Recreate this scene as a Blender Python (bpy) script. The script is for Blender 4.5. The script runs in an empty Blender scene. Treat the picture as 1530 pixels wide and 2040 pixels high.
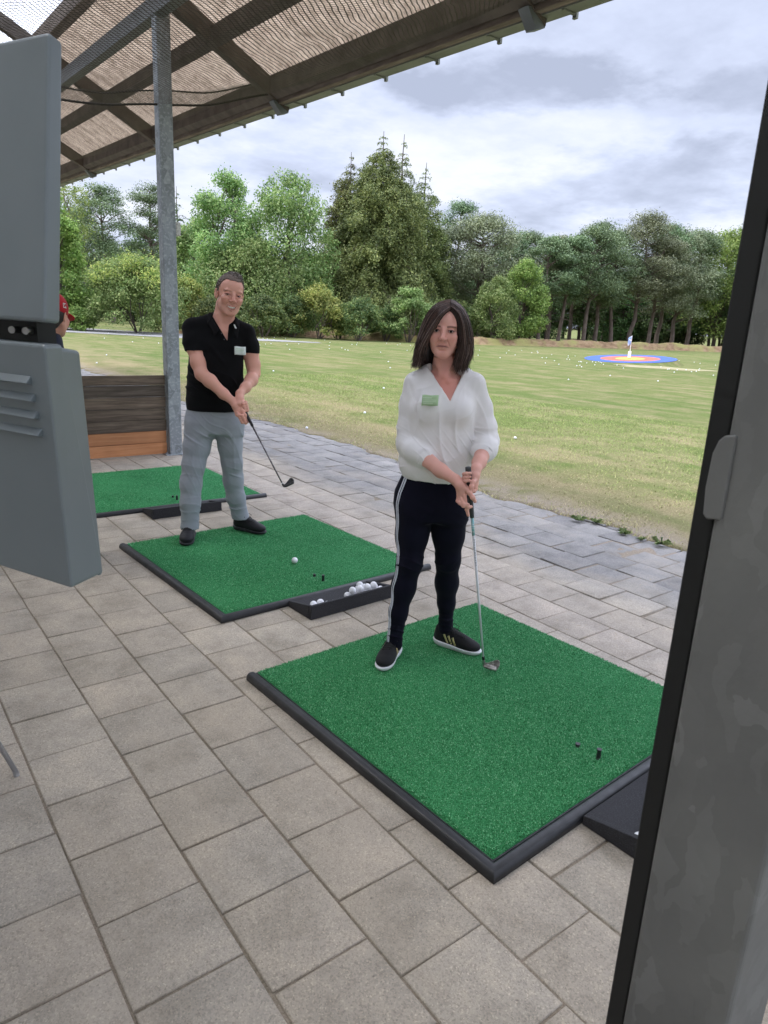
import bpy, bmesh, math, random
import numpy as np
from mathutils import Vector, Matrix

S = bpy.context.scene
COL = S.collection
R_ = math.radians
random.seed(7)

# ------------------------------------------------------------------ camera
AZ, PITCH, ROLL = 0.9075, 0.2687, 0.05
CAM = Vector((-1.705, -1.0601, 1.6612))
fw = Vector((math.cos(AZ) * math.cos(PITCH), math.sin(AZ) * math.cos(PITCH), -math.sin(PITCH)))
rt = Vector((math.sin(AZ), -math.cos(AZ), 0))
up = rt.cross(fw)
r2 = rt * math.cos(ROLL) + up * math.sin(ROLL)
u2 = -rt * math.sin(ROLL) + up * math.cos(ROLL)
cd = bpy.data.cameras.new('camera')
cam = bpy.data.objects.new('camera', cd)
COL.objects.link(cam)
cam.matrix_world = Matrix(((r2.x, u2.x, -fw.x, CAM.x), (r2.y, u2.y, -fw.y, CAM.y), (r2.z, u2.z, -fw.z, CAM.z), (0, 0, 0, 1)))
cd.sensor_fit = 'VERTICAL'
cd.sensor_height = 36
cd.sensor_width = 27
cd.lens = 1393.44 / 2040 * 36
cd.clip_start = 0.05
cd.clip_end = 3000
cd.dof.use_dof = True
cd.dof.focus_distance = 4.6
cd.dof.aperture_fstop = 13.0
S.camera = cam

# ------------------------------------------------------------------ sky
w = bpy.data.worlds.new('World')
S.world = w
w.use_nodes = True
nt = w.node_tree
nt.nodes.clear()
N = nt.nodes.new
L = nt.links.new


def wm(op, a, b=None, c=None, clamp=False):
    n = N('ShaderNodeMath')
    n.operation = op
    n.use_clamp = clamp
    for i, v in enumerate((a, b, c)):
        if v is None:
            continue
        if hasattr(v, 'links'):
            L(v, n.inputs[i])
        else:
            n.inputs[i].default_value = v
    return n.outputs[0]


SUN_AZ, SUN_EL = R_(128), R_(54)
sky = N('ShaderNodeTexSky')
sky.sky_type = 'NISHITA'
sky.sun_disc = False
sky.sun_elevation = SUN_EL
sky.sun_rotation = math.pi / 2 - SUN_AZ
tc = N('ShaderNodeTexCoord')
sep = N('ShaderNodeSeparateXYZ')
L(tc.outputs['Generated'], sep.inputs[0])
zc = wm('MAXIMUM', sep.outputs[2], 0.0)
den = wm('ADD', zc, 0.16)
comb = N('ShaderNodeCombineXYZ')
L(wm('DIVIDE', sep.outputs[0], den), comb.inputs[0])
L(wm('DIVIDE', sep.outputs[1], den), comb.inputs[1])
comb.inputs[2].default_value = 3.7
n1 = N('ShaderNodeTexNoise')
n1.inputs['Scale'].default_value = 1.15
n1.inputs['Detail'].default_value = 8
n1.inputs['Roughness'].default_value = 0.52
n1.inputs['Distortion'].default_value = 0.25
L(comb.outputs[0], n1.inputs['Vector'])
n2_ = N('ShaderNodeTexNoise')
n2_.inputs['Scale'].default_value = 5.5
n2_.inputs['Detail'].default_value = 7
n2_.inputs['Roughness'].default_value = 0.6
L(comb.outputs[0], n2_.inputs['Vector'])
# broad grey cloud banks where they hang over the field (directions, softened by noise)


def bank(az, el, wa, we):
    """soft patch mask around a sky direction"""
    d = Vector((math.cos(el) * math.cos(az), math.cos(el) * math.sin(az), math.sin(el)))
    ta = Vector((-math.sin(az), math.cos(az), 0))
    te = d.cross(ta) * -1
    dot = []
    for v, s_ in ((ta, wa), (te, we)):
        n = N('ShaderNodeVectorMath')
        n.operation = 'DOT_PRODUCT'
        L(tc.outputs['Generated'], n.inputs[0])
        n.inputs[1].default_value = v
        o = wm('SUBTRACT', n.outputs['Value'], v.dot(d))
        o = wm('DIVIDE', o, s_)
        dot.append(wm('MULTIPLY', o, o))
    r = wm('ADD', dot[0], dot[1])
    jit = wm('MULTIPLY_ADD', wm('SUBTRACT', n1.outputs['Fac'], 0.5), 5.0, wm('MULTIPLY', wm('SUBTRACT', n2_.outputs['Fac'], 0.5), 3.2))
    r = wm('ADD', r, jit)
    return wm('SMOOTH_MIN', wm('MAXIMUM', wm('SUBTRACT', 1.0, wm('MULTIPLY', r, 0.62)), 0.0), 0.9, 0.3)


#BANKS
banks = [(R_(44.5), R_(16.2), 0.12, 0.028, 0.85), (R_(33.5), R_(10.0), 0.17, 0.045, 0.6), (R_(26.5), R_(15.5), 0.07, 0.02, 0.5),
         (R_(60), R_(12), 0.13, 0.05, 0.42), (R_(42.0), R_(9.5), 0.14, 0.04, 0.45)]
dark = None
for az_, el_, wa_, we_, s_ in banks:
    m_ = wm('MULTIPLY', bank(az_, el_, wa_, we_), s_)
    dark = m_ if dark is None else wm('MAXIMUM', dark, m_)
ramp = N('ShaderNodeValToRGB')
ramp.color_ramp.elements[0].position = 0.36
ramp.color_ramp.elements[0].color = (0.0, 0.0, 0.0, 1)
ramp.color_ramp.elements[1].position = 0.66
ramp.color_ramp.elements[1].color = (1, 1, 1, 1)
L(n1.outputs['Fac'], ramp.inputs[0])
fac = wm('SUBTRACT', wm('ADD', wm('MULTIPLY_ADD', ramp.outputs[0], 0.62, 0.36), wm('MULTIPLY', wm('SUBTRACT', n2_.outputs['Fac'], 0.5), 0.75)), wm('MULTIPLY', dark, 0.58), clamp=True)
cr = N('ShaderNodeValToRGB')
cr.color_ramp.elements[0].position = 0.0
cr.color_ramp.elements[0].color = (0.42, 0.465, 0.60, 1)
cr.color_ramp.elements[1].position = 1.0
cr.color_ramp.elements[1].color = (0.84, 0.87, 0.97, 1)
e = cr.color_ramp.elements.new(0.5)
e.color = (0.62, 0.68, 0.86, 1)
L(fac, cr.inputs[0])
# an overcast dome is brighter overhead than at the horizon
gain = wm('MULTIPLY_ADD', wm('POWER', wm('MULTIPLY', wm('SUBTRACT', sep.outputs[2], 0.36), 3.0, clamp=True), 1.2), 3.7, 1.0)
gn = N('ShaderNodeVectorMath')
gn.operation = 'SCALE'
L(cr.outputs[0], gn.inputs[0])
L(gain, gn.inputs['Scale'])
sk = N('ShaderNodeVectorMath')
sk.operation = 'SCALE'
L(sky.outputs[0], sk.inputs[0])
sk.inputs['Scale'].default_value = 0.06
addn = N('ShaderNodeVectorMath')
addn.operation = 'ADD'
sk2 = N('ShaderNodeVectorMath')
sk2.operation = 'SCALE'
L(sk.outputs[0], sk2.inputs[0])
sk2.inputs['Scale'].default_value = 0.12
gn2 = N('ShaderNodeVectorMath')
gn2.operation = 'SCALE'
L(gn.outputs[0], gn2.inputs[0])
gn2.inputs['Scale'].default_value = 0.79
L(gn2.outputs[0], addn.inputs[0])
L(sk2.outputs[0], addn.inputs[1])
bg = N('ShaderNodeBackground')
bg.inputs['Strength'].default_value = 1.0
L(addn.outputs[0], bg.inputs['Color'])
wo = N('ShaderNodeOutputWorld')
L(bg.outputs[0], wo.inputs['Surface'])

# ------------------------------------------------------------------ sun behind thin cloud
sd = bpy.data.lights.new('sun', 'SUN')
sd.energy = 1.8
sd.angle = R_(12)
sd.color = (1.0, 0.95, 0.87)
sun = bpy.data.objects.new('sun', sd)
COL.objects.link(sun)
sun.rotation_euler = Vector((math.cos(SUN_AZ) * math.cos(SUN_EL), math.sin(SUN_AZ) * math.cos(SUN_EL), math.sin(SUN_EL))).to_track_quat('Z', 'Y').to_euler()

S.view_settings.view_transform = 'Standard'
S.view_settings.look = 'None'
S.view_settings.gamma = 1
S.view_settings.exposure = 0.54
S.view_settings.use_curve_mapping = False
S.cycles.use_denoising = True
S.cycles.max_bounces = 8
S.cycles.transparent_max_bounces = 24
S.cycles.sample_clamp_indirect = 6


# ------------------------------------------------------------------ material helpers
class Mat:
    def __init__(self, name, color=(0.5, 0.5, 0.5), rough=0.6, metal=0.0, spec=0.5):
        self.m = bpy.data.materials.new(name)
        self.m.use_nodes = True
        self.nt = self.m.node_tree
        self.b = self.nt.nodes['Principled BSDF']
        self.out = self.nt.nodes['Material Output']
        self.b.inputs['Base Color'].default_value = (*color, 1)
        self.b.inputs['Roughness'].default_value = rough
        self.b.inputs['Metallic'].default_value = metal
        self.b.inputs['Specular IOR Level'].default_value = spec
        self._tc = None

    def node(self, t):
        return self.nt.nodes.new(t)

    def link(self, a, b):
        self.nt.links.new(a, b)

    def coord(self, which='Object', scale=None):
        if self._tc is None:
            self._tc = self.node('ShaderNodeTexCoord')
        o = self._tc.outputs[which]
        if scale is not None:
            mp = self.node('ShaderNodeMapping')
            mp.inputs['Scale'].default_value = scale
            self.link(o, mp.inputs[0])
            o = mp.outputs[0]
        return o

    def noise(self, scale, detail=3, rough=0.5, vec=None, dist=0.0, stretch=None, which='Object'):
        n = self.node('ShaderNodeTexNoise')
        n.inputs['Scale'].default_value = scale
        n.inputs['Detail'].default_value = detail
        n.inputs['Roughness'].default_value = rough
        n.inputs['Distortion'].default_value = dist
        self.link(vec if vec is not None else self.coord(which, stretch), n.inputs['Vector'])
        return n.outputs['Fac']

    def voro(self, scale, feature='F1', out='Distance', stretch=None, which='Object'):
        n = self.node('ShaderNodeTexVoronoi')
        n.inputs['Scale'].default_value = scale
        n.feature = feature
        self.link(self.coord(which, stretch), n.inputs['Vector'])
        return n.outputs[out]

    def math(self, op, a, b=None, c=None, clamp=False):
        n = self.node('ShaderNodeMath')
        n.operation = op
        n.use_clamp = clamp
        for i, v in enumerate((a, b, c)):
            if v is None:
                continue
            if hasattr(v, 'links'):
                self.link(v, n.inputs[i])
            else:
                n.inputs[i].default_value = v
        return n.outputs[0]

    def ramp(self, fac, stops, interp='LINEAR'):
        n = self.node('ShaderNodeValToRGB')
        cr = n.color_ramp
        cr.interpolation = interp
        while len(cr.elements) < len(stops):
            cr.elements.new(0.5)
        for e, (p, c) in zip(cr.elements, stops):
            e.position = p
            e.color = (*c, 1) if len(c) == 3 else c
        self.link(fac, n.inputs[0])
        return n.outputs[0]

    def mix(self, fac, a, b, mode='MIX'):
        n = self.node('ShaderNodeMix')
        n.data_type = 'RGBA'
        n.blend_type = mode
        for i, v in ((0, fac), (6, a), (7, b)):
            if hasattr(v, 'links'):
                self.link(v, n.inputs[i])
            else:
                n.inputs[i].default_value = v if i == 0 else (*v, 1)
        return n.outputs[2]

    def color(self, c):
        self.link(c, self.b.inputs['Base Color'])
        return self

    def rough(self, c):
        self.link(c, self.b.inputs['Roughness'])
        return self

    def bump(self, h, strength=0.5, dist=0.01):
        n = self.node('ShaderNodeBump')
        n.inputs['Strength'].default_value = strength
        n.inputs['Distance'].default_value = dist
        self.link(h, n.inputs['Height'])
        self.link(n.outputs[0], self.b.inputs['Normal'])
        return self

    def island(self):
        n = self.node('ShaderNodeNewGeometry')
        return n.outputs['Random Per Island']

    def pos(self):
        n = self.node('ShaderNodeNewGeometry')
        s = self.node('ShaderNodeSeparateXYZ')
        self.link(n.outputs['Position'], s.inputs[0])
        return s.outputs

    def attr(self, name):
        n = self.node('ShaderNodeAttribute')
        n.attribute_name = name
        return n.outputs['Color']


def obj(name, mesh, mat=None, parent=None, loc=None, rotz=None, smooth=False):
    o = bpy.data.objects.new(name, mesh)
    COL.objects.link(o)
    if mat is not None:
        mesh.materials.append(mat.m if isinstance(mat, Mat) else mat)
    if parent is not None:
        o.parent = parent
    if loc is not None:
        o.location = loc
    if rotz is not None:
        o.rotation_euler = (0, 0, rotz)
    if smooth:
        mesh.polygons.foreach_set('use_smooth', [True] * len(mesh.polygons))
    return o


def tag(o, label=None, cat=None, group=None, kind=None):
    if label:
        o['label'] = label
    if cat:
        o['category'] = cat
    if group:
        o['group'] = group
    if kind:
        o['kind'] = kind
    return o


def empty(name, loc=(0, 0, 0), rotz=0.0):
    o = bpy.data.objects.new(name, None)
    COL.objects.link(o)
    o.location = loc
    o.rotation_euler = (0, 0, rotz)
    o.empty_display_size = 0.1
    return o


def mesh_np(name, V, F):
    """V (n,3) array, F (m,k) array of quads or tris"""
    V = np.asarray(V, dtype=np.float32)
    F = np.asarray(F, dtype=np.int32)
    me = bpy.data.meshes.new(name)
    me.vertices.add(len(V))
    me.vertices.foreach_set('co', V.ravel())
    k = F.shape[1]
    me.loops.add(F.size)
    me.loops.foreach_set('vertex_index', F.ravel())
    me.polygons.add(len(F))
    me.polygons.foreach_set('loop_start', np.arange(len(F), dtype=np.int32) * k)
    me.polygons.foreach_set('loop_total', np.full(len(F), k, dtype=np.int32))
    me.update(calc_edges=True)
    return me


class MB:
    """collects simple solids into one mesh"""

    def __init__(self):
        self.v = []
        self.f = []

    def add(self, V, F):
        o = len(self.v)
        self.v += [tuple(map(float, v)) for v in V]
        self.f += [tuple(i + o for i in f) for f in F]

    def hexa(self, P):
        """8 points: bottom ring 0-3, top ring 4-7"""
        self.add(P, [(3, 2, 1, 0), (4, 5, 6, 7), (0, 1, 5, 4), (1, 2, 6, 5), (2, 3, 7, 6), (3, 0, 4, 7)])

    def box(self, a, b):
        x0, y0, z0 = a
        x1, y1, z1 = b
        self.hexa([(x0, y0, z0), (x1, y0, z0), (x1, y1, z0), (x0, y1, z0), (x0, y0, z1), (x1, y0, z1), (x1, y1, z1), (x0, y1, z1)])

    def tube(self, pts, radii, n=10, cap=True):
        pts = [Vector(p) for p in pts]
        if not hasattr(radii, '__len__'):
            radii = [radii] * len(pts)
        rings = []
        ref = None
        for i, p in enumerate(pts):
            t = (pts[min(i + 1, len(pts) - 1)] - pts[max(i - 1, 0)]).normalized()
            if ref is None:
                ref = t.orthogonal().normalized()
            ref = (ref - t * ref.dot(t))
            ref = ref.normalized() if ref.length > 1e-6 else t.orthogonal().normalized()
            b = t.cross(ref)
            rings.append([p + (ref * math.cos(2 * math.pi * k / n) + b * math.sin(2 * math.pi * k / n)) * radii[i] for k in range(n)])
        V = [q for rg in rings for q in rg]
        F = []
        for i in range(len(pts) - 1):
            for k in range(n):
                a = i * n + k
                b_ = i * n + (k + 1) % n
                F.append((a, b_, b_ + n, a + n))
        if cap:
            F.append(tuple(range(n - 1, -1, -1)))
            F.append(tuple((len(pts) - 1) * n + k for k in range(n)))
        self.add(V, F)

    def lathe(self, prof, center=(0, 0, 0), n=16):
        V = []
        for r, z in prof:
            for k in range(n):
                a = 2 * math.pi * k / n
                V.append((center[0] + r * math.cos(a), center[1] + r * math.sin(a), center[2] + z))
        F = []
        for i in range(len(prof) - 1):
            for k in range(n):
                a = i * n + k
                b = i * n + (k + 1) % n
                F.append((a, b, b + n, a + n))
        F.append(tuple(range(n - 1, -1, -1)))
        F.append(tuple((len(prof) - 1) * n + k for k in range(n)))
        self.add(V, F)

    def prism(self, poly, z0, z1):
        n = len(poly)
        V = [(x, y, z0) for x, y in poly] + [(x, y, z1) for x, y in poly]
        F = [tuple(range(n - 1, -1, -1)), tuple(range(n, 2 * n))] + [(i, (i + 1) % n, n + (i + 1) % n, n + i) for i in range(n)]
        self.add(V, F)

    def mesh(self, name):
        me = bpy.data.meshes.new(name)
        me.from_pydata(self.v, [], self.f)
        me.update()
        return me

    def build(self, name, mat=None, parent=None, loc=None, rotz=None, smooth=False, bevel=0.0, seg=2):
        o = obj(name, self.mesh(name), mat, parent, loc, rotz, smooth)
        if bevel:
            m = o.modifiers.new('b', 'BEVEL')
            m.width = bevel
            m.segments = seg
            m.limit_method = 'ANGLE'
            m.harden_normals = False
        return o


def sphere_mesh(name, r, nu=20, nv=12):
    m = MB()
    m.lathe([(max(1e-4, r * math.sin(math.pi * i / nv)), -r * math.cos(math.pi * i / nv)) for i in range(nv + 1)], n=nu)
    me = m.mesh(name)
    me.polygons.foreach_set('use_smooth', [True] * len(me.polygons))
    return me


def cpt(az, D):
    a = R_(az)
    return CAM.x + D * math.cos(a), CAM.y + D * math.sin(a)


# ================================================================== GROUND
m_soil = Mat('soil', rough=0.95)
m_soil.color(m_soil.ramp(m_soil.noise(1.5, 6), [(0.3, (0.09, 0.10, 0.04)), (0.7, (0.16, 0.15, 0.07))]))
gm = MB()
gm.box((-400, -400, -1.2), (1500, 1500, -0.06))
tag(gm.build('ground', m_soil), kind='structure')

# mown grass: a sheet whose ragged near edge creeps over the outermost pavers


def edge_x(y):
    return (3.50 + 0.14 * math.sin(y * 0.9 + 1.0) + 0.05 * math.sin(y * 3.1) + 0.035 * math.sin(y * 7.7 + 2) + 0.02 * math.sin(y * 17.3)
            - 0.10 * math.exp(-((y - 1.4) / 1.2) ** 2) + 0.15 * math.exp(-((y - 5.2) / 1.0) ** 2))


ys = list(np.arange(-6, 20, 0.06)) + [20 * 1.18 ** k for k in range(1, 26)]
ys = [-400, -120, -40, -15, -9] + ys
xo = [0, 0.02, 0.06, 0.12, 0.2, 0.35, 0.6, 1, 1.6, 2.6, 4, 6, 9, 13, 18, 26, 36, 50, 70, 100, 150, 250, 450, 1400]
xo = [0, 0.02, 0.06, 0.12, 0.2, 0.35, 0.6, 1, 1.6, 2.6, 4, 6, 9, 13, 18, 26, 36, 50, 70, 100, 150, 250, 450, 1400]
rnd = np.random.RandomState(3)
V = []
for y in ys:
    e0 = edge_x(y) if -10 < y < 25 else 3.5
    for j, o_ in enumerate(xo):
        z = 0.012
        if j == 0:
            z = -0.02
        elif j == 1:
            z = 0.006
        elif j < 10:
            z = 0.010 + rnd.rand() * 0.012
        V.append((e0 + o_, y, z))
nx = len(xo)
F = [(i * nx + j, i * nx + j + 1, (i + 1) * nx + j + 1, (i + 1) * nx + j) for i in range(len(ys) - 1) for j in range(nx - 1)]
m_grass = Mat('mown_grass', rough=0.95, spec=0.03)
P_ = m_grass.pos()
dist = m_grass.math('SUBTRACT', P_[0], 3.4)
g_fine = m_grass.noise(38, 4, 0.7)
g_mid = m_grass.noise(1.3, 6, 0.65)
g_big = m_grass.noise(0.16, 4, 0.6, stretch=(1.0, 0.45, 1))
g_streak = m_grass.noise(0.9, 4, 0.6, stretch=(1.6, 0.35, 1))
dry = m_grass.math('SUBTRACT', 0.80, m_grass.math('MULTIPLY', dist, 0.21), clamp=True)
dryf = m_grass.math('MULTIPLY_ADD', m_grass.math('SUBTRACT', m_grass.math('ADD', g_mid, g_streak), 0.95), 2.2, m_grass.math('ADD', dry, 0.10), clamp=True)
lush = m_grass.ramp(g_big, [(0.3, (0.084, 0.118, 0.034)), (0.55, (0.116, 0.138, 0.046)), (0.75, (0.150, 0.150, 0.060))])
fine = m_grass.ramp(g_fine, [(0.25, (0.5, 0.5, 0.5)), (0.75, (1.45, 1.45, 1.45))])
lush = m_grass.mix(1.0, lush, fine, 'MULTIPLY')
straw = m_grass.ramp(m_grass.noise(55, 3, 0.7), [(0.3, (0.13, 0.105, 0.055)), (0.55, (0.26, 0.215, 0.12)), (0.8, (0.38, 0.32, 0.20))])
c1 = m_grass.mix(m_grass.math('MULTIPLY', dryf, 0.9), lush, straw)
dirtf = m_grass.math('MULTIPLY', m_grass.math('SUBTRACT', 1.0, m_grass.math('MULTIPLY', m_grass.math('ABSOLUTE', m_grass.math('SUBTRACT', dist, 0.12)), 2.0), clamp=True),
                     m_grass.ramp(m_grass.noise(2.6, 5, 0.6), [(0.36, (0, 0, 0)), (0.55, (1, 1, 1))]))
sand = m_grass.ramp(m_grass.noise(80, 3, 0.7), [(0.3, (0.19, 0.155, 0.115)), (0.75, (0.38, 0.32, 0.25))])
c1 = m_grass.mix(dirtf, c1, sand)
m_grass.color(c1)
m_grass.bump(m_grass.math('ADD', g_fine, m_grass.noise(140, 2)), 0.6, 0.02)
fo = obj('lawn', mesh_np('lawn', V, F), m_grass)
tag(fo, kind='structure')

# short blades on the near strip of the lawn
rs = np.random.RandomState(11)
nb = 110000
yb = rs.rand(nb) ** 0.8 * 18 - 1.2
xb = np.array([edge_x(t) for t in yb]) - 0.03 + rs.rand(nb) ** 1.6 * 7.5
dens = np.clip(0.25 + (xb - 3.4) * 0.5 + 0.9 * np.sin(xb * 2.3 + 1.7 * np.sin(yb * 1.3)) * np.sin(yb * 1.9 + xb), 0.12, 1)
k_ = rs.rand(nb) < dens
xb, yb = xb[k_], yb[k_]
nb = len(xb)
hb = 0.010 + 0.018 * rs.rand(nb)
a_ = rs.rand(nb) * 6.283
ln = hb * (0.4 + 1.6 * rs.rand(nb))
wd = 0.0022 + 0.0022 * rs.rand(nb)
base = np.stack([xb, yb, np.full(nb, 0.012)], 1)
side = np.stack([-np.sin(a_), np.cos(a_), np.zeros(nb)], 1) * wd[:, None]
tip = base + np.stack([np.cos(a_) * ln, np.sin(a_) * ln, hb], 1)
V = np.stack([base - side, base + side, tip], 1).reshape(-1, 3)
F = np.arange(nb * 3).reshape(-1, 3)
m_blade = Mat('grass_blade', rough=0.7, spec=0.2)
isl = m_blade.island()
P_ = m_blade.pos()
dd = m_blade.math('MULTIPLY_ADD', m_blade.math('SUBTRACT', P_[0], 3.4), -0.10, 0.40, clamp=True)
m_blade.color(m_blade.ramp(m_blade.math('ADD', m_blade.math('MULTIPLY', isl, 0.62), dd), [(0.0, (0.16, 0.24, 0.04)), (0.35, (0.24, 0.31, 0.08)), (0.6, (0.34, 0.33, 0.12)), (0.85, (0.50, 0.42, 0.23))]))
tag(obj('grass', mesh_np('grass', V, F), m_blade), 'short mown grass blades mixed with dry straw along the paving', 'grass', kind='stuff')

# ------------------------------------------------------------------ pavement of 30 cm concrete slabs
m_pav = Mat('concrete_paver', rough=0.9, spec=0.15)
isl = m_pav.island()
P_ = m_pav.pos()
basec = m_pav.ramp(isl, [(0.0, (0.352, 0.312, 0.258)), (0.3, (0.400, 0.352, 0.292)), (0.6, (0.345, 0.310, 0.262)), (1.0, (0.425, 0.378, 0.316))])
outc = m_pav.ramp(isl, [(0.0, (0.215, 0.206, 0.202)), (0.5, (0.250, 0.240, 0.233)), (1.0, (0.285, 0.272, 0.260))])
wet = m_pav.math('MULTIPLY_ADD', m_pav.noise(0.8, 5, 0.6), 1.3, m_pav.math('SUBTRACT', P_[0], 2.72))
wet = m_pav.math('MULTIPLY', m_pav.math('ADD', wet, 0.2), 1.6, clamp=True)
cc = m_pav.mix(wet, basec, outc)
# pale mineral bloom next to the drip line
bloom = m_pav.math('SUBTRACT', 1.0, m_pav.math('MULTIPLY', m_pav.math('ABSOLUTE', m_pav.math('SUBTRACT', P_[0], 1.55)), 1.5), clamp=True)
cc = m_pav.mix(m_pav.math('MULTIPLY', bloom, 0.55), cc, (0.46, 0.405, 0.365))
gr1 = m_pav.ramp(m_pav.voro(230, out='Color'), [(0.0, (0.62, 0.62, 0.61)), (0.45, (0.98, 0.98, 0.98)), (0.75, (1.06, 1.05, 1.02)), (1.0, (1.50, 1.46, 1.38))])
cc = m_pav.mix(0.85, cc, gr1, 'MULTIPLY')
gr2 = m_pav.ramp(m_pav.noise(4.5, 6, 0.65), [(0.3, (0.74, 0.74, 0.72)), (0.5, (0.98, 0.98, 0.97)), (0.7, (1.17, 1.15, 1.11))])
cc = m_pav.mix(1.0, cc, gr2, 'MULTIPLY')
film = m_pav.ramp(m_pav.noise(1.1, 6, 0.7, stretch=(1.6, 0.5, 1)), [(0.50, (0, 0, 0)), (0.66, (1, 1, 1))])
cc = m_pav.mix(m_pav.math('MULTIPLY', film, 0.30), cc, (0.40, 0.335, 0.255))
gr3 = m_pav.ramp(m_pav.noise(420, 2, 0.5), [(0.70, (0, 0, 0)), (0.78, (1, 1, 1))])
cc = m_pav.mix(m_pav.math('MULTIPLY', gr3, 0.5), cc, (0.55, 0.52, 0.45))
spot = m_pav.ramp(m_pav.noise(27, 3, 0.5), [(0.71, (0, 0, 0)), (0.76, (1, 1, 1))])
cc = m_pav.mix(m_pav.math('MULTIPLY', spot, 0.45), cc, (0.10, 0.085, 0.07))
m_pav.color(cc)
m_pav.bump(m_pav.math('ADD', m_pav.noise(300, 3, 0.6), m_pav.math('MULTIPLY', m_pav.noise(9, 4), 1.5)), 0.55, 0.004)

V, F = [], []
rs = np.random.RandomState(5)
for ci in range(-14, 16):
    x0 = -0.73 + 0.30 * ci
    off = 0.016 if ci % 2 == 0 else 0.166
    outer = x0 > 1.9
    for k in range(-12, 62):
        y0 = off + 0.30 * k
        if outer and x0 + 0.15 > edge_x(y0) + 0.30:
            continue
        g = 0.0028 + rs.rand() * 0.0018 + (0.0022 if outer else 0)
        jx, jy = (rs.rand(2) - 0.5) * (0.004 if not outer else 0.014)
        ro = (rs.rand() - 0.5) * (0.006 if not outer else 0.03)
        zt = (rs.rand() - 0.5) * (0.002 if not outer else 0.008)
        tx, ty = (rs.rand(2) - 0.5) * (0.006 if not outer else 0.03)
        bt = 0.004
        c0, s0 = math.cos(ro), math.sin(ro)
        h = 0.15 - g
        rings = [(h, -0.05), (h, -bt), (h - bt * 0.4, -bt * 0.3), (h - bt * 1.3, 0.0)]
        b0 = len(V)
        for hh, z in rings:
            for sx, sy in ((-1, -1), (1, -1), (1, 1), (-1, 1)):
                lx, ly = sx * hh, sy * hh
                V.append((x0 + 0.15 + jx + lx * c0 - ly * s0, y0 + 0.15 + jy + lx * s0 + ly * c0, z + zt + lx * tx + ly * ty))
        for r in range(3):
            for k2 in range(4):
                a, b = b0 + r * 4 + k2, b0 + r * 4 + (k2 + 1) % 4
                F.append((a, b, b + 4, a + 4))
        F.append((b0 + 12, b0 + 13, b0 + 14, b0 + 15))
tag(obj('pavement', mesh_np('pavement', V, F), m_pav), kind='structure')
m_joint = Mat('joint_sand', rough=1.0, spec=0.1)
m_joint.color(m_joint.mix(m_joint.ramp(m_joint.noise(1.7, 5, 0.6), [(0.4, (0, 0, 0)), (0.6, (1, 1, 1))]),
                          m_joint.ramp(m_joint.noise(160, 3, 0.7), [(0.3, (0.15, 0.120, 0.090)), (0.7, (0.36, 0.30, 0.235))]),
                          m_joint.ramp(m_joint.noise(90, 3, 0.7), [(0.3, (0.13, 0.110, 0.080)), (0.7, (0.30, 0.255, 0.195))])))
V, F = [], []
jx_ = np.arange(-4.9, 3.4, 0.04)
jy_ = np.arange(-3.7, 18.7, 0.05)
XX, YY = np.meshgrid(jx_, jy_, indexing='ij')
ZZ = -0.0085 + 0.0035 * np.sin(XX * 3.1 + np.sin(YY * 2.3) * 2) * np.sin(YY * 2.7 + XX) + rs.rand(*XX.shape) * 0.003
V = np.stack([XX, YY, ZZ], -1).reshape(-1, 3)
n0, n1_ = XX.shape
ii, jj = np.meshgrid(np.arange(n0 - 1), np.arange(n1_ - 1), indexing='ij')
q = (ii * n1_ + jj).ravel()
F = np.stack([q, q + n1_, q + n1_ + 1, q + 1], 1)
tag(obj('joint_sand', mesh_np('joint_sand', V, F), m_joint), kind='structure')

# dry litter lying on the paving: small straw bits
nb = 1500
xb = np.where(rs.rand(nb) < 0.5, rs.normal(1.62, 0.09, nb), 1.9 + rs.rand(nb) ** 0.7 * 1.7)
yb = rs.rand(nb) * 9 - 0.8
cl = np.sin(yb * 5.1 + xb * 4) * np.sin(yb * 2.2 - xb * 7) > 0.1
xb, yb = xb[cl], yb[cl]
nb = len(xb)
a_ = rs.rand(nb) * 6.283
ln = 0.008 + 0.022 * rs.rand(nb)
V = []
for x, y, a, l in zip(xb, yb, a_, ln):
    c0, s0 = math.cos(a), math.sin(a)
    V += [(x - s0 * 0.0012, y + c0 * 0.0012, 0.004), (x + s0 * 0.0012, y - c0 * 0.0012, 0.004), (x + c0 * l + s0 * 0.001, y + s0 * l - c0 * 0.001, 0.0065), (x + c0 * l - s0 * 0.001, y + s0 * l + c0 * 0.001, 0.0065)]
m_straw = Mat('dry_straw', rough=0.9)
m_straw.color(m_straw.ramp(m_straw.island(), [(0, (0.22, 0.14, 0.07)), (1, (0.50, 0.41, 0.25))]))
tag(obj('straw_litter', mesh_np('straw_litter', V, np.arange(nb * 4).reshape(-1, 4)), m_straw), 'dry straw bits strewn along the paving joints', 'litter', kind='stuff')

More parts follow.
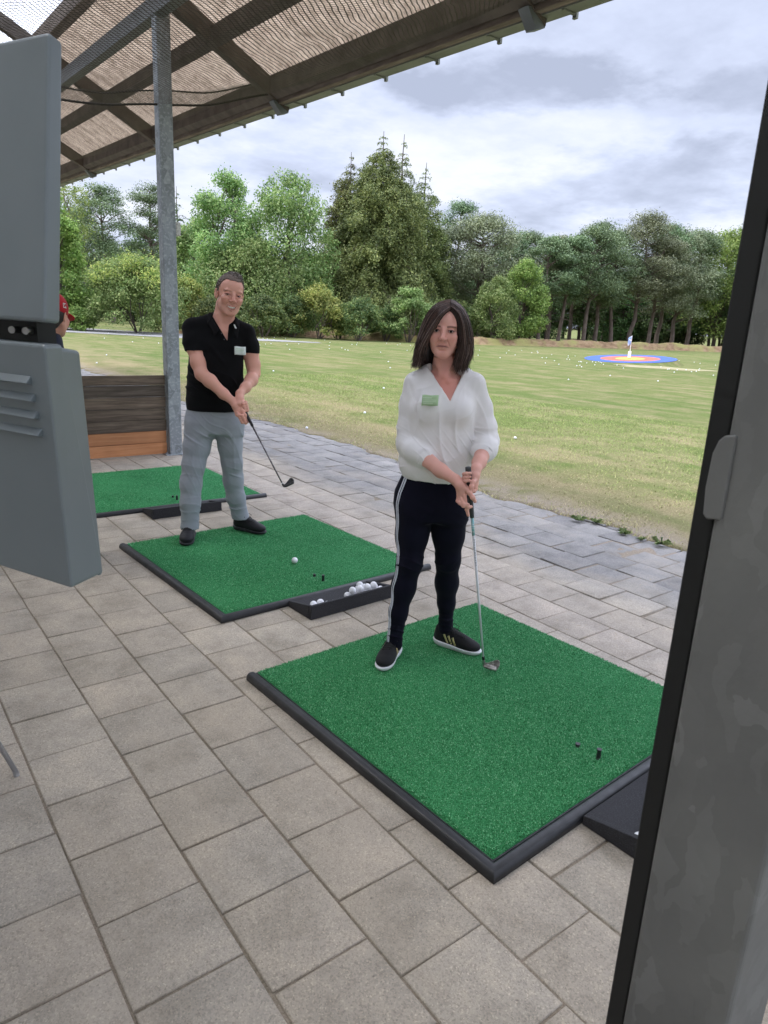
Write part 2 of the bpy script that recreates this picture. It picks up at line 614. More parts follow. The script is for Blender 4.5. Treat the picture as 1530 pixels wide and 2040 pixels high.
# small weeds at the paving edge
m_weed = Mat('weed_leaf', rough=0.6)
m_weed.color(m_weed.ramp(m_weed.island(), [(0, (0.09, 0.15, 0.05)), (1, (0.26, 0.32, 0.12))]))
for i, (x, y, s, lab) in enumerate([(3.42, 1.83, 0.085, 'low dark green rosette weed nearest the steel post at the paving edge'),
                                    (3.40, 2.17, 0.07, 'yellowish tuft of weed in the sandy paving edge right of centre'),
                                    (3.39, 2.62, 0.075, 'left one of two low leafy weeds at the paving edge'),
                                    (3.47, 2.50, 0.06, 'right one of two low leafy weeds at the paving edge'),
                                    (3.38, 1.99, 0.045, 'tiny green weed between the yellowish tuft and the dark rosette')]):
    m = MB()
    r_ = random.Random(i)
    for k in range(26):
        a = r_.random() * 6.283
        l = s * (0.5 + 0.7 * r_.random())
        h = s * (0.15 + 0.5 * r_.random())
        wv = s * 0.10
        c0, s0 = math.cos(a), math.sin(a)
        m.add([(-s0 * wv * .3, c0 * wv * .3, 0), (s0 * wv * .3, -c0 * wv * .3, 0), (c0 * l * .6 + s0 * wv, s0 * l * .6 - c0 * wv, h), (c0 * l, s0 * l, h * .7), (c0 * l * .6 - s0 * wv, s0 * l * .6 + c0 * wv, h)], [(0, 1, 2, 3, 4)])
    tag(m.build('weed', m_weed, loc=(x, y, 0.010)), lab, 'weed', 'weeds along the paving edge')

# ------------------------------------------------------------------ far path, bank of dry grass, target
m_path = Mat('path', rough=1.0, spec=0.0)
m_path.color(m_path.ramp(m_path.noise(2.5, 5, 0.6), [(0.3, (0.20, 0.195, 0.19)), (0.7, (0.29, 0.28, 0.27))]))
near_ = [(-3.0, 50.5), (3.5, 47.2), (9.0, 44.3), (14.3, 39.8), (19.1, 38.4), (22.6, 37.2)]
far_ = [(-3.0, 66), (3.0, 60.0), (11.2, 53.8), (17.2, 46.5), (20.6, 41.2), (22.9, 38.2)]
V = [(x, y, 0.030) for x, y in near_] + [(x, y, 0.030) for x, y in far_]
F = [(i, i + 1, 6 + i + 1, 6 + i) for i in range(5)]
tag(obj('path', mesh_np('path', V, F), m_path), kind='structure')

m_bank = Mat('dry_bank', rough=0.95, spec=0.1)
bn = m_bank.noise(1.6, 8, 0.7, stretch=(1, 1, 2.5))
bc = m_bank.ramp(bn, [(0.30, (0.11, 0.070, 0.040)), (0.5, (0.25, 0.165, 0.095)), (0.70, (0.34, 0.245, 0.145))])
bc = m_bank.mix(m_bank.ramp(m_bank.noise(0.5, 4, 0.6), [(0.46, (0, 0, 0)), (0.62, (1, 1, 1))]), bc, (0.26, 0.24, 0.09))
m_bank.color(bc)
m_bank.bump(m_bank.noise(9, 5, 0.7), 1.0, 0.10)
bk = [(68.97, 51.5, .0), (67, 53, .45), (65.05, 54.5, .50), (62, 56, .42), (59.25, 57, .42), (55.30, 56, .45), (51.32, 56, .45), (47, 58, .45), (43.45, 61, .45), (39.62, 66, .47), (35.91, 71, .5), (32.35, 76, .55), (28.27, 83, .5), (23.83, 92, .5), (19.74, 103, .5)]
V, F = [], []
prof = [(-0.5, -0.03), (0.0, 0.08), (0.25, 0.45), (0.6, 0.85), (1.1, 1.0), (1.9, 1.0), (2.8, 0.55), (3.8, 0.0)]
npf = len(prof)
K = 0
azs = np.interp(np.arange(0, len(bk) - 1 + 1e-6, 1 / 14), range(len(bk)), [b[0] for b in bk])
Ds = np.interp(np.arange(0, len(bk) - 1 + 1e-6, 1 / 14), range(len(bk)), [b[1] for b in bk])
hs = np.interp(np.arange(0, len(bk) - 1 + 1e-6, 1 / 14), range(len(bk)), [b[2] for b in bk])
rs = np.random.RandomState(8)
for i, (a, D, h) in enumerate(zip(azs, Ds, hs)):
    hh = 1.25 * h * (1 + 0.16 * math.sin(i * 0.7) * math.sin(i * 0.23) + 0.10 * (rs.rand() - 0.5))
    Dj = D + 0.25 * math.sin(i * 0.4)
    for o_, z_ in prof:
        x, y = cpt(a, Dj + o_)
        V.append((x, y, max(-0.03, z_ * hh + (rs.rand() - 0.5) * 0.05 * (z_ > 0.1))))
for i in range(len(azs) - 1):
    for j in range(npf - 1):
        F.append((i * npf + j, (i + 1) * npf + j, (i + 1) * npf + j + 1, i * npf + j + 1))
tag(obj('earth_bank', mesh_np('earth_bank', V, F), m_bank, smooth=True), kind='structure')

# target: banked disc of blue, red and orange rings with a flag
TX, TY = 33.25, 22.22
tg = empty('target_green', (TX, TY, 0.0))
tg.scale = (0.91, 0.91, 0.91)
tag(tg, 'round blue, red and orange target ring lying on the far lawn', 'golf target')
ua = Vector((0.832, 0.554, 0))
ub = Vector((0.554, -0.832, 0))


def disc(r0, r1, z, rough_edge=0.0):
    V = []
    n = 72
    rr = random.Random(int(r1 * 100))
    for k in range(n):
        a = 2 * math.pi * k / n
        for r in (r0, r1):
            rj = r + (rr.random() - 0.5) * rough_edge * (r == r1)
            p = ub * (rj * math.cos(a)) + ua * (rj * 1.22 * math.sin(a))
            slope = 0.10 * (p.dot(ua) / 2.6 * 1.0 + 1.15) * 1.0 + 0.045 * (p.dot(ub) + 2.7)
            V.append((p.x, p.y, slope + z))
    F = [(2 * k, 2 * ((k + 1) % n), 2 * ((k + 1) % n) + 1, 2 * k + 1) for k in range(n)] if r0 > 0 else None
    if r0 <= 0:
        F = [(2 * k, 2 * ((k + 1) % n), 2 * ((k + 1) % n) + 1, 2 * k + 1) for k in range(n)]
    return V, F


def ringmat(nm, c):
    m = Mat(nm, rough=0.9)
    m.color(m.mix(1.0, c, m.ramp(m.noise(5, 4, 0.7), [(0.3, (0.75, 0.75, 0.75)), (0.7, (1.15, 1.15, 1.15))]), 'MULTIPLY'))
    return m


for nm, r0, r1, c in (('blue_ring', 1.75, 2.68, (0.035, 0.085, 0.33)), ('red_ring', 0.88, 1.75, (0.42, 0.10, 0.055)), ('orange_disc', 0.0, 0.88, (0.62, 0.30, 0.06))):
    V, F = disc(r0 + 0.001, r1, 0.0, 0.04)
    obj(nm, mesh_np(nm, V, F), ringmat(nm, c), tg)
mm = MB()
n = 72
V, F = [], []
for k in range(n):
    a = 2 * math.pi * k / n
    for r, dz in ((2.66, -0.01), (3.15, None)):
        p = ub * (r * math.cos(a)) + ua * (r * 1.22 * math.sin(a))
        s_ = 0.10 * (p.dot(ua) / 2.6 + 1.15) + 0.045 * (p.dot(ub) + 2.7)
        V.append((p.x, p.y, s_ - 0.01 if dz is not None else -0.02))
mm.add(V, [(2 * k, 2 * ((k + 1) % n), 2 * ((k + 1) % n) + 1, 2 * k + 1) for k in range(n)])
mm.build('mound_edge', m_grass, tg)

m_white = Mat('white_paint', (0.80, 0.80, 0.80), 0.5)
fl = empty('target_flag', (TX + 0.05, TY + 0.1, 0.26))
tag(fl, 'white flagpole with limp blue and white flag in the middle of the target ring', 'flag')
m = MB()
m.tube([(0, 0, 0), (0, 0, 0.34)], 0.085, 12)
m.build('base_tube', m_white, fl, smooth=False)
m = MB()
m.tube([(0, 0, 0.3), (0, 0, 1.18)], 0.016, 8)
m.build('pole', m_white, fl)
V, F = [], []
for i in range(7):
    for j in range(5):
        V.append((-0.02 - 0.05 * j * 0.554 * 0.6, 0.05 * j * 0.83 * (1 - 0.3 * i / 6) + 0.02 * math.sin(i + j), 1.16 - 0.075 * i - 0.03 * j + 0.0))
F = [(i * 5 + j, i * 5 + j + 1, (i + 1) * 5 + j + 1, (i + 1) * 5 + j) for i in range(6) for j in range(4)]
m_flag = Mat('flag_cloth', rough=0.8)
m_flag.color(m_flag.ramp(m_flag.noise(6, 2), [(0.45, (0.25, 0.36, 0.62)), (0.55, (0.70, 0.74, 0.82))], 'CONSTANT'))
fo_ = obj('flag_cloth', mesh_np('flag_cloth', V, F), m_flag, fl, smooth=True)
sm_ = fo_.modifiers.new('s', 'SOLIDIFY')
sm_.thickness = 0.004
# a bare worn patch right of the target
m_worn = Mat('worn_turf', rough=1.0, spec=0.0)
m_worn.color(m_worn.ramp(m_worn.noise(2.2, 6, 0.7), [(0.3, (0.20, 0.20, 0.09)), (0.6, (0.30, 0.26, 0.17)), (0.8, (0.27, 0.24, 0.16))]))
V = [(0, 0, 0)]
for k in range(40):
    a = 2 * math.pi * k / 40
    p = ub * ((2.3 + 0.5 * math.sin(3 * a + 1) + 0.2 * math.sin(7 * a)) * math.cos(a)) + ua * ((1.4 + 0.3 * math.sin(5 * a)) * math.sin(a))
    V.append((p.x, p.y, 0))
me = bpy.data.meshes.new('worn_patch')
me.from_pydata(V, [], [(0, k, k % 40 + 1) for k in range(1, 41)])
px_, py_ = cpt(31.4, 37.6)
tag(obj('worn_patch', me, m_worn, loc=(px_, py_, 0.020)), kind='structure')

# ------------------------------------------------------------------ golf balls
m_ball = Mat('golf_ball', (0.82, 0.82, 0.84), 0.35)
vb = m_ball.voro(260)
m_ball.bump(vb, 0.35, 0.001)
ball_me = sphere_mesh('golf_ball', 0.02135)
ball_me.materials.append(m_ball.m)
far_me = sphere_mesh('golf_ball_far', 0.0235, 10, 6)
far_me.materials.append(m_ball.m)


def ball(x, y, z, lab, grp=None, me=ball_me):
    o = bpy.data.objects.new('golf_ball', me)
    COL.objects.link(o)
    o.location = (x, y, z)
    o.rotation_euler = (random.random() * 6, random.random() * 6, 0)
    return tag(o, lab, 'golf ball', grp)


rs = np.random.RandomState(21)
cnt = 0
while cnt < 150:
    az_ = rs.uniform(24, 78)
    D_ = rs.choice([rs.uniform(36, 52), rs.uniform(20, 55), rs.uniform(12, 50)], p=[.55, .33, .12])
    if rs.rand() < 0.3:
        az_ = rs.normal(34, 5)
        D_ = rs.uniform(33, 48)
    if D_ < 36 and az_ > 55 and rs.rand() < 0.5:
        continue
    x, y = cpt(az_, D_)
    if x < 4.2 or (x - TX) ** 2 + (y - TY) ** 2 < 8:
        continue
    ball(x, y, 0.028, 'white golf ball lying far out on the lawn of the range', 'golf balls scattered over the lawn', far_me)
    cnt += 1
for q_ in [(6.25, 6.01), (3.75, 7.9)]:
    ball(q_[0], q_[1], 0.036, 'lone white golf ball on the near lawn behind the woman' if q_[0] > 5 else 'lone white golf ball at the lawn edge beside the far post', me=ball_me)

# ================================================================== MATS
m_turf = Mat('artificial_turf', rough=0.85, spec=0.08)
t1 = m_turf.noise(260, 3, 0.7)
t2 = m_turf.noise(3.0, 5, 0.6)
tcol = m_turf.ramp(t1, [(0.30, (0.008, 0.060, 0.018)), (0.46, (0.036, 0.200, 0.068)), (0.58, (0.066, 0.310, 0.118)), (0.74, (0.17, 0.50, 0.25))])
tcol = m_turf.mix(1.0, tcol, m_turf.ramp(t2, [(0.3, (0.82, 0.82, 0.82)), (0.7, (1.18, 1.18, 1.18))]), 'MULTIPLY')
fleck = m_turf.ramp(m_turf.noise(95, 2, 0.5), [(0.765, (0, 0, 0)), (0.79, (1, 1, 1))])
tcol = m_turf.mix(m_turf.math('MULTIPLY', fleck, 0.35), tcol, (0.35, 0.42, 0.20))
m_turf.color(tcol)
m_turf.bump(m_turf.math('ADD', t1, m_turf.noise(120, 3, 0.6)), 1.0, 0.006)
m_tuft = Mat('turf_fibre', rough=0.8, spec=0.08)
m_tuft.color(m_tuft.ramp(m_tuft.island(), [(0.0, (0.018, 0.130, 0.040)), (0.5, (0.055, 0.290, 0.105)), (0.88, (0.130, 0.440, 0.190)), (1.0, (0.30, 0.60, 0.34))]))
m_rub = Mat('black_rubber', (0.020, 0.021, 0.024), 0.42, 0, 0.5)
m_rub.color(m_rub.ramp(m_rub.noise(14, 5, 0.7), [(0.3, (0.008, 0.0085, 0.0095)), (0.75, (0.022, 0.023, 0.025))]))
m_rub.rough(m_rub.math('MULTIPLY_ADD', m_rub.noise(30, 3), 0.3, 0.32))
m_tray = Mat('tray_rubber', rough=0.85)
m_tray.color(m_tray.ramp(m_tray.noise(300, 3, 0.7), [(0.35, (0.012, 0.012, 0.014)), (0.6, (0.030, 0.030, 0.034)), (0.75, (0.10, 0.10, 0.11))]))
m_tray.bump(m_tray.noise(300, 3, 0.7), 0.8, 0.003)
MS, MT = 1.573, 1.539


def frame_bar(m, p0, p1, nrm, w=0.052, h=0.036, ext=0.0):
    """D-section bar from p0 to p1; nrm points inwards"""
    p0, p1, nrm = Vector(p0), Vector(p1), Vector(nrm)
    prof = [(0, 0), (0.0, 0.35), (0.08, 0.68), (0.25, 0.92), (0.5, 1.0), (0.8, 0.95), (1.0, 0.74), (1.0, 0)]
    V = []
    for p in (p0, p1):
        for a, b in prof:
            V.append(p + nrm * (a * w) + Vector((0, 0, b * h)))
    n = len(prof)
    F = [(i, i + 1, n + i + 1, n + i) for i in range(n - 1)] + [tuple(range(n - 1, -1, -1)), tuple(range(n, 2 * n))]
    return V, F


def bars_mitred(m, w=0.046, h=0.034):
    prof = [(0, 0), (0.0, 0.35), (0.08, 0.68), (0.25, 0.92), (0.5, 1.0), (0.8, 0.95), (1.0, 0.74), (1.0, 0)]
    path = [((0, MT), (1, 0)), ((0, 0), (1, 1)), ((MS + 0.03, 0), (0, 1))]
    V = []
    for (x, y), (nx_, ny_) in path:
        for a, b in prof:
            V.append((x + nx_ * a * w, y + ny_ * a * w, b * h))
    n = len(prof)
    F = []
    for s_ in range(2):
        for i in range(n - 1):
            F.append((s_ * n + i, s_ * n + i + 1, (s_ + 1) * n + i + 1, (s_ + 1) * n + i))
    F += [tuple(range(n - 1, -1, -1)), tuple(range(2 * n, 3 * n))]
    m.add(V, F)


def make_mat(x0, y0, rot, label, dens, seed):
    t = empty('hitting_mat', (x0, y0, 0.002), rot)
    tag(t, label, 'golf mat', 'golf hitting mats laid in a row')
    m = MB()
    bars_mitred(m)
    m.build('rubber_frame', m_rub, t, smooth=True, bevel=0.002)
    m = MB()
    m.box((0.05, 0.05, 0.0), (MS, MT - 0.002, 0.022))
    m.build('rubber_base', m_rub, t)
    r_ = np.random.RandomState(seed)
    gx = np.linspace(0.056, MS - 0.004, 60)
    gy = np.linspace(0.056, MT - 0.006, 60)
    X, Y = np.meshgrid(gx, gy, indexing='ij')
    Z = 0.0275 + r_.rand(*X.shape) * 0.0012 + 0.0012 * np.sin(X * 5 + seed) * np.sin(Y * 4.2)
    Z[0, :] = Z[-1, :] = 0.0222
    Z[:, 0] = Z[:, -1] = 0.0222
    ii, jj = np.meshgrid(np.arange(59), np.arange(59), indexing='ij')
    q = (ii * 60 + jj).ravel()
    V = np.stack([X, Y, Z], -1).reshape(-1, 3)
    turf = obj('turf', mesh_np('turf', V, np.stack([q, q + 60, q + 61, q + 1], 1)), m_turf, t, smooth=True)
    if dens:
        nb = dens
        xb = 0.058 + r_.rand(nb) * (MS - 0.064)
        yb = 0.058 + r_.rand(nb) * (MT - 0.066)
        a = r_.rand(nb) * 6.283
        b = a + (r_.rand(nb) - 0.5) * 3.0
        ln = 0.0045 + 0.004 * r_.rand(nb)
        wd = 0.0009 + 0.0006 * r_.rand(nb)
        hh = 0.002 + 0.0045 * r_.rand(nb)
        base = np.stack([xb, yb, np.full(nb, 0.027)], 1)
        sd_ = np.stack([-np.sin(a) * wd, np.cos(a) * wd, np.zeros(nb)], 1)
        mid = base + np.stack([np.cos(a) * ln * .5, np.sin(a) * ln * .5, hh], 1)
        tip = mid + np.stack([np.cos(b) * ln * .6, np.sin(b) * ln * .6, -hh * .3], 1)
        V = np.stack([base - sd_, base + sd_, mid + sd_, mid - sd_, tip], 1).reshape(-1, 3)
        o5 = np.arange(nb)[:, None] * 5
        F = np.concatenate([o5 + np.array([0, 1, 2]), o5 + np.array([0, 2, 3]), o5 + np.array([3, 2, 4])])
        fb = obj('turf_fibres', mesh_np('turf_fibres', V, F), m_tuft, turf)
        fb['kind'] = 'stuff'
    return t


def on_mat(t, lx, ly):
    c0, s0 = math.cos(t.rotation_euler.z), math.sin(t.rotation_euler.z)
    return t.location.x + lx * c0 - ly * s0, t.location.y + lx * s0 + ly * c0


mat1 = make_mat(-0.3013, 0.0959, 0.0443, 'nearest green golf mat with black rubber edge, the one the woman stands on', 190000, 1)
mat2 = make_mat(-0.2058, 2.2638, 0.0487, 'middle green golf mat with black rubber edge, in front of the man in black', 90000, 2)
mat3 = make_mat(-0.27, 4.62, 0.0, 'farthest green golf mat behind the man, in front of the wooden partition', 40000, 3)


def tee(t, lx, ly, h, lab):
    x, y = on_mat(t, lx, ly)
    m = MB()
    m.lathe([(0.013, 0), (0.009, 0.004), (0.008, h * .8), (0.0105, h)], n=14)
    tag(m.build('rubber_tee', m_rub, loc=(x, y, 0.029), smooth=False), lab, 'golf tee', 'black rubber tees on the mats')


for t, nm in ((mat1, 'nearest mat'), (mat2, 'middle mat'), (mat3, 'farthest mat')):
    tee(t, 0.80, 0.262, 0.018 if t is not mat1 else 0.014, 'short black rubber tee on the %s' % nm)
    tee(t, 0.80, 0.165, 0.042, 'tall black rubber tee on the %s' % nm)


def make_tray(t, lx, length, label):
    x, y = on_mat(t, lx, -0.004)
    tr = empty('ball_tray', (x, y, 0.002), t.rotation_euler.z)
    tag(tr, label, 'ball tray', 'black rubber ball trays beside the mats')
    m = MB()
    A, B, Lh = 0.0, -0.235, 0.085      # near the mat / front
    wt = 0.022
    # sloping floor
    m.hexa([(0, B, 0), (length, B, 0), (length, A, 0), (0, A, 0), (0, B, 0.022), (length, B, 0.022), (length, A, 0.034), (0, A, 0.034)])
    m.build('floor', m_tray, tr, bevel=0.002)
    m = MB()
    m.hexa([(0.001, B - 0.001, 0.018), (length - 0.001, B - 0.001, 0.018), (length - 0.001, B + wt, 0.018), (0.001, B + wt, 0.018),
            (0.001, B - 0.001, Lh), (length - 0.001, B - 0.001, Lh), (length - 0.001, B + wt, Lh - 0.003), (0.001, B + wt, Lh - 0.003)])
    m.build('front_wall', m_tray, tr, bevel=0.004)
    for s_, xa in ((0, -0.002), (1, length - wt + 0.002)):
        m = MB()
        m.hexa([(xa, B + wt + .001, 0.018), (xa + wt, B + wt + .001, 0.018), (xa + wt, A - 0.003, 0.018), (xa, A - 0.003, 0.018),
                (xa, B + wt + .001, Lh - 0.004), (xa + wt, B + wt + .001, Lh - 0.004), (xa + wt, A - 0.003, 0.038), (xa, A - 0.003, 0.038)])
        m.build('side_wall', m_tray, tr, bevel=0.003)
    return tr


tray1 = make_tray(mat1, 0.455, 0.60, 'black rubber ball tray beside the nearest mat, partly behind the steel post')
tray2 = make_tray(mat2, 0.432, 0.60, 'black rubber ball tray half filled with golf balls beside the middle mat')
tray3 = make_tray(mat3, 0.44, 0.60, 'black rubber ball tray beside the farthest mat, behind the man\'s legs')


def tray_ball(tr, lx, ly, lz, lab, grp='golf balls lying in the tray of the middle mat'):
    x, y = on_mat(tr, lx, ly)
    ball(x, y, lz + 0.002, lab, grp)


LR = 'white golf ball in the heap at the right end of the middle ball tray'
LL = 'white golf ball in the small cluster at the left end of the middle ball tray'
for lx, ly, lz in [(0.045, -0.188, .046), (0.092, -0.19, .046), (0.145, -0.189, .046), (0.075, -0.150, .049), (0.125, -0.148, .049)]:
    tray_ball(tray2, lx, ly, lz, LL)
for lx in (0.19, 0.215 + .02):
    tray_ball(tray2, lx, -0.190, .045, 'white golf ball in the gap between the two heaps of the middle ball tray')
for lx, ly, lz in [(0.300, -0.189, .046), (0.345, -0.190, .046), (0.390, -0.189, .046), (0.435, -0.190, .046), (0.480, -0.189, .046), (0.525, -0.188, .046), (0.557, -0.176, .047),
                   (0.322, -0.149, .049), (0.368, -0.150, .049), (0.414, -0.148, .049), (0.459, -0.149, .049), (0.504, -0.148, .050), (0.548, -0.130, .052),
                   (0.392, -0.108, .053), (0.438, -0.107, .053), (0.484, -0.108, .053), (0.344, -0.170, .082), (0.400, -0.169, .082), (0.457, -0.170, .082), (0.510, -0.165, .082), (0.43, -0.130, .086)]:
    tray_ball(tray2, lx, ly, lz, LR)
for lx, ly in ((0.045, -0.187), (0.11, -0.188)):
    tray_ball(tray1, lx, ly, .046, 'white golf ball in the tray of the nearest mat, beside the steel post', 'golf balls in the tray of the nearest mat')
tray_ball(tray3, 0.10, -0.188, .046, 'white golf ball in the tray of the farthest mat', None)
bx, by = 0.595, 2.842
ball(bx, by, 0.031 + 0.0215, 'single white golf ball lying ready on the middle green mat')

# ================================================================== SHELTER
m_galv = Mat('galvanised_steel', rough=0.5, metal=0.35)
gv = m_galv.voro(16, out='Color', stretch=(1, 1, 0.6))
gcol = m_galv.ramp(gv, [(0.0, (0.19, 0.21, 0.22)), (0.5, (0.25, 0.28, 0.30)), (1.0, (0.34, 0.37, 0.39))])
gsp = m_galv.ramp(m_galv.noise(34, 3, 0.55), [(0.52, (0, 0, 0)), (0.62, (1, 1, 1))])
gcol = m_galv.mix(m_galv.math('MULTIPLY', gsp, 0.5), gcol, (0.45, 0.49, 0.52))
m_galv.color(gcol)
m_galv.rough(m_galv.math('MULTIPLY_ADD', m_galv.noise(12, 3), 0.3, 0.35))
m_gold = Mat('old_galvanised_steel', rough=0.6, metal=0.25)
gv = m_gold.node('ShaderNodeTexVoronoi')
gv.inputs['Scale'].default_value = 24
gn_ = m_gold.node('ShaderNodeTexNoise')
gn_.inputs['Scale'].default_value = 9
gn_.inputs['Detail'].default_value = 4
m_gold.link(m_gold.coord('Object'), gn_.inputs['Vector'])
mxv = m_gold.node('ShaderNodeVectorMath')
mxv.operation = 'MULTIPLY_ADD'
m_gold.link(gn_.outputs['Color'], mxv.inputs[0])
mxv.inputs[1].default_value = (0.12, 0.12, 0.12)
mp_ = m_gold.node('ShaderNodeMapping')
mp_.inputs['Rotation'].default_value = (0.7, 0.2, 0.3)
mp_.inputs['Scale'].default_value = (1.0, 1.3, 0.45)
m_gold.link(m_gold.coord('Object'), mp_.inputs[0])
m_gold.link(mp_.outputs[0], mxv.inputs[2])
m_gold.link(mxv.outputs[0], gv.inputs['Vector'])
gc_ = m_gold.ramp(gv.outputs['Color'], [(0.0, (0.170, 0.175, 0.173)), (0.6, (0.184, 0.189, 0.187)), (0.82, (0.198, 0.204, 0.202)), (0.93, (0.235, 0.242, 0.242)), (0.985, (0.300, 0.310, 0.310))])
gc_ = m_gold.mix(1.0, gc_, m_gold.ramp(m_gold.noise(2.5, 5, 0.6), [(0.3, (0.8, 0.8, 0.8)), (0.7, (1.2, 1.2, 1.17))]), 'MULTIPLY')
m_gold.color(gc_)
m_gold.bump(m_gold.noise(60, 4), 0.15, 0.004)
m_black = Mat('black_rubber_strip', (0.006, 0.007, 0.007), 0.6)
m_tim = Mat('weathered_timber', rough=0.85)
tn = m_tim.noise(3.0, 8, 0.65, stretch=(6, 0.8, 6))
m_tim.color(m_tim.ramp(tn, [(0.3, (0.100, 0.076, 0.060)), (0.5, (0.180, 0.142, 0.115)), (0.7, (0.29, 0.24, 0.20))]))
m_tim.bump(tn, 0.4, 0.01)
m_dark = Mat('dark_roof_timber', rough=0.8)
m_dark.color(m_dark.ramp(m_dark.noise(5, 6, 0.6), [(0.3, (0.070, 0.056, 0.047)), (0.7, (0.150, 0.124, 0.105))]))
m_steel = Mat('grey_painted_steel', rough=0.5)
m_steel.color(m_steel.ramp(m_steel.noise(5, 4), [(0.3, (0.13, 0.145, 0.155)), (0.7, (0.19, 0.205, 0.215))]))


def zr(x, y):
    """underside of the rafters"""
    return 3.78 + 0.025 * y + (2.735 - x) * 0.51


roof = empty('shelter_roof', (1.31, 6.9, 3.9))
tag(roof, 'sloping shelter roof on timber rafters above the golf mats', 'roof')
RO = Vector((1.31, 6.9, 3.9))


def rel(V):
    return [tuple(Vector(v) - RO) for v in V]


def rbox(m, x0, x1, y0, y1, lo, hi):
    """block following the roof slope; lo, hi are heights over the rafter underside"""
    P = [(x, y, zr(x, y) + d) for d in (lo, hi) for x, y in ((x0, y0), (x1, y0), (x1, y1), (x0, y1))]
    m.hexa(rel(P))


for yr in (-4.5, -0.7, 3.1, 6.93, 10.7, 14.5, 18.3):
    m = MB()
    rbox(m, -3.2, 2.80, yr - 0.06, yr + 0.06, 0.0, 0.20)
    m.build('rafter', m_dark, roof, bevel=0.004)
    m = MB()
    P = []
    for x, z0 in ((2.66, 0.02), (2.79, -0.055), (2.80, 0.02)):
        P.append((x, z0))
    V = [(x, yr + s * 0.05, zr(2.735, yr) + z) for s in (-1, 1) for x, z in ((2.60, 0.05), (2.71, -0.075), (2.80, -0.045), (2.83, 0.06))]
    m.hexa(rel([V[0], V[1], V[2], V[3], V[4], V[5], V[6], V[7]]))
    m.build('rafter_bracket', m_steel, roof)
for x_, wd_, lo, hi, mt in ((1.88, 0.085, -0.012, 0.13, m_dark), (0.98, 0.09, 0.0, 0.19, m_tim), (0.2, 0.08, 0.0, 0.19, m_dark), (2.60, 0.09, 0.015, 0.20, m_dark), (-1.0, 0.08, 0, .19, m_dark)):
    m = MB()
    y0 = -6
    rbox(m, x_ - wd_ / 2, x_ + wd_ / 2, -6, 22, lo + 0.003, hi)
    m.build('purlin', mt, roof, bevel=0.004)
m = MB()
P = [(x, y, zr(1.31, y) + d) for d in (-0.17, 0.0) for x, y in ((1.25, -6), (1.37, -6), (1.37, 22), (1.25, 22))]
m.hexa(rel(P))
m.build('steel_beam', m_steel, roof, bevel=0.004)
# fascia plank and gutter
m = MB()
P = [(x, y, zr(2.735, y) + d) for d in (0.028, 0.17) for x, y in ((2.665, -6), (2.735, -6), (2.735, 22), (2.665, 22))]
m.hexa(rel(P))
m.build('fascia_board', m_tim, roof, bevel=0.006)
m_gut = Mat('grey_gutter', rough=0.6)
m_gut.color(m_gut.ramp(m_gut.noise(3, 6, 0.7, stretch=(2, 0.7, 2)), [(0.3, (0.14, 0.15, 0.125)), (0.7, (0.25, 0.26, 0.225))]))
m = MB()
for (xa, xb_, za, zb) in ((2.740, 2.872, 0.020, 0.032), (2.863, 2.872, 0.032, 0.12)):
    P = [(x, y, zr(2.735, y) + d) for d in (za, zb) for x, y in ((xa, -6), (xb_, -6), (xb_, 22), (xa, 22))]
    m.hexa(rel(P))
gut = m.build('gutter', m_gut, roof, bevel=0.003)
for k in range(34):
    yy = -4 + 0.76 * k
    m = MB()
    P = [(x, y, zr(2.735, yy) + d) for d in (0.008, 0.019) for x, y in ((2.742, yy - .012), (2.885, yy - .012), (2.885, yy + .012), (2.742, yy + .012))]
    m.hexa(rel(P))
    P = [(x, y, zr(2.735, yy) + d) for d in (-0.012, 0.03) for x, y in ((2.872, yy - .018), (2.895, yy - .018), (2.895, yy + .018), (2.872, yy + .018))]
    m.hexa(rel(P))
    m.build('gutter_clip', m_gut, gut)
# corrugated sheets, cane-brown in front, milky translucent behind
m_sheet = bpy.data.materials.new('brown_corrugated_sheet')


def sheet_mat(nm, dark_c, light_c, trans, tr_col, streak=(0.35, 14, 0.35)):
    M_ = Mat(nm, rough=0.8)
    n_ = M_.noise(1.6, 6, 0.7, stretch=streak)
    n2 = M_.noise(9, 5, 0.7, stretch=(1.2, 1.6, 1))
    cc_ = M_.ramp(M_.math('MULTIPLY_ADD', n2, 0.5, M_.math('MULTIPLY', n_, 0.5)), [(0.38, dark_c), (0.60, light_c)])
    M_.color(cc_)
    t_ = M_.node('ShaderNodeBsdfTranslucent')
    tc_ = M_.mix(1.0, cc_, tr_col, 'MULTIPLY')
    M_.link(tc_, t_.inputs['Color'])
    x_ = M_.node('ShaderNodeMixShader')
    x_.inputs[0].default_value = trans
    M_.link(M_.b.outputs[0], x_.inputs[1])
    M_.link(t_.outputs[0], x_.inputs[2])
    M_.link(x_.outputs[0], M_.out.inputs['Surface'])
    return M_


def sheet(name, x0, x1, mat, amp=0.022, per=0.177):
    ys_ = np.arange(-6, 22, per / 8)
    xs_ = np.linspace(x0, x1, 9)
    X, Y = np.meshgrid(xs_, ys_, indexing='ij')
    Z = 3.78 + 0.025 * Y + (2.735 - X) * 0.51 + 0.232 + amp * np.sin(Y * 2 * math.pi / per)
    V = np.stack([X - RO.x, Y - RO.y, Z - RO.z], -1).reshape(-1, 3)
    a, b = X.shape
    ii, jj = np.meshgrid(np.arange(a - 1), np.arange(b - 1), indexing='ij')
    q = (ii * b + jj).ravel()
    return obj(name, mesh_np(name, V, np.stack([q, q + 1, q + b + 1, q + b], 1)), mat, roof, smooth=True)


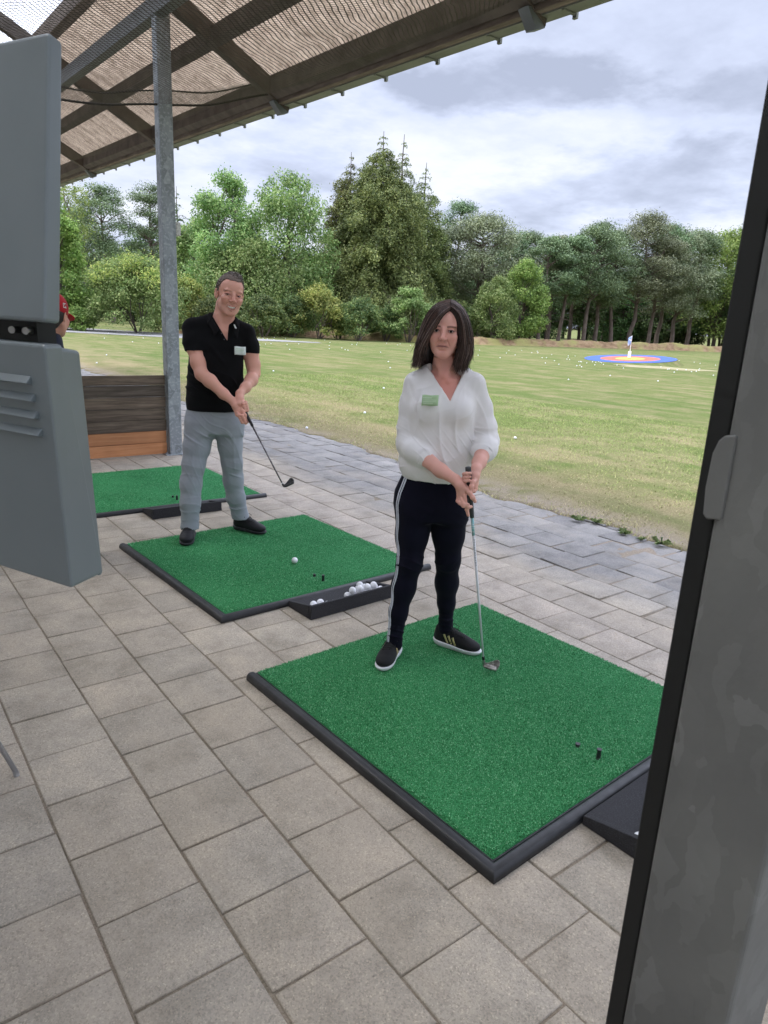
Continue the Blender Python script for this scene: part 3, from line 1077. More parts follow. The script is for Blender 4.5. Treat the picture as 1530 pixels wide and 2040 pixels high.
sheet('brown_roof_sheet', 1.02, 2.86, sheet_mat('brown_corrugated_sheet', (0.20, 0.155, 0.120), (0.56, 0.475, 0.39), 0.5, (1.0, 0.93, 0.84)))
sheet('milky_roof_sheet', -2.8, 1.0, sheet_mat('milky_corrugated_sheet', (0.84, 0.85, 0.86), (0.90, 0.905, 0.91), 0.8, (1.0, 1.0, 1.0)))
sheet('rear_roof_sheet', -3.3, -2.8, sheet_mat('brown_corrugated_sheet_rear', (0.16, 0.125, 0.105), (0.30, 0.25, 0.22), 0.05, (0.95, 0.85, 0.78)))
bw = MB()  # added unseen wall: cuts light from the rear, bounces fill forward
bw.box((-3.62, -6.0, 0.0), (-3.50, 20.0, 6.2))
m_bw = Mat('pale_fill_wall', rough=0.8)
m_bw.color(m_bw.ramp(m_bw.noise(3.0, 6, 0.6, stretch=(1, 0.5, 8)), [(0.3, (0.56, 0.53, 0.48)), (0.7, (0.70, 0.67, 0.62))]))
tag(bw.build('fill_wall', m_bw), 'unseen pale wall added behind the camera to block and bounce light', 'wall')

# posts
def post(x, y, wx, wy, h, mat, label, cat='post'):
    t = empty('steel_post', (x, y, 0.0))
    tag(t, label, cat)
    m = MB()
    m.box((-wx / 2, -wy / 2, 0.006), (wx / 2, wy / 2, h))
    m.build('shaft', mat, t, bevel=0.006)
    m = MB()
    m.box((-wx / 2 - 0.05, -wy / 2 - 0.03, 0.0), (wx / 2 + 0.05, wy / 2 + 0.03, 0.012))
    m.build('base_plate', mat, t, bevel=0.002)
    return t


post1 = post(1.335, 6.93, 0.15, 0.13, 4.62, m_galv, 'galvanised square steel post between the wooden partition and the man')
for yy in (-1,):
    pass
m = MB()
for sx in (-0.1, 0.1):
    m.lathe([(0.012, 0.012), (0.012, 0.024), (0.006, 0.034)], (sx, -0.035, 0), 8)
m.build('anchor_bolt', m_galv, post1)
m_plast = Mat('pale_plastic', (0.55, 0.55, 0.50), 0.5)
m_plast.color(m_plast.ramp(m_plast.noise(60, 2), [(0.5, (0.58, 0.58, 0.54)), (0.62, (0.36, 0.36, 0.34))]))
jb = empty('junction_box', (1.335 + 0.075 + 0.004, 6.93, 2.50))
tag(jb, 'small pale junction box fixed to the far steel post', 'junction box')
m = MB()
m.box((0, -0.055, -0.065), (0.055, 0.055, 0.075))
m.build('housing', m_plast, jb, bevel=0.006)
m = MB()
m.tube([(0.008, 0, 0.07), (0.008, 0.0, 0.7), (0.006, 0, 1.6)], 0.006, 6)
m.build('cable', m_plast, jb)

# near post, out of focus at the right edge
near = empty('steel_post', (-0.82 + 0.075, -0.776 + 0.075, 0.0))
tag(near, 'dark mottled galvanised steel post close by at the right edge of the picture', 'post')
m = MB()
m.box((-0.075, -0.075, 0.006), (0.075, 0.075, 5.25))
m.build('shaft', m_gold, near, bevel=0.008, seg=3)
m = MB()
m.box((-0.125, -0.105, 0.0), (0.125, 0.105, 0.012))
m.build('base_plate', m_gold, near)
m = MB()
m.box((-0.069, 0.0765, 0.013), (0.069, 0.106, 5.2))
m.build('rubber_strip', m_black, near, bevel=0.003)
m = MB()
m.prism([(0.062, 1.432), (0.082, 1.428), (0.0875, 1.434), (0.0905, 1.47), (0.0890, 1.515), (0.084, 1.532), (0.077, 1.540), (0.062, 1.543)], -0.0785, 0.02)
V = [(v[2], v[0], v[1]) for v in m.v]
m.v = V
m.f = [f[::-1] for f in m.f]
m.build('weld_bracket', m_gold, near, bevel=0.0025)

# wooden partition
part = empty('wooden_partition', (1.255, 6.95, 0.0))
tag(part, 'low partition of dark weathered boards over two fresh orange boards beside the far post', 'partition')


def woodmat(nm, cols, knot):
    M_ = Mat(nm, rough=0.8)
    g = M_.noise(2.2, 8, 0.65, stretch=(0.9, 4, 14), dist=0.6)
    g2 = M_.noise(1.2, 4, 0.6, stretch=(1, 1, 1.5))
    c_ = M_.ramp(g, cols)
    c_ = M_.mix(1.0, c_, M_.ramp(g2, [(0.3, (0.8, 0.8, 0.8)), (0.7, (1.2, 1.2, 1.2))]), 'MULTIPLY')
    oi_ = M_.node('ShaderNodeObjectInfo')
    rv_ = M_.ramp(oi_.outputs['Random'], [(0, (0.70, 0.70, 0.70)), (1, (1.30, 1.22, 1.12))])
    c_ = M_.mix(1.0, c_, rv_, 'MULTIPLY')
    v_ = M_.voro(2.6, stretch=(1.0, 0.6, 2.1))
    c_ = M_.mix(M_.ramp(v_, [(0.035, (1, 1, 1)), (0.085, (0, 0, 0))]), c_, knot)
    M_.color(c_)
    M_.bump(g, 0.4, 0.004)
    return M_


m_oldw = woodmat('old_boards', [(0.28, (0.045, 0.035, 0.026)), (0.5, (0.105, 0.082, 0.062)), (0.72, (0.19, 0.155, 0.125))], (0.03, 0.02, 0.012))
m_neww = woodmat('fresh_boards', [(0.25, (0.36, 0.155, 0.065)), (0.5, (0.46, 0.215, 0.10)), (0.75, (0.55, 0.29, 0.15))], (0.20, 0.07, 0.025))
z = 0.012
for i in range(7):
    h = 0.138 if i < 2 else (0.131 if i < 6 else 0.112)
    m = MB()
    x0_ = -1.75 - 0.01 * (i % 3)
    m.box((x0_, -0.020 - 0.002 * (i % 3), z), (-0.004 - 0.004 * (i % 2), 0.020, z + h - 0.0055))
    if i >= 2:
        m.box((x0_ + .002, -0.024, z + 0.012), (-0.010, -0.0205, z + 0.019))
    b_ = m.build('board', m_neww if i < 2 else m_oldw, part, bevel=0.004)
    b_['label'] = 'fresh orange board' if i < 2 else 'dark weathered board'
    z += h
for xx in (-0.9, -1.7):
    m = MB()
    m.box((xx - 0.03, 0.022, 0.0), (xx + 0.03, 0.08, 0.90))
    m.build('batten', m_oldw, part)

# net under the roof
def net_mat(nm, col, cell, th):
    M_ = Mat(nm, col, 0.8)
    n_ = M_.node('ShaderNodeUVMap')
    s_ = M_.node('ShaderNodeSeparateXYZ')
    M_.link(n_.outputs[0], s_.inputs[0])
    wob = M_.math('MULTIPLY', M_.math('SUBTRACT', M_.noise(2.2, 3), 0.5), 2.0)
    u = M_.math('ADD', M_.math('ADD', s_.outputs[0], s_.outputs[1]), wob)
    v = M_.math('ADD', M_.math('SUBTRACT', s_.outputs[0], s_.outputs[1]), wob)
    fu = M_.math('LESS_THAN', M_.math('FRACT', u), th)
    fv = M_.math('LESS_THAN', M_.math('FRACT', v), th)
    f = M_.math('MAXIMUM', fu, fv)
    M_.link(f, M_.b.inputs['Alpha'])
    return M_


def net(name, y0, y1, x0, x1, zf, mat, label, cell, parent=None):
    nx_, ny_ = 40, 90
    xs_ = np.linspace(x0, x1, nx_)
    ys_ = np.linspace(y0, y1, ny_)
    X, Y = np.meshgrid(xs_, ys_, indexing='ij')
    Z = np.vectorize(zf)(X, Y)
    V = np.stack([X, Y, Z], -1).reshape(-1, 3)
    ii, jj = np.meshgrid(np.arange(nx_ - 1), np.arange(ny_ - 1), indexing='ij')
    q = (ii * ny_ + jj).ravel()
    F = np.stack([q, q + 1, q + ny_ + 1, q + ny_], 1)
    me = mesh_np(name, V, F)
    uv = me.uv_layers.new(name='UVMap')
    li = F.ravel()
    UV = np.stack([V[li, 0] / cell, V[li, 1] / cell], 1).astype(np.float32)
    uv.data.foreach_set('uv', UV.ravel())
    o = obj(name, me, mat, parent, smooth=True)
    return o


xk = [-3, -1.2, 0.285, 0.831, 1.349, 1.853, 2.333, 2.60]
zk = [3.45, 3.48, 3.55, 3.61, 3.70, 3.82, 3.975, 4.06]


def zn1(x, y):
    z_ = np.interp(x, xk, zk) + 0.022 * (y - 6.9)
    s_ = max(0.0, math.sin((y + 0.7) / 3.8 * math.pi) ** 2)
    return z_ - 0.05 * s_ + 0.012 * math.sin(x * 5 + y * 3)


m_net = net_mat('net_mesh', (0.050, 0.040, 0.032), 0.03, 0.235)
net1 = empty('safety_net', (1.31, 5.0, 3.7))
tag(net1, 'fine brown safety net slung under the shelter roof over the near bays', 'net')
o = net('mesh', -4.0, 6.9, -3.0, 2.60, zn1, m_net, '', 0.048, net1)
o.location = (-1.31, -5.0, -3.7)
m_rope = Mat('dark_rope', (0.03, 0.026, 0.022), 0.9)
m = MB()
m.tube([(x - 1.31, 6.9 - 5.0, zn1(x, 6.9) - 3.7) for x in np.linspace(-3, 2.6, 60)], 0.011, 6)
m.build('edge_rope', m_rope, net1)


def zn2(x, y):
    return zn1(x, 6.9) + 0.16 + 0.022 * (y - 6.9) - 0.06 * math.sin((y - 7.0) / 3.9 * math.pi) ** 2


net2 = empty('safety_net', (1.31, 11.0, 3.9))
tag(net2, 'fine brown safety net under the roof beyond the far steel post', 'net')
o = net('mesh', 7.05, 19, -3.0, 2.58, zn2, m_net, '', 0.048, net2)
o.location = (-1.31, -11.0, -3.9)
m = MB()
m.tube([(x - 1.31, 7.05 - 11.0, zn2(x, 7.05) - 3.9 - 0.03 * math.sin(x * 2.2) ** 2) for x in np.linspace(-3, 2.58, 60)], 0.008, 6)
m.build('edge_rope', m_rope, net2)

# ================================================================== display stand close by at the left
AH = Vector((0.6157, 0.7880, 0))
RH = Vector((0.7880, -0.6157, 0))


def cf(X, D, Z):
    return CAM.x + RH.x * X + AH.x * D, CAM.y + RH.y * X + AH.y * D, Z


m_scr = Mat('grey_plastic_housing', rough=0.38)
m_scr.color(m_scr.ramp(m_scr.noise(3, 4, 0.6), [(0.3, (0.165, 0.196, 0.212)), (0.7, (0.195, 0.228, 0.244))]))
m_scr.bump(m_scr.noise(400, 2), 0.08, 0.001)
st_o = Vector(cf(-0.85, 1.40, 0))
disp = empty('display_stand', st_o)
tag(disp, 'blue-grey plastic ball-tracking display stand close by at the left edge', 'display stand')


def dq(X, D, Z):
    return tuple(Vector(cf(X, D, Z)) - st_o)


# face direction: from the right front edge back to the left
def slab(m, fr_top, fr_bot, depth_top, depth_bot, width=0.62, rec=0.52):
    """fr_*: (X, D, Z) of the right front edge; width runs left, receding"""
    P = []
    for (X, D, Z), dp in ((fr_bot, depth_bot), (fr_top, depth_top)):
        lx, ld = X - width, D + width * rec
        P += [dq(lx, ld, Z), dq(X, D, Z), dq(X + 0.004, D + dp, Z - 0.006 * dp / 0.1), dq(lx + 0.03, ld + dp, Z)]
    m.hexa(P)


m = MB()
slab(m, (-0.509, 1.132, 2.032), (-0.509, 1.052, 1.633), 0.034, 0.042)
m.build('screen_housing', m_scr, disp, bevel=0.006, seg=3)
m = MB()
W_, RC = 0.62, 0.52
P = []
for (X, D, Z), dp in (((-0.509, 1.074, 1.207), 0.125), ((-0.509, 1.047, 1.602), 0.053)):
    P += [dq(X - W_, D + W_ * RC, Z), dq(X, D, Z), dq(X + 0.002, D + dp, Z - 0.019 if dp > .1 else Z - 0.002), dq(X - W_ + 0.03, D + W_ * RC + dp, Z)]
m.hexa(P)
# shoulder step at the back of the side
P = [dq(-0.53, 1.180, 1.20), dq(-0.5075, 1.180, 1.186), dq(-0.5075, 1.199, 1.188), dq(-0.53, 1.199, 1.2),
     dq(-0.53, 1.085, 1.598), dq(-0.5075, 1.085, 1.597), dq(-0.5075, 1.162, 1.588), dq(-0.53, 1.162, 1.588)]
m.hexa(P)
low = m.build('lower_housing', m_scr, disp, bevel=0.006, seg=3)
# louvres on the front
nrm = Vector(cf(0, 0, 0)) - Vector(cf(RC, 1.0, 0))
nrm = nrm.normalized()
for k in range(4):
    z0 = 1.552 - 0.0265 * k
    dl = 0.022 - 0.002 * k * 0
    xr = -0.533 + 0.0035 * k - 0.010
    m = MB()
    P = []
    for zz, pr in ((z0 - 0.013, 0.007), (z0, 0.0)):
        for X in (xr - 0.10, xr):
            dd_ = (-0.509 - X) * RC + 1.047 + (1.602 - zz) * 0.068
            P.append((X, dd_, zz, pr))
    a, b, c, d_ = P
    # wedge louvre
    V = [dq(a[0], a[1] + .002, a[2]), dq(b[0], b[1] + .002, b[2]), dq(b[0] - .004, b[1] - .012, b[2] + .003), dq(a[0], a[1] - .012, a[2] + .003),
         dq(c[0], c[1] + .002, c[2]), dq(d_[0], d_[1] + .002, d_[2]), dq(d_[0] - .002, d_[1] - .001, d_[2]), dq(c[0], c[1] - .001, c[2])]
    m.hexa(V)
    m.build('louvre', m_scr, low, bevel=0.002)
m_chrome = Mat('bright_metal', (0.35, 0.35, 0.35), 0.3, 1.0)
m = MB()
m.hexa([dq(-0.9, 1.30, 1.594), dq(-0.545, 1.10, 1.594), dq(-0.53, 1.13, 1.594), dq(-0.88, 1.34, 1.594),
        dq(-0.9, 1.30, 1.642), dq(-0.545, 1.10, 1.642), dq(-0.53, 1.13, 1.642), dq(-0.88, 1.34, 1.642)])
m.build('hinge_bar', m_black, disp)
for X_ in (-0.556, -0.585):
    m = MB()
    dd_ = 1.085 + (-0.545 - X_) * 0.52
    m.tube([dq(X_, dd_ - 0.004, 1.618), dq(X_, dd_ + 0.02, 1.618)], 0.0055, 12)
    m.build('hinge_bolt', m_chrome, disp)
m = MB()
m.tube([dq(-1.30, 1.50, 0.012), dq(-1.30, 1.50, 1.61)], 0.025, 14)
m.hexa([dq(-1.33, 1.49, 1.45), dq(-1.05, 1.40, 1.45), dq(-1.05, 1.44, 1.45), dq(-1.33, 1.53, 1.45), dq(-1.33, 1.49, 1.55), dq(-1.05, 1.40, 1.55), dq(-1.05, 1.44, 1.55), dq(-1.33, 1.53, 1.55)])
m.build('stand_pole', m_black, disp, smooth=False)
m = MB()
m.lathe([(0.20, 0), (0.20, 0.01), (0.05, 0.02)], dq(-1.30, 1.50, 0.002), 28)
m.build('base_disc', m_black, disp)

# thin metal leg of a folding rack standing just outside the picture
rk = empty('folding_rack', (-1.62, 1.66, 0))
tag(rk, 'folding rack on thin silver tube legs at the left edge, one leg tip in view', 'rack')
m_alu = Mat('aluminium_tube', (0.45, 0.46, 0.48), 0.35, 0.7)
gx_, gy_ = -1.376 + 1.62, 1.445 - 1.66
top = Vector((-0.05, 0.16, 0.80))
for k, (fx, fy) in enumerate([(gx_, gy_), (-0.33, -0.05), (0.02, 0.46)]):
    m = MB()
    f0 = Vector((fx, fy, 0.012))
    m.tube([f0, f0.lerp(top, 0.5), top], 0.009, 10)
    lg = m.build('leg', m_alu, rk, smooth=True)
    m = MB()
    m.tube([(fx, fy, 0.0), (f0 + (top - f0) * 0.010)], 0.0098, 10)
    m.build('rubber_foot', m_alu, lg)
m = MB()
m.lathe([(0.03, -0.03), (0.045, 0.0), (0.05, 0.04), (0.02, 0.06)], tuple(top), 14)
m.build('hub', m_black, rk)

# ================================================================== TREES
def leaf_mat(name, stops, trans=0.35, rough=0.6):
    M_ = Mat(name, rough=rough, spec=0.3)
    c_ = M_.ramp(M_.island(), stops)
    big = M_.ramp(M_.noise(0.55, 3, 0.6), [(0.32, (0.62, 0.66, 0.62)), (0.68, (1.42, 1.38, 1.25))])
    c_ = M_.mix(1.0, c_, big, 'MULTIPLY')
    oi = M_.node('ShaderNodeObjectInfo')
    hv = M_.node('ShaderNodeHueSaturation')
    M_.link(M_.math('MULTIPLY_ADD', oi.outputs['Random'], 0.035, 0.470), hv.inputs['Hue'])
    M_.link(M_.math('MULTIPLY_ADD', oi.outputs['Random'], 0.35, 0.85), hv.inputs['Value'])
    M_.link(c_, hv.inputs['Color'])
    c_ = hv.outputs[0]
    M_.color(c_)
    t_ = M_.node('ShaderNodeBsdfTranslucent')
    M_.link(c_, t_.inputs['Color'])
    x_ = M_.node('ShaderNodeMixShader')
    x_.inputs[0].default_value = trans
    M_.link(M_.b.outputs[0], x_.inputs[1])
    M_.link(t_.outputs[0], x_.inputs[2])
    M_.link(x_.outputs[0], M_.out.inputs['Surface'])
    return M_


def g3(a, b, c):
    return [(0.0, a), (0.5, b), (1.0, c)]


M_BRIGHT = leaf_mat('leaves_bright_green', g3((0.093, 0.179, 0.038), (0.168, 0.276, 0.069), (0.319, 0.414, 0.137)))
M_SILVER = leaf_mat('leaves_fresh_green', g3((0.082, 0.172, 0.048), (0.155, 0.260, 0.081), (0.363, 0.462, 0.202)))
M_YELLOW = leaf_mat('leaves_yellow_green', g3((0.112, 0.179, 0.043), (0.225, 0.297, 0.078), (0.480, 0.483, 0.156)))
M_RHODO = leaf_mat('leaves_dark_shrub', g3((0.045, 0.090, 0.031), (0.098, 0.159, 0.050), (0.240, 0.276, 0.099)))
M_PINE = leaf_mat('pine_needles', g3((0.062, 0.112, 0.056), (0.121, 0.189, 0.092), (0.215, 0.287, 0.157)), 0.2)
M_PINEG = leaf_mat('grey_pine_needles', g3((0.098, 0.126, 0.070), (0.176, 0.216, 0.126), (0.293, 0.322, 0.203)), 0.2)
M_CYP = leaf_mat('cypress_sprays', g3((0.071, 0.101, 0.037), (0.132, 0.171, 0.059), (0.266, 0.293, 0.109)), 0.2)
M_DARKF = leaf_mat('forest_leaves', g3((0.039, 0.081, 0.030), (0.078, 0.143, 0.052), (0.146, 0.224, 0.083)), 0.25)
m_bark = Mat('bark', rough=0.95, spec=0.1)
bn_ = m_bark.noise(2.5, 6, 0.7, stretch=(3, 3, 0.5))
m_bark.color(m_bark.ramp(bn_, [(0.3, (0.060, 0.048, 0.040)), (0.55, (0.13, 0.105, 0.088)), (0.75, (0.21, 0.175, 0.150))]))
m_bark.bump(bn_, 0.6, 0.05)
m_pbark = Mat('pine_bark', rough=0.95, spec=0.1)
m_pbark.color(m_pbark.ramp(m_pbark.noise(2.2, 6, 0.7, stretch=(3, 3, 0.6)), [(0.3, (0.075, 0.058, 0.050)), (0.55, (0.15, 0.118, 0.100)), (0.75, (0.24, 0.19, 0.165))]))


def rdir(rs, n):
    v = rs.normal(size=(n, 3))
    return v / np.linalg.norm(v, axis=1)[:, None]


def leaves(P, size, rs, up=0.3, aspect=0.55, nrm=None):
    """leaf-shaped quads at points P; size per leaf"""
    q_ = 0.76
    if len(P) > 30:      # finer, denser foliage: jittered second set
        P = np.concatenate([P, P + rs.normal(size=P.shape) * (size * 0.55)])
        if nrm is not None:
            nrm = np.concatenate([nrm, nrm])
    n = len(P)
    size = size * q_
    d = rdir(rs, n)
    if nrm is not None:
        d = d * 0.9 + nrm * 0.8
    d[:, 2] += up
    d /= np.linalg.norm(d, axis=1)[:, None]
    t = np.cross(d, rdir(rs, n))
    t /= np.linalg.norm(t, axis=1)[:, None] + 1e-9
    b = np.cross(d, t)
    s = size * (0.6 + 0.8 * rs.rand(n))
    t *= (s * 0.5)[:, None]
    b *= (s * 0.5 * aspect)[:, None]
    V = np.stack([P - t, P + b * 1.0 - t * 0.1, P + t, P - b * 1.0 - t * 0.1], 1).reshape(-1, 3)
    return V


def leaf_mesh(name, chunks):
    V = np.concatenate(chunks)
    return mesh_np(name, V, np.arange(len(V)).reshape(-1, 4))


def clump_pts(c, r, n, rs, flat=0.75, shell=0.5):
    d = rdir(rs, n)
    rad = r * (1 - shell * rs.rand(n) ** 1.5)
    p = d * rad[:, None]
    p[:, 2] *= flat
    return c + p, d


def limb(m, p0, p1, r0, r1, rs, n=5, wob=0.06, sides=7):
    p0, p1 = np.array(p0, float), np.array(p1, float)
    L_ = np.linalg.norm(p1 - p0)
    pts = [p0 + (p1 - p0) * t + (rs.normal(size=3) * wob * L_ * math.sin(math.pi * t)) for t in np.linspace(0, 1, n)]
    m.tube([tuple(p) for p in pts], list(np.linspace(r0, r1, n)), sides, cap=False)
    return pts


def gen_decid(rs, h, w, low=0.08, top=0.5, ncl=70, npc=130, leaf=0.26, lean=0.0, forks=1, flat=0.8):
    """h height, w crown width; returns trunk MB, crown chunks"""
    tr = MB()
    ch = []
    cents = []
    r = w / 2
    for k in range(ncl):
        t = rs.rand()
        z = h * (low + (0.97 - low) * t)
        prof = math.sin(math.pi * min(1, max(0.02, (t * (1 - top) + (1 - top) * 0 + 0.12) ** 0.75)) ** 0.9) if False else (
            (0.55 + 0.45 * math.sin(math.pi * min(1.0, t / top * 0.5))) if t < top else math.cos((t - top) / (1 - top) * math.pi / 2) ** 0.62)
        a = rs.rand() * 6.283
        rr = r * prof * (0.35 + 0.6 * math.sqrt(rs.rand()))
        c = np.array([math.cos(a) * rr + lean * z, math.sin(a) * rr, z])
        cr = r * (0.20 + 0.16 * rs.rand()) * (0.75 + 0.4 * prof)
        cents.append((c, cr))
    for c, cr in cents:
        n = int(npc * (cr / (r * 0.28)) ** 2)
        p, d = clump_pts(c, cr, n, rs, flat)
        ch.append(leaves(p, leaf, rs, 0.3, 0.6, d))
        # sprigs sticking out
        ns = max(4, n // 9)
        q = c + rdir(rs, ns) * (cr * (0.95 + 0.45 * rs.rand(ns)))[:, None]
        ch.append(leaves(q, leaf * 0.85, rs, 0.5, 0.5))
    tops = []
    for f in range(forks):
        off = np.array([rs.normal() * w * 0.03, rs.normal() * w * 0.03, 0])
        tops.append(limb(tr, off, off + np.array([rs.normal() * w * .07 + lean * h, rs.normal() * w * .07, h * 0.85]), 0.016 * h + 0.04, 0.02, rs, 7, 0.02))
    for c, cr in cents[::2]:
        tp = tops[rs.randint(len(tops))]
        i = min(len(tp) - 2, max(1, int(c[2] / h / 0.85 * 6) - 1))
        limb(tr, tp[i], c, 0.006 * h + 0.01, 0.012, rs, 4, 0.06, 5)
    return tr, ch


def gen_pine(rs, h, w, bare=0.42, ncl=46, npc=120, leaf=0.24, dead=True, trunk_lean=0.03):
    tr = MB()
    ch = []
    lx, ly = rs.normal() * trunk_lean * h, rs.normal() * trunk_lean * h
    tp = limb(tr, (0, 0, -0.1), (lx, ly, h * 0.93), 0.017 * h + 0.05, 0.04, rs, 9, 0.012, 9)
    tp = np.array(tp)
    for k in range(ncl):
        t = bare + (1 - bare) * rs.rand() ** 0.8
        z = h * t
        u = (t - bare) / (1 - bare)
        prof = (0.55 + 0.6 * u) if u < 0.45 else max(0.12, math.cos((u - 0.45) / 0.55 * math.pi / 2) ** 0.7 * 0.85)
        a = rs.rand() * 6.283
        rr = w / 2 * prof * (0.35 + 0.65 * math.sqrt(rs.rand()))
        ip = np.array([np.interp(z * 0.93, tp[:, 2], tp[:, 0]), np.interp(z * 0.93, tp[:, 2], tp[:, 1]), 0])
        c = ip + np.array([math.cos(a) * rr, math.sin(a) * rr, z])
        cr = w * (0.085 + 0.07 * rs.rand())
        # umbrella-like pads of needle tufts
        p, d = clump_pts(c, cr * 1.25, npc, rs, 0.42, 0.7)
        ch.append(leaves(p, leaf, rs, 0.9, 0.42, d * 0.5))
        nt_ = npc // 4
        q = c + rdir(rs, nt_) * (cr * (1.0 + 0.55 * rs.rand(nt_)))[:, None] * np.array([1.15, 1.15, 0.5])
        ch.append(leaves(q, leaf * 0.9, rs, 1.2, 0.35))
        st = ip + np.array([0, 0, z - rr * 0.35 - 0.2])
        limb(tr, st, c, 0.0042 * h + 0.012, 0.012, rs, 4, 0.08, 5)
    if dead:
        for k in range(10):
            z = h * (bare * (0.55 + 0.5 * rs.rand()))
            a = rs.rand() * 6.283
            l = w * (0.10 + 0.15 * rs.rand())
            ip = np.array([np.interp(z, tp[:, 2], tp[:, 0]), np.interp(z, tp[:, 2], tp[:, 1]), z])
            limb(tr, ip, ip + np.array([math.cos(a) * l, math.sin(a) * l, -0.1 * l + 0.1]), 0.025, 0.008, rs, 4, 0.1, 4)
    return tr, ch


def gen_conifer(rs, h, w, base=0.04, levels=26, per=9, leaf=0.30, droop=0.5, sparse_top=0.22, power=0.8, dens=1.0):
    """layered conifer with drooping boughs and hanging sprays"""
    tr = MB()
    ch = []
    limb(tr, (0, 0, -0.1), (rs.normal() * 0.1, 0, h), 0.014 * h + 0.06, 0.02, rs, 8, 0.006, 8)
    for i in range(levels):
        t = base + (0.985 - base) * (i + rs.rand() * 0.6) / levels
        R = w / 2 * ((1 - t) ** power) * (0.78 + 0.40 * rs.rand()) * (1.0 if t < 0.80 else max(0.42, 1 - (t - 0.80) * 3.2)) + 0.14
        nb_ = per if t < 1 - sparse_top else max(4, per - 3)
        for k in range(nb_):
            a = rs.rand() * 6.283
            l = R * (0.7 + 0.45 * rs.rand())
            dv = np.array([math.cos(a), math.sin(a), 0])
            m_ = max(5, int(l * 15 * dens)) * (2 if t < 0.9 else 1)
            s = rs.rand(m_) ** 0.7
            hang = rs.rand(m_) ** 1.4
            path = np.outer(s * l, dv)
            zz = h * t + l * (0.22 * np.sin(s * 2.2) - droop * s ** 2 * 0.75)
            lat = np.stack([-dv[1] * np.ones(m_), dv[0] * np.ones(m_), np.zeros(m_)], 1) * ((rs.rand(m_) - 0.5) * l * 0.42 * (1.1 - s))[:, None]
            P = path + lat
            P[:, 2] += zz - hang * (0.10 + 0.16 * l)
            V = leaves(P, leaf * (0.75 + 0.5 * (1 - t)), rs, 0.2, 0.42)
            ch.append(V)
            if l > 1.2 and rs.rand() < 0.55:      # bulging pad of sprays near the bough end
                cpad = dv * l * (0.62 + 0.25 * rs.rand()) + np.array([0, 0, h * t - droop * l * 0.28])
                p_, d_ = clump_pts(cpad, 0.34 + 0.15 * l, int(60 + 34 * l), rs, 0.62, 0.6)
                ch.append(leaves(p_, leaf * 0.85, rs, 0.4, 0.4, d_))
            if k % 2 == 0 and l > 0.5:
                pts = [tuple(dv * l * q + np.array([0, 0, h * t + l * (0.22 * math.sin(q * 2.2) - droop * q * q * 0.75)])) for q in (0, 0.35, 0.7, 0.95)]
                tr.tube(pts, [0.03, 0.022, 0.014, 0.006], 4, cap=False)
    return tr, ch


def gen_bush(rs, h, w, ncl=60, npc=120, leaf=0.2, flat=0.7):
    tr = MB()
    ch = []
    for k in range(ncl):
        a = rs.rand() * 6.283
        e = rs.rand() ** 0.8
        el = e * math.pi / 2
        rr = w / 2 * math.cos(el) ** 0.7 * (0.55 + 0.32 * rs.rand())
        z = h * (0.13 + 0.72 * math.sin(el) * (0.7 + 0.35 * rs.rand()))
        c = np.array([math.cos(a) * rr, math.sin(a) * rr, z])
        cr = w * (0.085 + 0.055 * rs.rand())
        p, d = clump_pts(c, cr, npc, rs, flat, 0.6)
        ch.append(leaves(p, leaf, rs, 0.5, 0.6, d))
        ns = npc // 8
        q = c + rdir(rs, ns) * (cr * (1 + 0.4 * rs.rand(ns)))[:, None]
        ch.append(leaves(q, leaf, rs, 0.7, 0.45))
    for k in range(7):
        a = rs.rand() * 6.283
        limb(tr, (0.1 * math.cos(a), 0.1 * math.sin(a), -0.05), (w * .28 * math.cos(a), w * .28 * math.sin(a), h * .6), 0.05, 0.015, rs, 4, 0.06, 5)
    return tr, ch


def place_tree(kind, az, D, gen, leafm, barkm, label, cat='tree', grp=None, z=0.0):
    x, y = cpt(az, D)
    t = empty(kind, (x, y, z))
    tag(t, label, cat, grp)
    tr, ch = gen
    tr.build('trunk' if cat == 'tree' else 'stem', barkm, t, smooth=True)
    for i, c in enumerate(ch):      # keep foliage off the ground
        pass
    obj('crown' if cat == 'tree' else 'foliage', leaf_mesh('crown', ch), leafm, t)
    return t


def RS(i):
    return np.random.RandomState(1000 + i)


DEC = 'broadleaf_tree'
place_tree(DEC, 76.81, 52, gen_decid(RS(1), 8.4, 3.6, 0.0, 0.4, 75, 120, 0.24), M_BRIGHT, m_bark, 'bright green leafy tree half hidden by the grey display stand')
# birch with hanging twigs
rs = RS(2)
tr, ch = gen_decid(rs, 10.9, 4.2, 0.45, 0.6, 26, 60, 0.2)
for k in range(46):
    a, r0 = rs.rand() * 6.283, rs.rand() ** .5 * 2.6
    z0 = 8.0 + 3.1 * rs.rand()
    n = 26
    s = rs.rand(n)
    P = np.stack([r0 * math.cos(a) + s * 0.25 + rs.normal(size=n) * .06, r0 * math.sin(a) + rs.normal(size=n) * .06, z0 - s * 1.9], 1)
    ch.append(leaves(P, 0.17, rs, -0.2, 0.5))
place_tree('birch_tree', 76.0, 64, (tr, ch), M_BRIGHT, m_bark, 'birch with hanging twigs just under the roof edge at the far left')
place_tree('pine_tree', 73.14, 75, gen_pine(RS(3), 12.2, 7.6, 0.42, 52, 150, 0.25), M_PINE, m_pbark, 'tall round-topped pine standing behind the yellow-green bush')
place_tree('pine_tree', 70.41, 78, gen_pine(RS(4), 13.6, 6.4, 0.30, 52, 150, 0.25), M_PINE, m_pbark, 'dark pine whose top shows just left of the far steel post')
place_tree('spruce_tree', 68.4, 80, gen_conifer(RS(5), 13.6, 4.6, 0.05, 24, 7, 0.3), M_PINE, m_bark, 'narrow dark spruce with a thin tip just right of the far steel post')
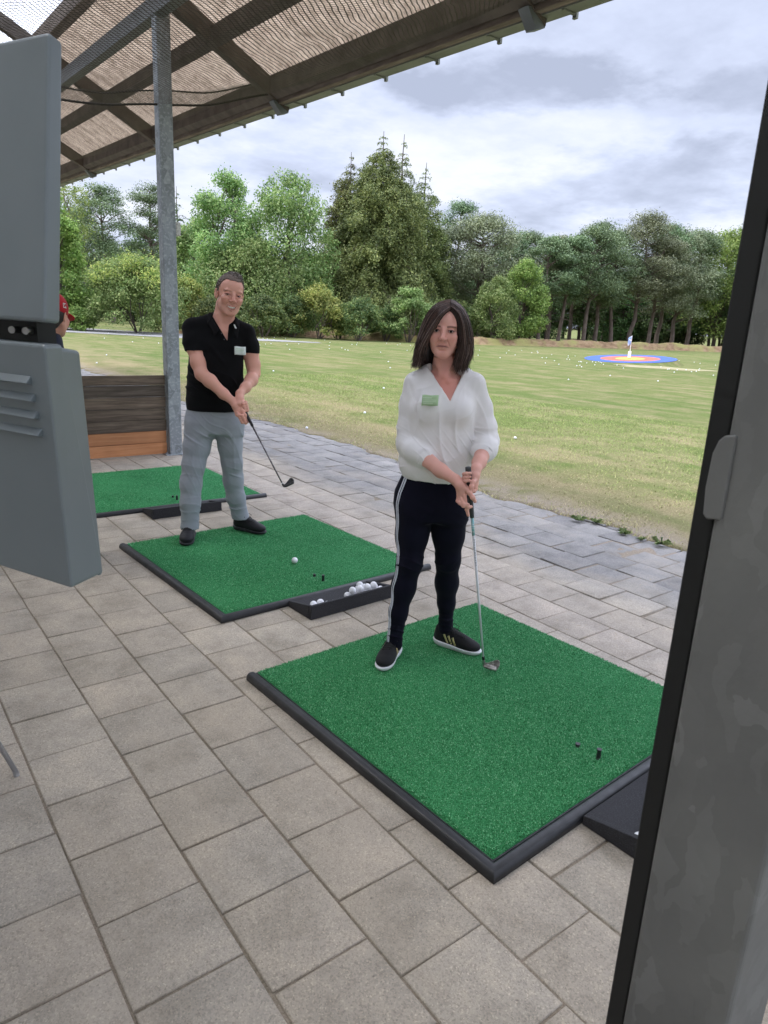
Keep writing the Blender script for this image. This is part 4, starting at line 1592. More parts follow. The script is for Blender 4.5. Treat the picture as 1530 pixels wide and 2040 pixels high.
place_tree('pine_tree', 74.9, 82, gen_pine(RS(6), 10.6, 7.0, 0.30, 50, 140, 0.26), M_PINE, m_pbark, 'lower pine between the birch and the tall round-topped pine')
rs = RS(7)
tr, ch = gen_bush(rs, 5.0, 7.2, 95, 210, 0.17)
ch2 = []
for k in range(60):      # fresh pale shoots on top
    a, r0 = rs.rand() * 6.283, rs.rand() ** 0.5 * 3.2
    z0 = 5.0 * (1 - (r0 / 3.9) ** 2 * 0.45) * 0.90
    c = np.array([r0 * math.cos(a), r0 * math.sin(a), z0])
    n = 60
    s = rs.rand(n)
    P = c + rs.normal(size=(n, 3)) * np.array([.26, .26, .2]) + np.outer(s ** 3, [0, 0, 0.7]) * (rs.rand() > .55)
    ch2.append(leaves(P, 0.16, rs, 0.8, 0.5))
t_ = place_tree('bush', 71.49, 50, (tr, ch), M_SILVER, m_bark, 'broad rounded bush with yellow-green top left of the far steel post', 'bush')
obj('young_shoots', leaf_mesh('young_shoots', ch2), M_YELLOW, t_)
place_tree('bush', 68.11, 54, gen_bush(RS(8), 4.4, 3.6, 55, 130, 0.18), M_YELLOW, m_bark, 'yellow-green bush just right of the far steel post', 'bush')
place_tree(DEC, 64.97, 60, gen_decid(RS(9), 12.2, 6.0, 0.05, 0.42, 95, 150, 0.24, forks=2), M_SILVER, m_bark, 'left one of the two tall bright broadleaf trees above the man')
place_tree(DEC, 60.43, 60, gen_decid(RS(10), 12.3, 7.6, 0.03, 0.45, 120, 150, 0.24, forks=3), M_SILVER, m_bark, 'right one of the two tall bright broadleaf trees above the man')
place_tree(DEC, 67.11, 66, gen_decid(RS(11), 9.1, 5.6, 0.0, 0.4, 80, 120, 0.25), M_SILVER, m_bark, 'lower leafy tree left of the two tall broadleaf trees')
place_tree(DEC, 62.9, 57.5, gen_decid(RS(12), 6.7, 8.6, 0.0, 0.3, 110, 140, 0.22), M_SILVER, m_bark, 'wide low leafy tree filling the gap beneath the two tall broadleaf trees')
RG = 'shrubs along the foot of the trees'
for i, (az_, D_, h_, w_, mt, lab) in enumerate([
        (62.17, 52.0, 3.1, 4.2, M_RHODO, 'dark rounded shrub directly right of the man\'s head'),
        (66.18, 53.0, 2.7, 4.2, M_RHODO, 'dark shrub between the far steel post and the man\'s head'),
        (57.90, 54.0, 4.2, 4.6, M_YELLOW, 'yellowish shrub left of the tall dark conifers'),
        (54.71, 54.0, 3.3, 4.4, M_RHODO, 'low shrub in front of the tall dark conifers'),
        (50.75, 56.0, 4.6, 4.0, M_SILVER, 'blue-green bushy young tree left of the woman\'s hair'),
        (52.60, 56.0, 3.0, 3.2, M_RHODO, 'small shrub under the right side of the dark conifers'),
        (59.90, 55.0, 3.4, 4.2, M_RHODO, 'shrub under the right tall broadleaf tree'),
        (56.30, 55.0, 2.4, 3.0, M_YELLOW, 'small pale shrub between the yellowish shrub and the low shrub'),
        (48.60, 58.0, 3.4, 4.4, M_RHODO, 'dark shrub hidden mostly behind the woman\'s hair'),
        (69.80, 56.5, 2.2, 3.0, M_RHODO, 'low dark shrub at the foot of the far steel post'),
        (75.60, 50.0, 1.5, 2.6, M_BRIGHT, 'low spreading bush beside the red cap')]):
    place_tree('shrub', az_, D_, gen_bush(RS(20 + i), h_, w_, 48, 110, 0.17, 0.6), mt, m_bark, lab, 'shrub', RG)
place_tree('conifer_tree', 55.75, 66, gen_conifer(RS(40), 15.3, 8.6, 0.03, 36, 9, 0.26, 0.45, 0.2, 0.62, 1.1), M_CYP, m_bark, 'dark conifer with a leaning ragged tip, leftmost of the tall conifer group')
place_tree('conifer_tree', 53.41, 64, gen_conifer(RS(41), 16.6, 12.0, 0.03, 42, 11, 0.28, 0.55, 0.2, 0.66, 1.2), M_CYP, m_bark, 'tallest and widest drooping conifer in the middle of the picture')
place_tree('conifer_tree', 51.82, 66, gen_conifer(RS(42), 16.9, 9.0, 0.03, 36, 9, 0.26, 0.5, 0.3, 0.85), M_CYP, m_bark, 'slim conifer with thin pointed tip directly right of the tallest conifer')
place_tree('conifer_tree', 50.15, 68, gen_conifer(RS(43), 15.2, 9.6, 0.03, 36, 9, 0.26, 0.5, 0.28, 0.72), M_CYP, m_bark, 'conifer with thin tip, rightmost of the tall conifer group')
place_tree('conifer_tree', 54.6, 69, gen_conifer(RS(44), 13.6, 8.0, 0.03, 30, 9, 0.28, 0.5, 0.2, 0.6), M_CYP, m_bark, 'conifer behind the gap between the leftmost and the tallest conifer')
PG = 'pines of the wood behind the lawn'
for i, (az_, D_, h_, w_, bare, ncl, mt, lab) in enumerate([
        (47.19, 78, 13.7, 6.2, 0.25, 50, M_PINE, 'pine with bushy upright top right of the conifer group'),
        (45.23, 70, 11.2, 10.2, 0.34, 84, M_PINEG, 'broad domed pine above and right of the woman\'s head'),
        (48.20, 71, 9.8, 7.0, 0.28, 56, M_PINEG, 'shaggy brown-green pine directly above the woman\'s head'),
        (41.94, 80, 11.0, 6.5, 0.35, 50, M_PINE, 'pine just right of the broad domed pine'),
        (40.61, 71, 9.6, 5.6, 0.42, 44, M_PINE, 'pine with a pale slender trunk, leftmost bare trunk of the wood'),
        (39.93, 75, 10.4, 5.4, 0.40, 44, M_PINEG, 'pine with the second bare trunk from the left'),
        (39.15, 74, 10.2, 5.4, 0.42, 44, M_PINE, 'pine with the third bare trunk from the left'),
        (37.25, 76, 11.3, 8.0, 0.42, 66, M_PINE, 'pine with thick twin-looking trunk halfway to the target'),
        (36.40, 80, 12.1, 7.0, 0.35, 58, M_PINE, 'tall pine behind the thick-trunked pine'),
        (33.98, 84, 13.3, 9.2, 0.36, 76, M_PINEG, 'high pine standing behind the target flag'),
        (32.57, 86, 11.4, 8.4, 0.34, 66, M_PINEG, 'pine with a broad grey-green crown right of the flag'),
        (31.98, 89, 13.1, 7.4, 0.42, 60, M_PINE, 'pine with high top between the flag and the steel post'),
        (30.91, 90, 12.4, 8.8, 0.30, 72, M_PINEG, 'grey-green pine with low branches near the steel post'),
        (29.90, 93, 12.9, 7.2, 0.42, 56, M_PINE, 'last pine before the near steel post'),
        (35.20, 82, 11.6, 7.0, 0.40, 56, M_PINE, 'pine left of the one behind the flag'),
        (38.30, 82, 11.0, 6.4, 0.38, 50, M_PINE, 'pine behind the three bare trunks'),
        (43.40, 78, 10.8, 6.2, 0.36, 50, M_PINE, 'pine behind the dark green leafy trees')]):
    place_tree('pine_tree', az_, D_, gen_pine(RS(60 + i), h_, w_, bare, ncl, 150, 0.25), mt, m_pbark, lab, 'tree', PG)
place_tree(DEC, 44.06, 63, gen_decid(RS(90), 5.5, 4.2, 0.02, 0.45, 60, 110, 0.2), M_SILVER, m_bark, 'small leafy tree directly right of the woman\'s hair')
place_tree(DEC, 42.10, 66, gen_decid(RS(91), 7.3, 4.4, 0.02, 0.35, 75, 120, 0.2), M_BRIGHT, m_bark, 'dark green egg-shaped leafy tree left of the bare pine trunks')
place_tree(DEC, 28.0, 96, gen_decid(RS(92), 13.6, 9.6, 0.12, 0.5, 95, 120, 0.3), M_BRIGHT, m_bark, 'light green broadleaf tree half hidden by the near steel post')
place_tree(DEC, 25.2, 99, gen_decid(RS(93), 14.6, 9.0, 0.1, 0.5, 90, 110, 0.3), M_BRIGHT, m_bark, 'broadleaf tree behind the near steel post')

# darker wood behind: copies of a few trees
FG = 'trees of the far wood filling the background'
protos = []
for i, (g, mt, bk_) in enumerate([(gen_pine(RS(120), 10.0, 8.0, 0.22, 60, 90, 0.38), M_DARKF, m_pbark), (gen_decid(RS(121), 9.0, 8.0, 0.05, 0.45, 70, 70, 0.38), M_DARKF, m_bark), (gen_decid(RS(122), 7.5, 9.0, 0.0, 0.4, 80, 70, 0.38), M_DARKF, m_bark)]):
    tr, ch = g
    protos.append((tr.mesh('trunk'), leaf_mesh('crown', ch)))
    protos[-1][0].materials.append(bk_.m)
    protos[-1][1].materials.append(mt.m)
rs = RS(130)
spots_ = []
for a in np.arange(17, 84, 1.25):
    base = 88 + (10 if a < 36 else 0)
    if 72.2 < a < 77:
        continue
    spots_.append((a + rs.rand() * .8, base + rs.rand() * 8, 0.80 + rs.rand() * .25))
for a in np.arange(17, 86, 1.5):
    spots_.append((a + rs.rand(), 112 + rs.rand() * 12, 0.95 + rs.rand() * .35))
for i, (a, D_, s_) in enumerate(spots_):
    x, y = cpt(a, D_)
    t = empty('forest_tree', (x, y, 0), rs.rand() * 6.28)
    side_ = 'left of the conifer group' if a > 56 else ('behind the pines left of the target' if a > 38 else 'behind the pines around and right of the target')
    tag(t, 'dark tree of the far wood ' + side_, 'tree', FG + ' ' + ('left' if a > 56 else 'middle' if a > 38 else 'right'))
    t.scale = (s_, s_, s_)
    pm = protos[0 if (35.9 < a < 44 or a < 30) and rs.rand() < 0.6 else rs.randint(3)]
    for nm, me in zip(('trunk', 'crown'), pm):
        o = bpy.data.objects.new(nm, me)
        COL.objects.link(o)
        o.parent = t

# ================================================================== PEOPLE: implicit surfaces
f32 = np.float32


def smin(a, b, k):
    h = np.clip(0.5 + 0.5 * (b - a) / k, 0, 1)
    return b * (1 - h) + a * h - k * h * (1 - h)


class SDF:
    """list of smooth solids, polygonised by surface nets"""

    def __init__(self):
        self.ops = []
        self.M = np.eye(4)

    def frame(self, loc=(0, 0, 0), yaw=0.0, pitch=0.0, roll=0.0, s=1.0):
        """following primitives are given in this frame (yaw about z, pitch about x, roll about y)"""
        R = Matrix.Rotation(yaw, 4, 'Z') @ Matrix.Rotation(pitch, 4, 'X') @ Matrix.Rotation(roll, 4, 'Y')
        self.M = np.array(Matrix.Translation(loc) @ R @ Matrix.Scale(s, 4))
        return self

    def tp(self, p):
        p = np.asarray(p, float)
        return self.M[:3, :3] @ p + self.M[:3, 3]

    def sc(self):
        return float(np.linalg.norm(self.M[:3, 0]))

    def cap(self, a, b, ra, rb=None, k=0.01, mode=1):
        rb = ra if rb is None else rb
        s = self.sc()
        a, b = self.tp(a), self.tp(b)
        ra, rb = ra * s, rb * s
        ab = b - a
        L2 = float(ab @ ab) + 1e-12
        c = (a + b) / 2
        R = math.sqrt(L2) / 2 + max(ra, rb)

        def fn(P):
            h = np.clip(((P - a) @ ab) / L2, 0, 1)
            q = P - a - h[:, None] * ab
            return np.sqrt((q * q).sum(1)) - (ra + (rb - ra) * h)
        self.ops.append((fn, c, R, k, mode))

    def chain(self, pts, rad, k=0.01, mode=1):
        for i in range(len(pts) - 1):
            self.cap(pts[i], pts[i + 1], rad[i], rad[i + 1], k, mode)

    def ell(self, c, r, k=0.01, mode=1, yaw=0, pitch=0, roll=0):
        s = self.sc()
        R0 = np.array((Matrix.Rotation(yaw, 3, 'Z') @ Matrix.Rotation(pitch, 3, 'X') @ Matrix.Rotation(roll, 3, 'Y')))
        Rw = (self.M[:3, :3] / s) @ R0
        cw = self.tp(c)
        r = np.asarray(r, float) * s

        def fn(P):
            q = ((P - cw) @ Rw)
            k0 = np.sqrt(((q / r) ** 2).sum(1))
            k1 = np.sqrt(((q / (r * r)) ** 2).sum(1)) + 1e-9
            return k0 * (k0 - 1) / k1
        self.ops.append((fn, cw, float(max(r)), k, mode))

    def box(self, c, h, rnd_=0.005, k=0.01, mode=1, yaw=0, pitch=0, roll=0):
        s = self.sc()
        R0 = np.array((Matrix.Rotation(yaw, 3, 'Z') @ Matrix.Rotation(pitch, 3, 'X') @ Matrix.Rotation(roll, 3, 'Y')))
        Rw = (self.M[:3, :3] / s) @ R0
        cw = self.tp(c)
        h = np.asarray(h, float) * s - rnd_

        def fn(P):
            q = np.abs((P - cw) @ Rw) - h
            return np.sqrt((np.maximum(q, 0) ** 2).sum(1)) + np.minimum(q.max(1), 0) - rnd_
        self.ops.append((fn, cw, float(np.linalg.norm(h) + rnd_), k, mode))

    def loft(self, secs, k=0.02, mode=1, rnd_=0.0, pw=2.0):
        """secs: (z, cx, cy, rx, ry) in local frame, z increasing; superelliptic column"""
        A = np.array(secs, float)
        inv = np.linalg.inv(self.M)
        s = self.sc()
        zc = (A[0, 0] + A[-1, 0]) / 2
        cw = self.tp((A[:, 1].mean(), A[:, 2].mean(), zc))
        R = s * (np.linalg.norm([(A[-1, 0] - A[0, 0]) / 2, (A[:, 3].max() + np.ptp(A[:, 1])), A[:, 4].max() + np.ptp(A[:, 2])]))
        # smooth resampling
        zz = np.linspace(A[0, 0], A[-1, 0], 64)
        cols = []
        for c in range(1, 5):
            v = np.interp(zz, A[:, 0], A[:, c])
            for _ in range(5):
                v[1:-1] = (v[:-2] + 2 * v[1:-1] + v[2:]) / 4
            cols.append(v)

        def fn(P):
            q = P @ inv[:3, :3].T + inv[:3, 3]
            z = q[:, 2]
            cx, cy, rx, ry = [np.interp(z, zz, v) for v in cols]
            dx, dy = (q[:, 0] - cx), (q[:, 1] - cy)
            k0 = ((np.abs(dx) / rx) ** pw + (np.abs(dy) / ry) ** pw) ** (1 / pw) + 1e-6
            l = np.sqrt(dx * dx + dy * dy)
            d = (k0 - 1) * np.where(l > 1e-5, l / k0, np.minimum(rx, ry))
            dz = np.maximum(z - zz[-1], zz[0] - z)
            if rnd_:
                return (smin(-d, -dz, rnd_) * -1) * s
            return np.maximum(d, dz) * s
        self.ops.append((fn, cw, float(R), k, mode))

    def fold(self, a, b, amp, w):
        """raised (amp>0) or sunk (amp<0) crease along a segment"""
        a, b = self.tp(a), self.tp(b)
        ab = b - a
        L2 = float(ab @ ab) + 1e-12

        def fn(P):
            t = ((P - a) @ ab) / L2
            h = np.clip(t, 0, 1)
            q = P - a - h[:, None] * ab
            d = (q * q).sum(1)
            return amp * np.exp(-d / (w * w)) * np.clip(1.15 - np.abs(h - 0.5) * 1.6, 0.25, 1)
        self.ops.append((fn, (a + b) / 2, math.sqrt(L2) / 2 + 2.2 * w, 0, 2))

    def plate(self, poly, y0, y1, rnd_=0.0015, k=0.003, mode=1):
        """polygon in the local xz plane, extruded from y0 to y1"""
        A = np.array(poly, float)
        Bq = np.roll(A, -1, axis=0)
        inv = np.linalg.inv(self.M)
        c = self.tp((A[:, 0].mean(), (y0 + y1) / 2, A[:, 1].mean()))
        R = float(np.abs(A - A.mean(0)).max() * 1.5 + abs(y1 - y0))

        def fn(P):
            q = P @ inv[:3, :3].T + inv[:3, 3]
            p = q[:, [0, 2]]
            d = np.full(len(p), 1e9)
            ins = np.zeros(len(p), bool)
            for a, b in zip(A, Bq):
                e = b - a
                w_ = p - a
                t = np.clip((w_ @ e) / (e @ e), 0, 1)
                d = np.minimum(d, ((w_ - t[:, None] * e) ** 2).sum(1))
                cr_ = (a[1] > p[:, 1]) != (b[1] > p[:, 1])
                xx = (b[0] - a[0]) * (p[:, 1] - a[1]) / (b[1] - a[1] + 1e-12) + a[0]
                ins ^= cr_ & (p[:, 0] < xx)
            d = np.sqrt(d) * np.where(ins, -1, 1) + rnd_
            dy = np.abs(q[:, 1] - (y0 + y1) / 2) - (y1 - y0) / 2 + rnd_
            return np.minimum(np.maximum(d, dy), 0) + np.sqrt(np.maximum(d, 0) ** 2 + np.maximum(dy, 0) ** 2) - rnd_
        self.ops.append((fn, c, R, k, mode))

    def func(self, fn, mode, k=0.004):
        self.ops.append((fn, None, 0, k, mode))

    def eval(self, P, cen=None, rad=0):
        d = np.full(len(P), 0.6)
        for fn, c, R, k, mode in self.ops:
            if cen is not None and c is not None:
                gap = np.linalg.norm(c - cen) - R - rad
                if mode == 1 and gap > 0.05 + k:
                    continue
                if mode == -1 and gap > 0.012 + k:
                    continue
                if mode == 2 and gap > 0:
                    continue
            if mode == 1:
                d = smin(d, fn(P), k)
            elif mode == -1:
                d = -smin(-d, fn(P), k)
            elif mode == 2:
                d = d - fn(P)
        return d

    def mesh(self, name, lo, hi, h, disp=None):
        lo, hi = np.array(lo, float), np.array(hi, float)
        B = 16
        n = (np.ceil((hi - lo) / h / B).astype(int)) * B
        D = np.full(tuple(n + 1), 1.0, dtype=f32)
        ax_ = [lo[i] + h * np.arange(n[i] + 1) for i in range(3)]
        nb_ = n // B
        ib = np.stack(np.meshgrid(*[np.arange(v) for v in nb_], indexing='ij'), -1).reshape(-1, 3)
        cen = lo + (ib * B + B / 2) * h
        dc = self.eval(cen)
        br = B * h * 0.87
        for (i, j, k), c, d0 in zip(ib, cen, dc):
            si, sj, sk = i * B, j * B, k * B
            if abs(d0) > br * 1.5 + 0.012:
                if d0 < 0:
                    D[si:si + B + 1, sj:sj + B + 1, sk:sk + B + 1] = -1
                continue
            g = np.stack(np.meshgrid(ax_[0][si:si + B + 1], ax_[1][sj:sj + B + 1], ax_[2][sk:sk + B + 1], indexing='ij'), -1).reshape(-1, 3)
            d = self.eval(g, c, br)
            if disp is not None:
                d = d + disp(g)
            D[si:si + B + 1, sj:sj + B + 1, sk:sk + B + 1] = d.reshape(B + 1, B + 1, B + 1)
        return nets(name, D, lo, h)


def nets(name, D, lo, h):
    Sg = D < 0
    nx_, ny_, nz_ = D.shape
    cnt = np.zeros((nx_ - 1, ny_ - 1, nz_ - 1), np.int8)
    for a in (0, 1):
        for b in (0, 1):
            for c in (0, 1):
                cnt += Sg[a:nx_ - 1 + a, b:ny_ - 1 + b, c:nz_ - 1 + c]
    act = (cnt > 0) & (cnt < 8)
    I, J, K = np.nonzero(act)
    ids = np.full(act.shape, -1, np.int32)
    ids[I, J, K] = np.arange(len(I))
    cor = {}
    for a in (0, 1):
        for b in (0, 1):
            for c in (0, 1):
                cor[(a, b, c)] = D[I + a, J + b, K + c]
    acc = np.zeros((len(I), 3))
    num = np.zeros(len(I))
    keys = list(cor.keys())
    for p in keys:
        for ax in range(3):
            if p[ax] == 0:
                q = tuple(p[i] + (i == ax) for i in range(3))
                d0, d1 = cor[p], cor[q]
                m_ = (d0 < 0) != (d1 < 0)
                t = d0 / (d0 - d1 + 1e-12 * ((d0 - d1) == 0))
                t = np.clip(t, 0, 1)
                for i in range(3):
                    acc[:, i] += np.where(m_, p[i] + (t if i == ax else 0), 0)
                num += m_
    V = lo + h * (np.stack([I, J, K], 1) + acc / np.maximum(num, 1)[:, None])
    F = []
    for ax in range(3):
        o1, o2 = [(1, 2), (2, 0), (0, 1)][ax]
        sl0 = [slice(None)] * 3
        sl1 = [slice(None)] * 3
        sl0[ax] = slice(0, -1)
        sl1[ax] = slice(1, None)
        for o in (o1, o2):
            sl0[o] = slice(1, -1)
            sl1[o] = slice(1, -1)
        s0, s1 = Sg[tuple(sl0)], Sg[tuple(sl1)]
        ch = np.stack(np.nonzero(s0 != s1), 1)
        if not len(ch):
            continue
        inside = s0[tuple(ch.T)]
        g = ch.copy()
        g[:, o1] += 1
        g[:, o2] += 1
        e1 = np.zeros(3, int)
        e1[o1] = 1
        e2 = np.zeros(3, int)
        e2[o2] = 1
        q = [ids[tuple((g - e1 - e2).T)], ids[tuple((g - e2).T)], ids[tuple(g.T)], ids[tuple((g - e1).T)]]
        Q = np.stack(q, 1)
        Q[~inside] = Q[~inside][:, ::-1]
        F.append(Q)
    F = np.concatenate(F)
    F = F[(F >= 0).all(1)]
    me = mesh_np(name, V, F)
    me.polygons.foreach_set('use_smooth', np.ones(len(F), bool))
    return me


def paint(me, fn):
    n = len(me.vertices)
    co = np.empty(n * 3, f32)
    me.vertices.foreach_get('co', co)
    c = fn(co.reshape(-1, 3).astype(float))
    at = me.color_attributes.new('tint', 'FLOAT_COLOR', 'POINT')
    at.data.foreach_set('color', np.concatenate([c, np.ones((n, 1))], 1).astype(f32).ravel())


def blob(P, c, r):
    return np.exp(-(((P - np.array(c)) / np.array(r)) ** 2).sum(1))


def nfun(amp, fr, seed):
    rs = np.random.RandomState(seed)
    W_ = rs.normal(size=(7, 3)) * fr
    ph = rs.rand(7) * 6.28

    def f(P):
        s = 0
        for w_, p_ in zip(W_, ph):
            s = s + np.sin(P @ w_ + p_ + 0.8 * np.sin(P @ w_[[1, 2, 0]] * 0.6))
        return s * amp / 3
    return f


def wrinkle(dv, fr, amp, seed, mask=None, warp=1.3, wf=10.0, sharp=2.6):
    """ridged cloth folds running across direction dv"""
    rs = np.random.RandomState(seed)
    dv = np.array(dv, float)
    dv /= np.linalg.norm(dv)
    Wn = rs.normal(size=(5, 3)) * wf
    ph = rs.rand(5) * 6.28
    Wm = rs.normal(size=(3, 3)) * wf * 1.3
    pm = rs.rand(3) * 6.28

    def f(P):
        wv = 0
        for w_, p_ in zip(Wn, ph):
            wv = wv + np.sin(P @ w_ + p_)
        md = 0
        for w_, p_ in zip(Wm, pm):
            md = md + np.sin(P @ w_ + p_)
        md = np.clip(0.5 + md / 3.2, 0.02, 1)
        u = (P @ dv) * fr + warp * wv
        r = 1 - np.abs(np.sin(u))
        v = (r ** sharp - 0.22) * md
        if mask is not None:
            v = v * mask(P)
        return -amp * v
    return f


def addf(*fs):
    return lambda P: sum(f(P) for f in fs)


def gz(z0, w_):
    return lambda P: np.exp(-((P[:, 2] - z0) / w_) ** 2)


def attr_mat(name, rough=0.55, spec=0.35, sss=0.0, sheen=0.0, bump=None, mult=None):
    M_ = Mat(name, rough=rough, spec=spec)
    c_ = M_.attr('tint')
    if mult:
        c_ = M_.mix(1.0, c_, M_.ramp(M_.noise(mult, 5, 0.65), [(0.3, (0.86, 0.84, 0.84)), (0.7, (1.12, 1.14, 1.14))]), 'MULTIPLY')
    M_.color(c_)
    if sss:
        M_.b.inputs['Subsurface Weight'].default_value = sss
        M_.b.inputs['Subsurface Radius'].default_value = (1.0, 0.35, 0.2)
        M_.b.inputs['Subsurface Scale'].default_value = 0.008
    if sheen:
        M_.b.inputs['Sheen Weight'].default_value = sheen
    if bump:
        M_.bump(M_.noise(bump[0], 3, 0.6), bump[1], bump[2])
    return M_


def cloth(name, col, rough=0.85, bump=(900, 0.25, 0.0008), var=0.12, spec=0.2, sheen=0.1):
    M_ = Mat(name, col, rough, spec=spec)
    n_ = M_.noise(7, 5, 0.6)
    c_ = M_.mix(1.0, col, M_.ramp(n_, [(0.3, (1 - var,) * 3), (0.7, (1 + var,) * 3)]), 'MULTIPLY')
    M_.color(c_)
    M_.b.inputs['Sheen Weight'].default_value = sheen
    M_.bump(M_.noise(bump[0], 2, 0.5), bump[1], bump[2])
    return M_



m_skin = attr_mat('skin', 0.5, 0.35, 0.12, 0, (420, 0.10, 0.0006), None)
m_hair = Mat('dark_brown_hair', rough=0.42, spec=0.5)
m_hair.color(m_hair.ramp(m_hair.island(), [(0.0, (0.018, 0.009, 0.007)), (0.5, (0.042, 0.021, 0.016)), (0.85, (0.11, 0.060, 0.046)), (1.0, (0.27, 0.20, 0.17))]))
m_hairb = Mat('hair_mass', (0.016, 0.009, 0.007), 0.6)
m_mhair = Mat('greying_short_hair', rough=0.6)
m_mhair.color(m_mhair.ramp(m_mhair.island(), [(0.0, (0.060, 0.042, 0.032)), (0.5, (0.13, 0.095, 0.075)), (0.8, (0.24, 0.20, 0.175)), (1.0, (0.42, 0.39, 0.36))]))
m_eye = Mat('eyeball', (0.50, 0.46, 0.44), 0.35, spec=0.3)
m_iris = Mat('iris', (0.012, 0.008, 0.006), 0.35, spec=0.2)
m_teeth = Mat('teeth', (0.88, 0.85, 0.78), 0.25)
m_mouth = Mat('mouth_inside', (0.06, 0.012, 0.010), 0.5)


def head_sdf(s, male, smile=0.0, open_=0.0):
    """skin head in head frame: eye line z=0, face towards -y; frame must be set on s"""
    j = 1.0 if not male else 1.10
    s.ell((0, 0.018, 0.032), (0.0735, 0.092, 0.086), 0.01)                  # skull
    s.ell((0, -0.028, 0.035), (0.062, 0.058, 0.062), 0.02)                  # forehead
    s.ell((0, -0.030, -0.030), (0.059, 0.058, 0.070), 0.02)                 # mid face
    s.ell((0, -0.030, -0.068), (0.044 * j * (1.02 if male else 1), 0.052, 0.044), 0.018)            # jaw
    for sx in (-1, 1):
        s.cap((sx * 0.053 * (1.02 if male else 1), 0.002, -0.050), (sx * 0.018, -0.066, -0.100), 0.0125, 0.012 * j, 0.030)     # jaw line
        s.ell((sx * 0.040, -0.066, -0.022), (0.020, 0.017, 0.016), 0.018)    # cheek bone
        s.ell((sx * (0.034 + 0.001 * smile), -0.060, -0.046 + 0.010 * smile), (0.020, 0.020, 0.020), 0.024)
        s.ell((sx * 0.034, -0.073, 0.021), (0.020, 0.009, 0.007), 0.014)     # brow
    s.ell((0, -0.072, -0.103), (0.020 * j, 0.014, 0.014), 0.014)             # chin
    s.ell((0, -0.055, -0.085), (0.030, 0.026, 0.024), 0.014)
    for sx in (-1, 1):
        s.ell((sx * 0.0315, -0.099, 0.001), (0.0175, 0.0165, 0.0115), 0.009, -1)     # socket
        s.ell((sx * 0.0315, -0.0745, 0.0), (0.0145, 0.0125, 0.0125), 0.003)          # lid mound
        # eye opening
        oh = 0.0052 if not male else 0.0031
        s.ell((sx * 0.0315, -0.090, -0.0005), (0.0125, 0.0100, oh), 0.0015, -1, roll=sx * -0.06)
        s.cap((sx * 0.0425, -0.0785, 0.0035), (sx * 0.021, -0.0845, 0.0070), 0.0022, 0.0022, 0.003)  # upper lid fold
        if male or smile:
            s.cap((sx * 0.044, -0.0785, -0.009), (sx * 0.020, -0.085, -0.0105), 0.0030, 0.003, 0.004)
            s.ell((sx * 0.038, -0.076, -0.024), (0.016, 0.012, 0.010), 0.01)
        else:
            s.cap((sx * 0.044, -0.079, -0.010), (sx * 0.021, -0.0835, -0.0120), 0.0018, 0.0018, 0.004)
    # nose
    w_ = 1.12 if male else 1.0
    s.cap((0, -0.083, 0.010), (0, -0.104, -0.028), 0.0068 * w_, 0.0098 * w_, 0.010)
    s.ell((0, -0.1065, -0.0315), (0.0100 * w_, 0.0095, 0.0085), 0.006)
    for sx in (-1, 1):
        s.ell((sx * 0.0125 * w_, -0.0945, -0.0345), (0.0070, 0.0095, 0.0068), 0.005)
        s.ell((sx * 0.0070 * w_, -0.100, -0.0425), (0.0034, 0.0050, 0.0034), 0.002, -1)
        s.cap((sx * 0.018, -0.088, -0.036), (sx * (0.030 + .004 * smile), -0.078, -0.060), 0.0013, 0.0013, 0.007, -1)    # nasolabial fold
    # lips
    zu = -0.062
    if not smile:
        s.cap((-0.022, -0.0815, zu - 0.0015), (-0.004, -0.0915, zu + 0.0028), 0.0028, 0.0042, 0.005)
        s.cap((0.022, -0.0815, zu - 0.0015), (0.004, -0.0915, zu + 0.0028), 0.0028, 0.0042, 0.005)
        s.cap((-0.018, -0.083, zu - 0.006), (0, -0.0905, zu - 0.0075), 0.0032, 0.0052, 0.005)
        s.cap((0.018, -0.083, zu - 0.006), (0, -0.0905, zu - 0.0075), 0.0032, 0.0052, 0.005)
        s.cap((-0.0235, -0.084, zu - 0.003), (0, -0.0975, zu - 0.0022), 0.0013, 0.0020, 0.0012, -1)
        s.cap((0.0235, -0.084, zu - 0.003), (0, -0.0975, zu - 0.0022), 0.0013, 0.0020, 0.0012, -1)
        s.ell((0, -0.0855, -0.082), (0.018, 0.006, 0.0035), 0.006, -1)
    else:
        # broad open smile: crescent opening (drawn a little wider than at rest)
        s.cap((-0.031, -0.074, zu + 0.005), (0, -0.0920, zu - 0.001), 0.0030, 0.0045, 0.005)
        s.cap((0.031, -0.074, zu + 0.005), (0, -0.0920, zu - 0.001), 0.0030, 0.0045, 0.005)
        s.cap((-0.029, -0.074, zu - 0.001), (0, -0.0890, zu - 0.0215), 0.0035, 0.0058, 0.005)
        s.cap((0.029, -0.074, zu - 0.001), (0, -0.0890, zu - 0.0215), 0.0035, 0.0058, 0.005)
        for i in range(9):
            t = (i - 4) / 4
            x = 0.0270 * t
            zt = zu - 0.0020 + 0.0065 * t * t
            zb = zu - 0.0195 + 0.0195 * t * t
            s.cap((x, -0.086 + 0.012 * t * t, (zt + zb) / 2 + 0.001), (x, -0.106, (zt + zb) / 2), max(0.0018, (zt - zb) / 2 * 0.92), None, 0.0015, -1)
    # ears
    for sx in (-1, 1):
        s.ell((sx * 0.0755, 0.012, -0.008), (0.0075, 0.017, 0.030), 0.004, 1, yaw=sx * -0.35, roll=sx * 0.12)
        s.ell((sx * 0.0815, 0.006, -0.004), (0.0050, 0.0095, 0.018), 0.004, -1, yaw=sx * -0.35)


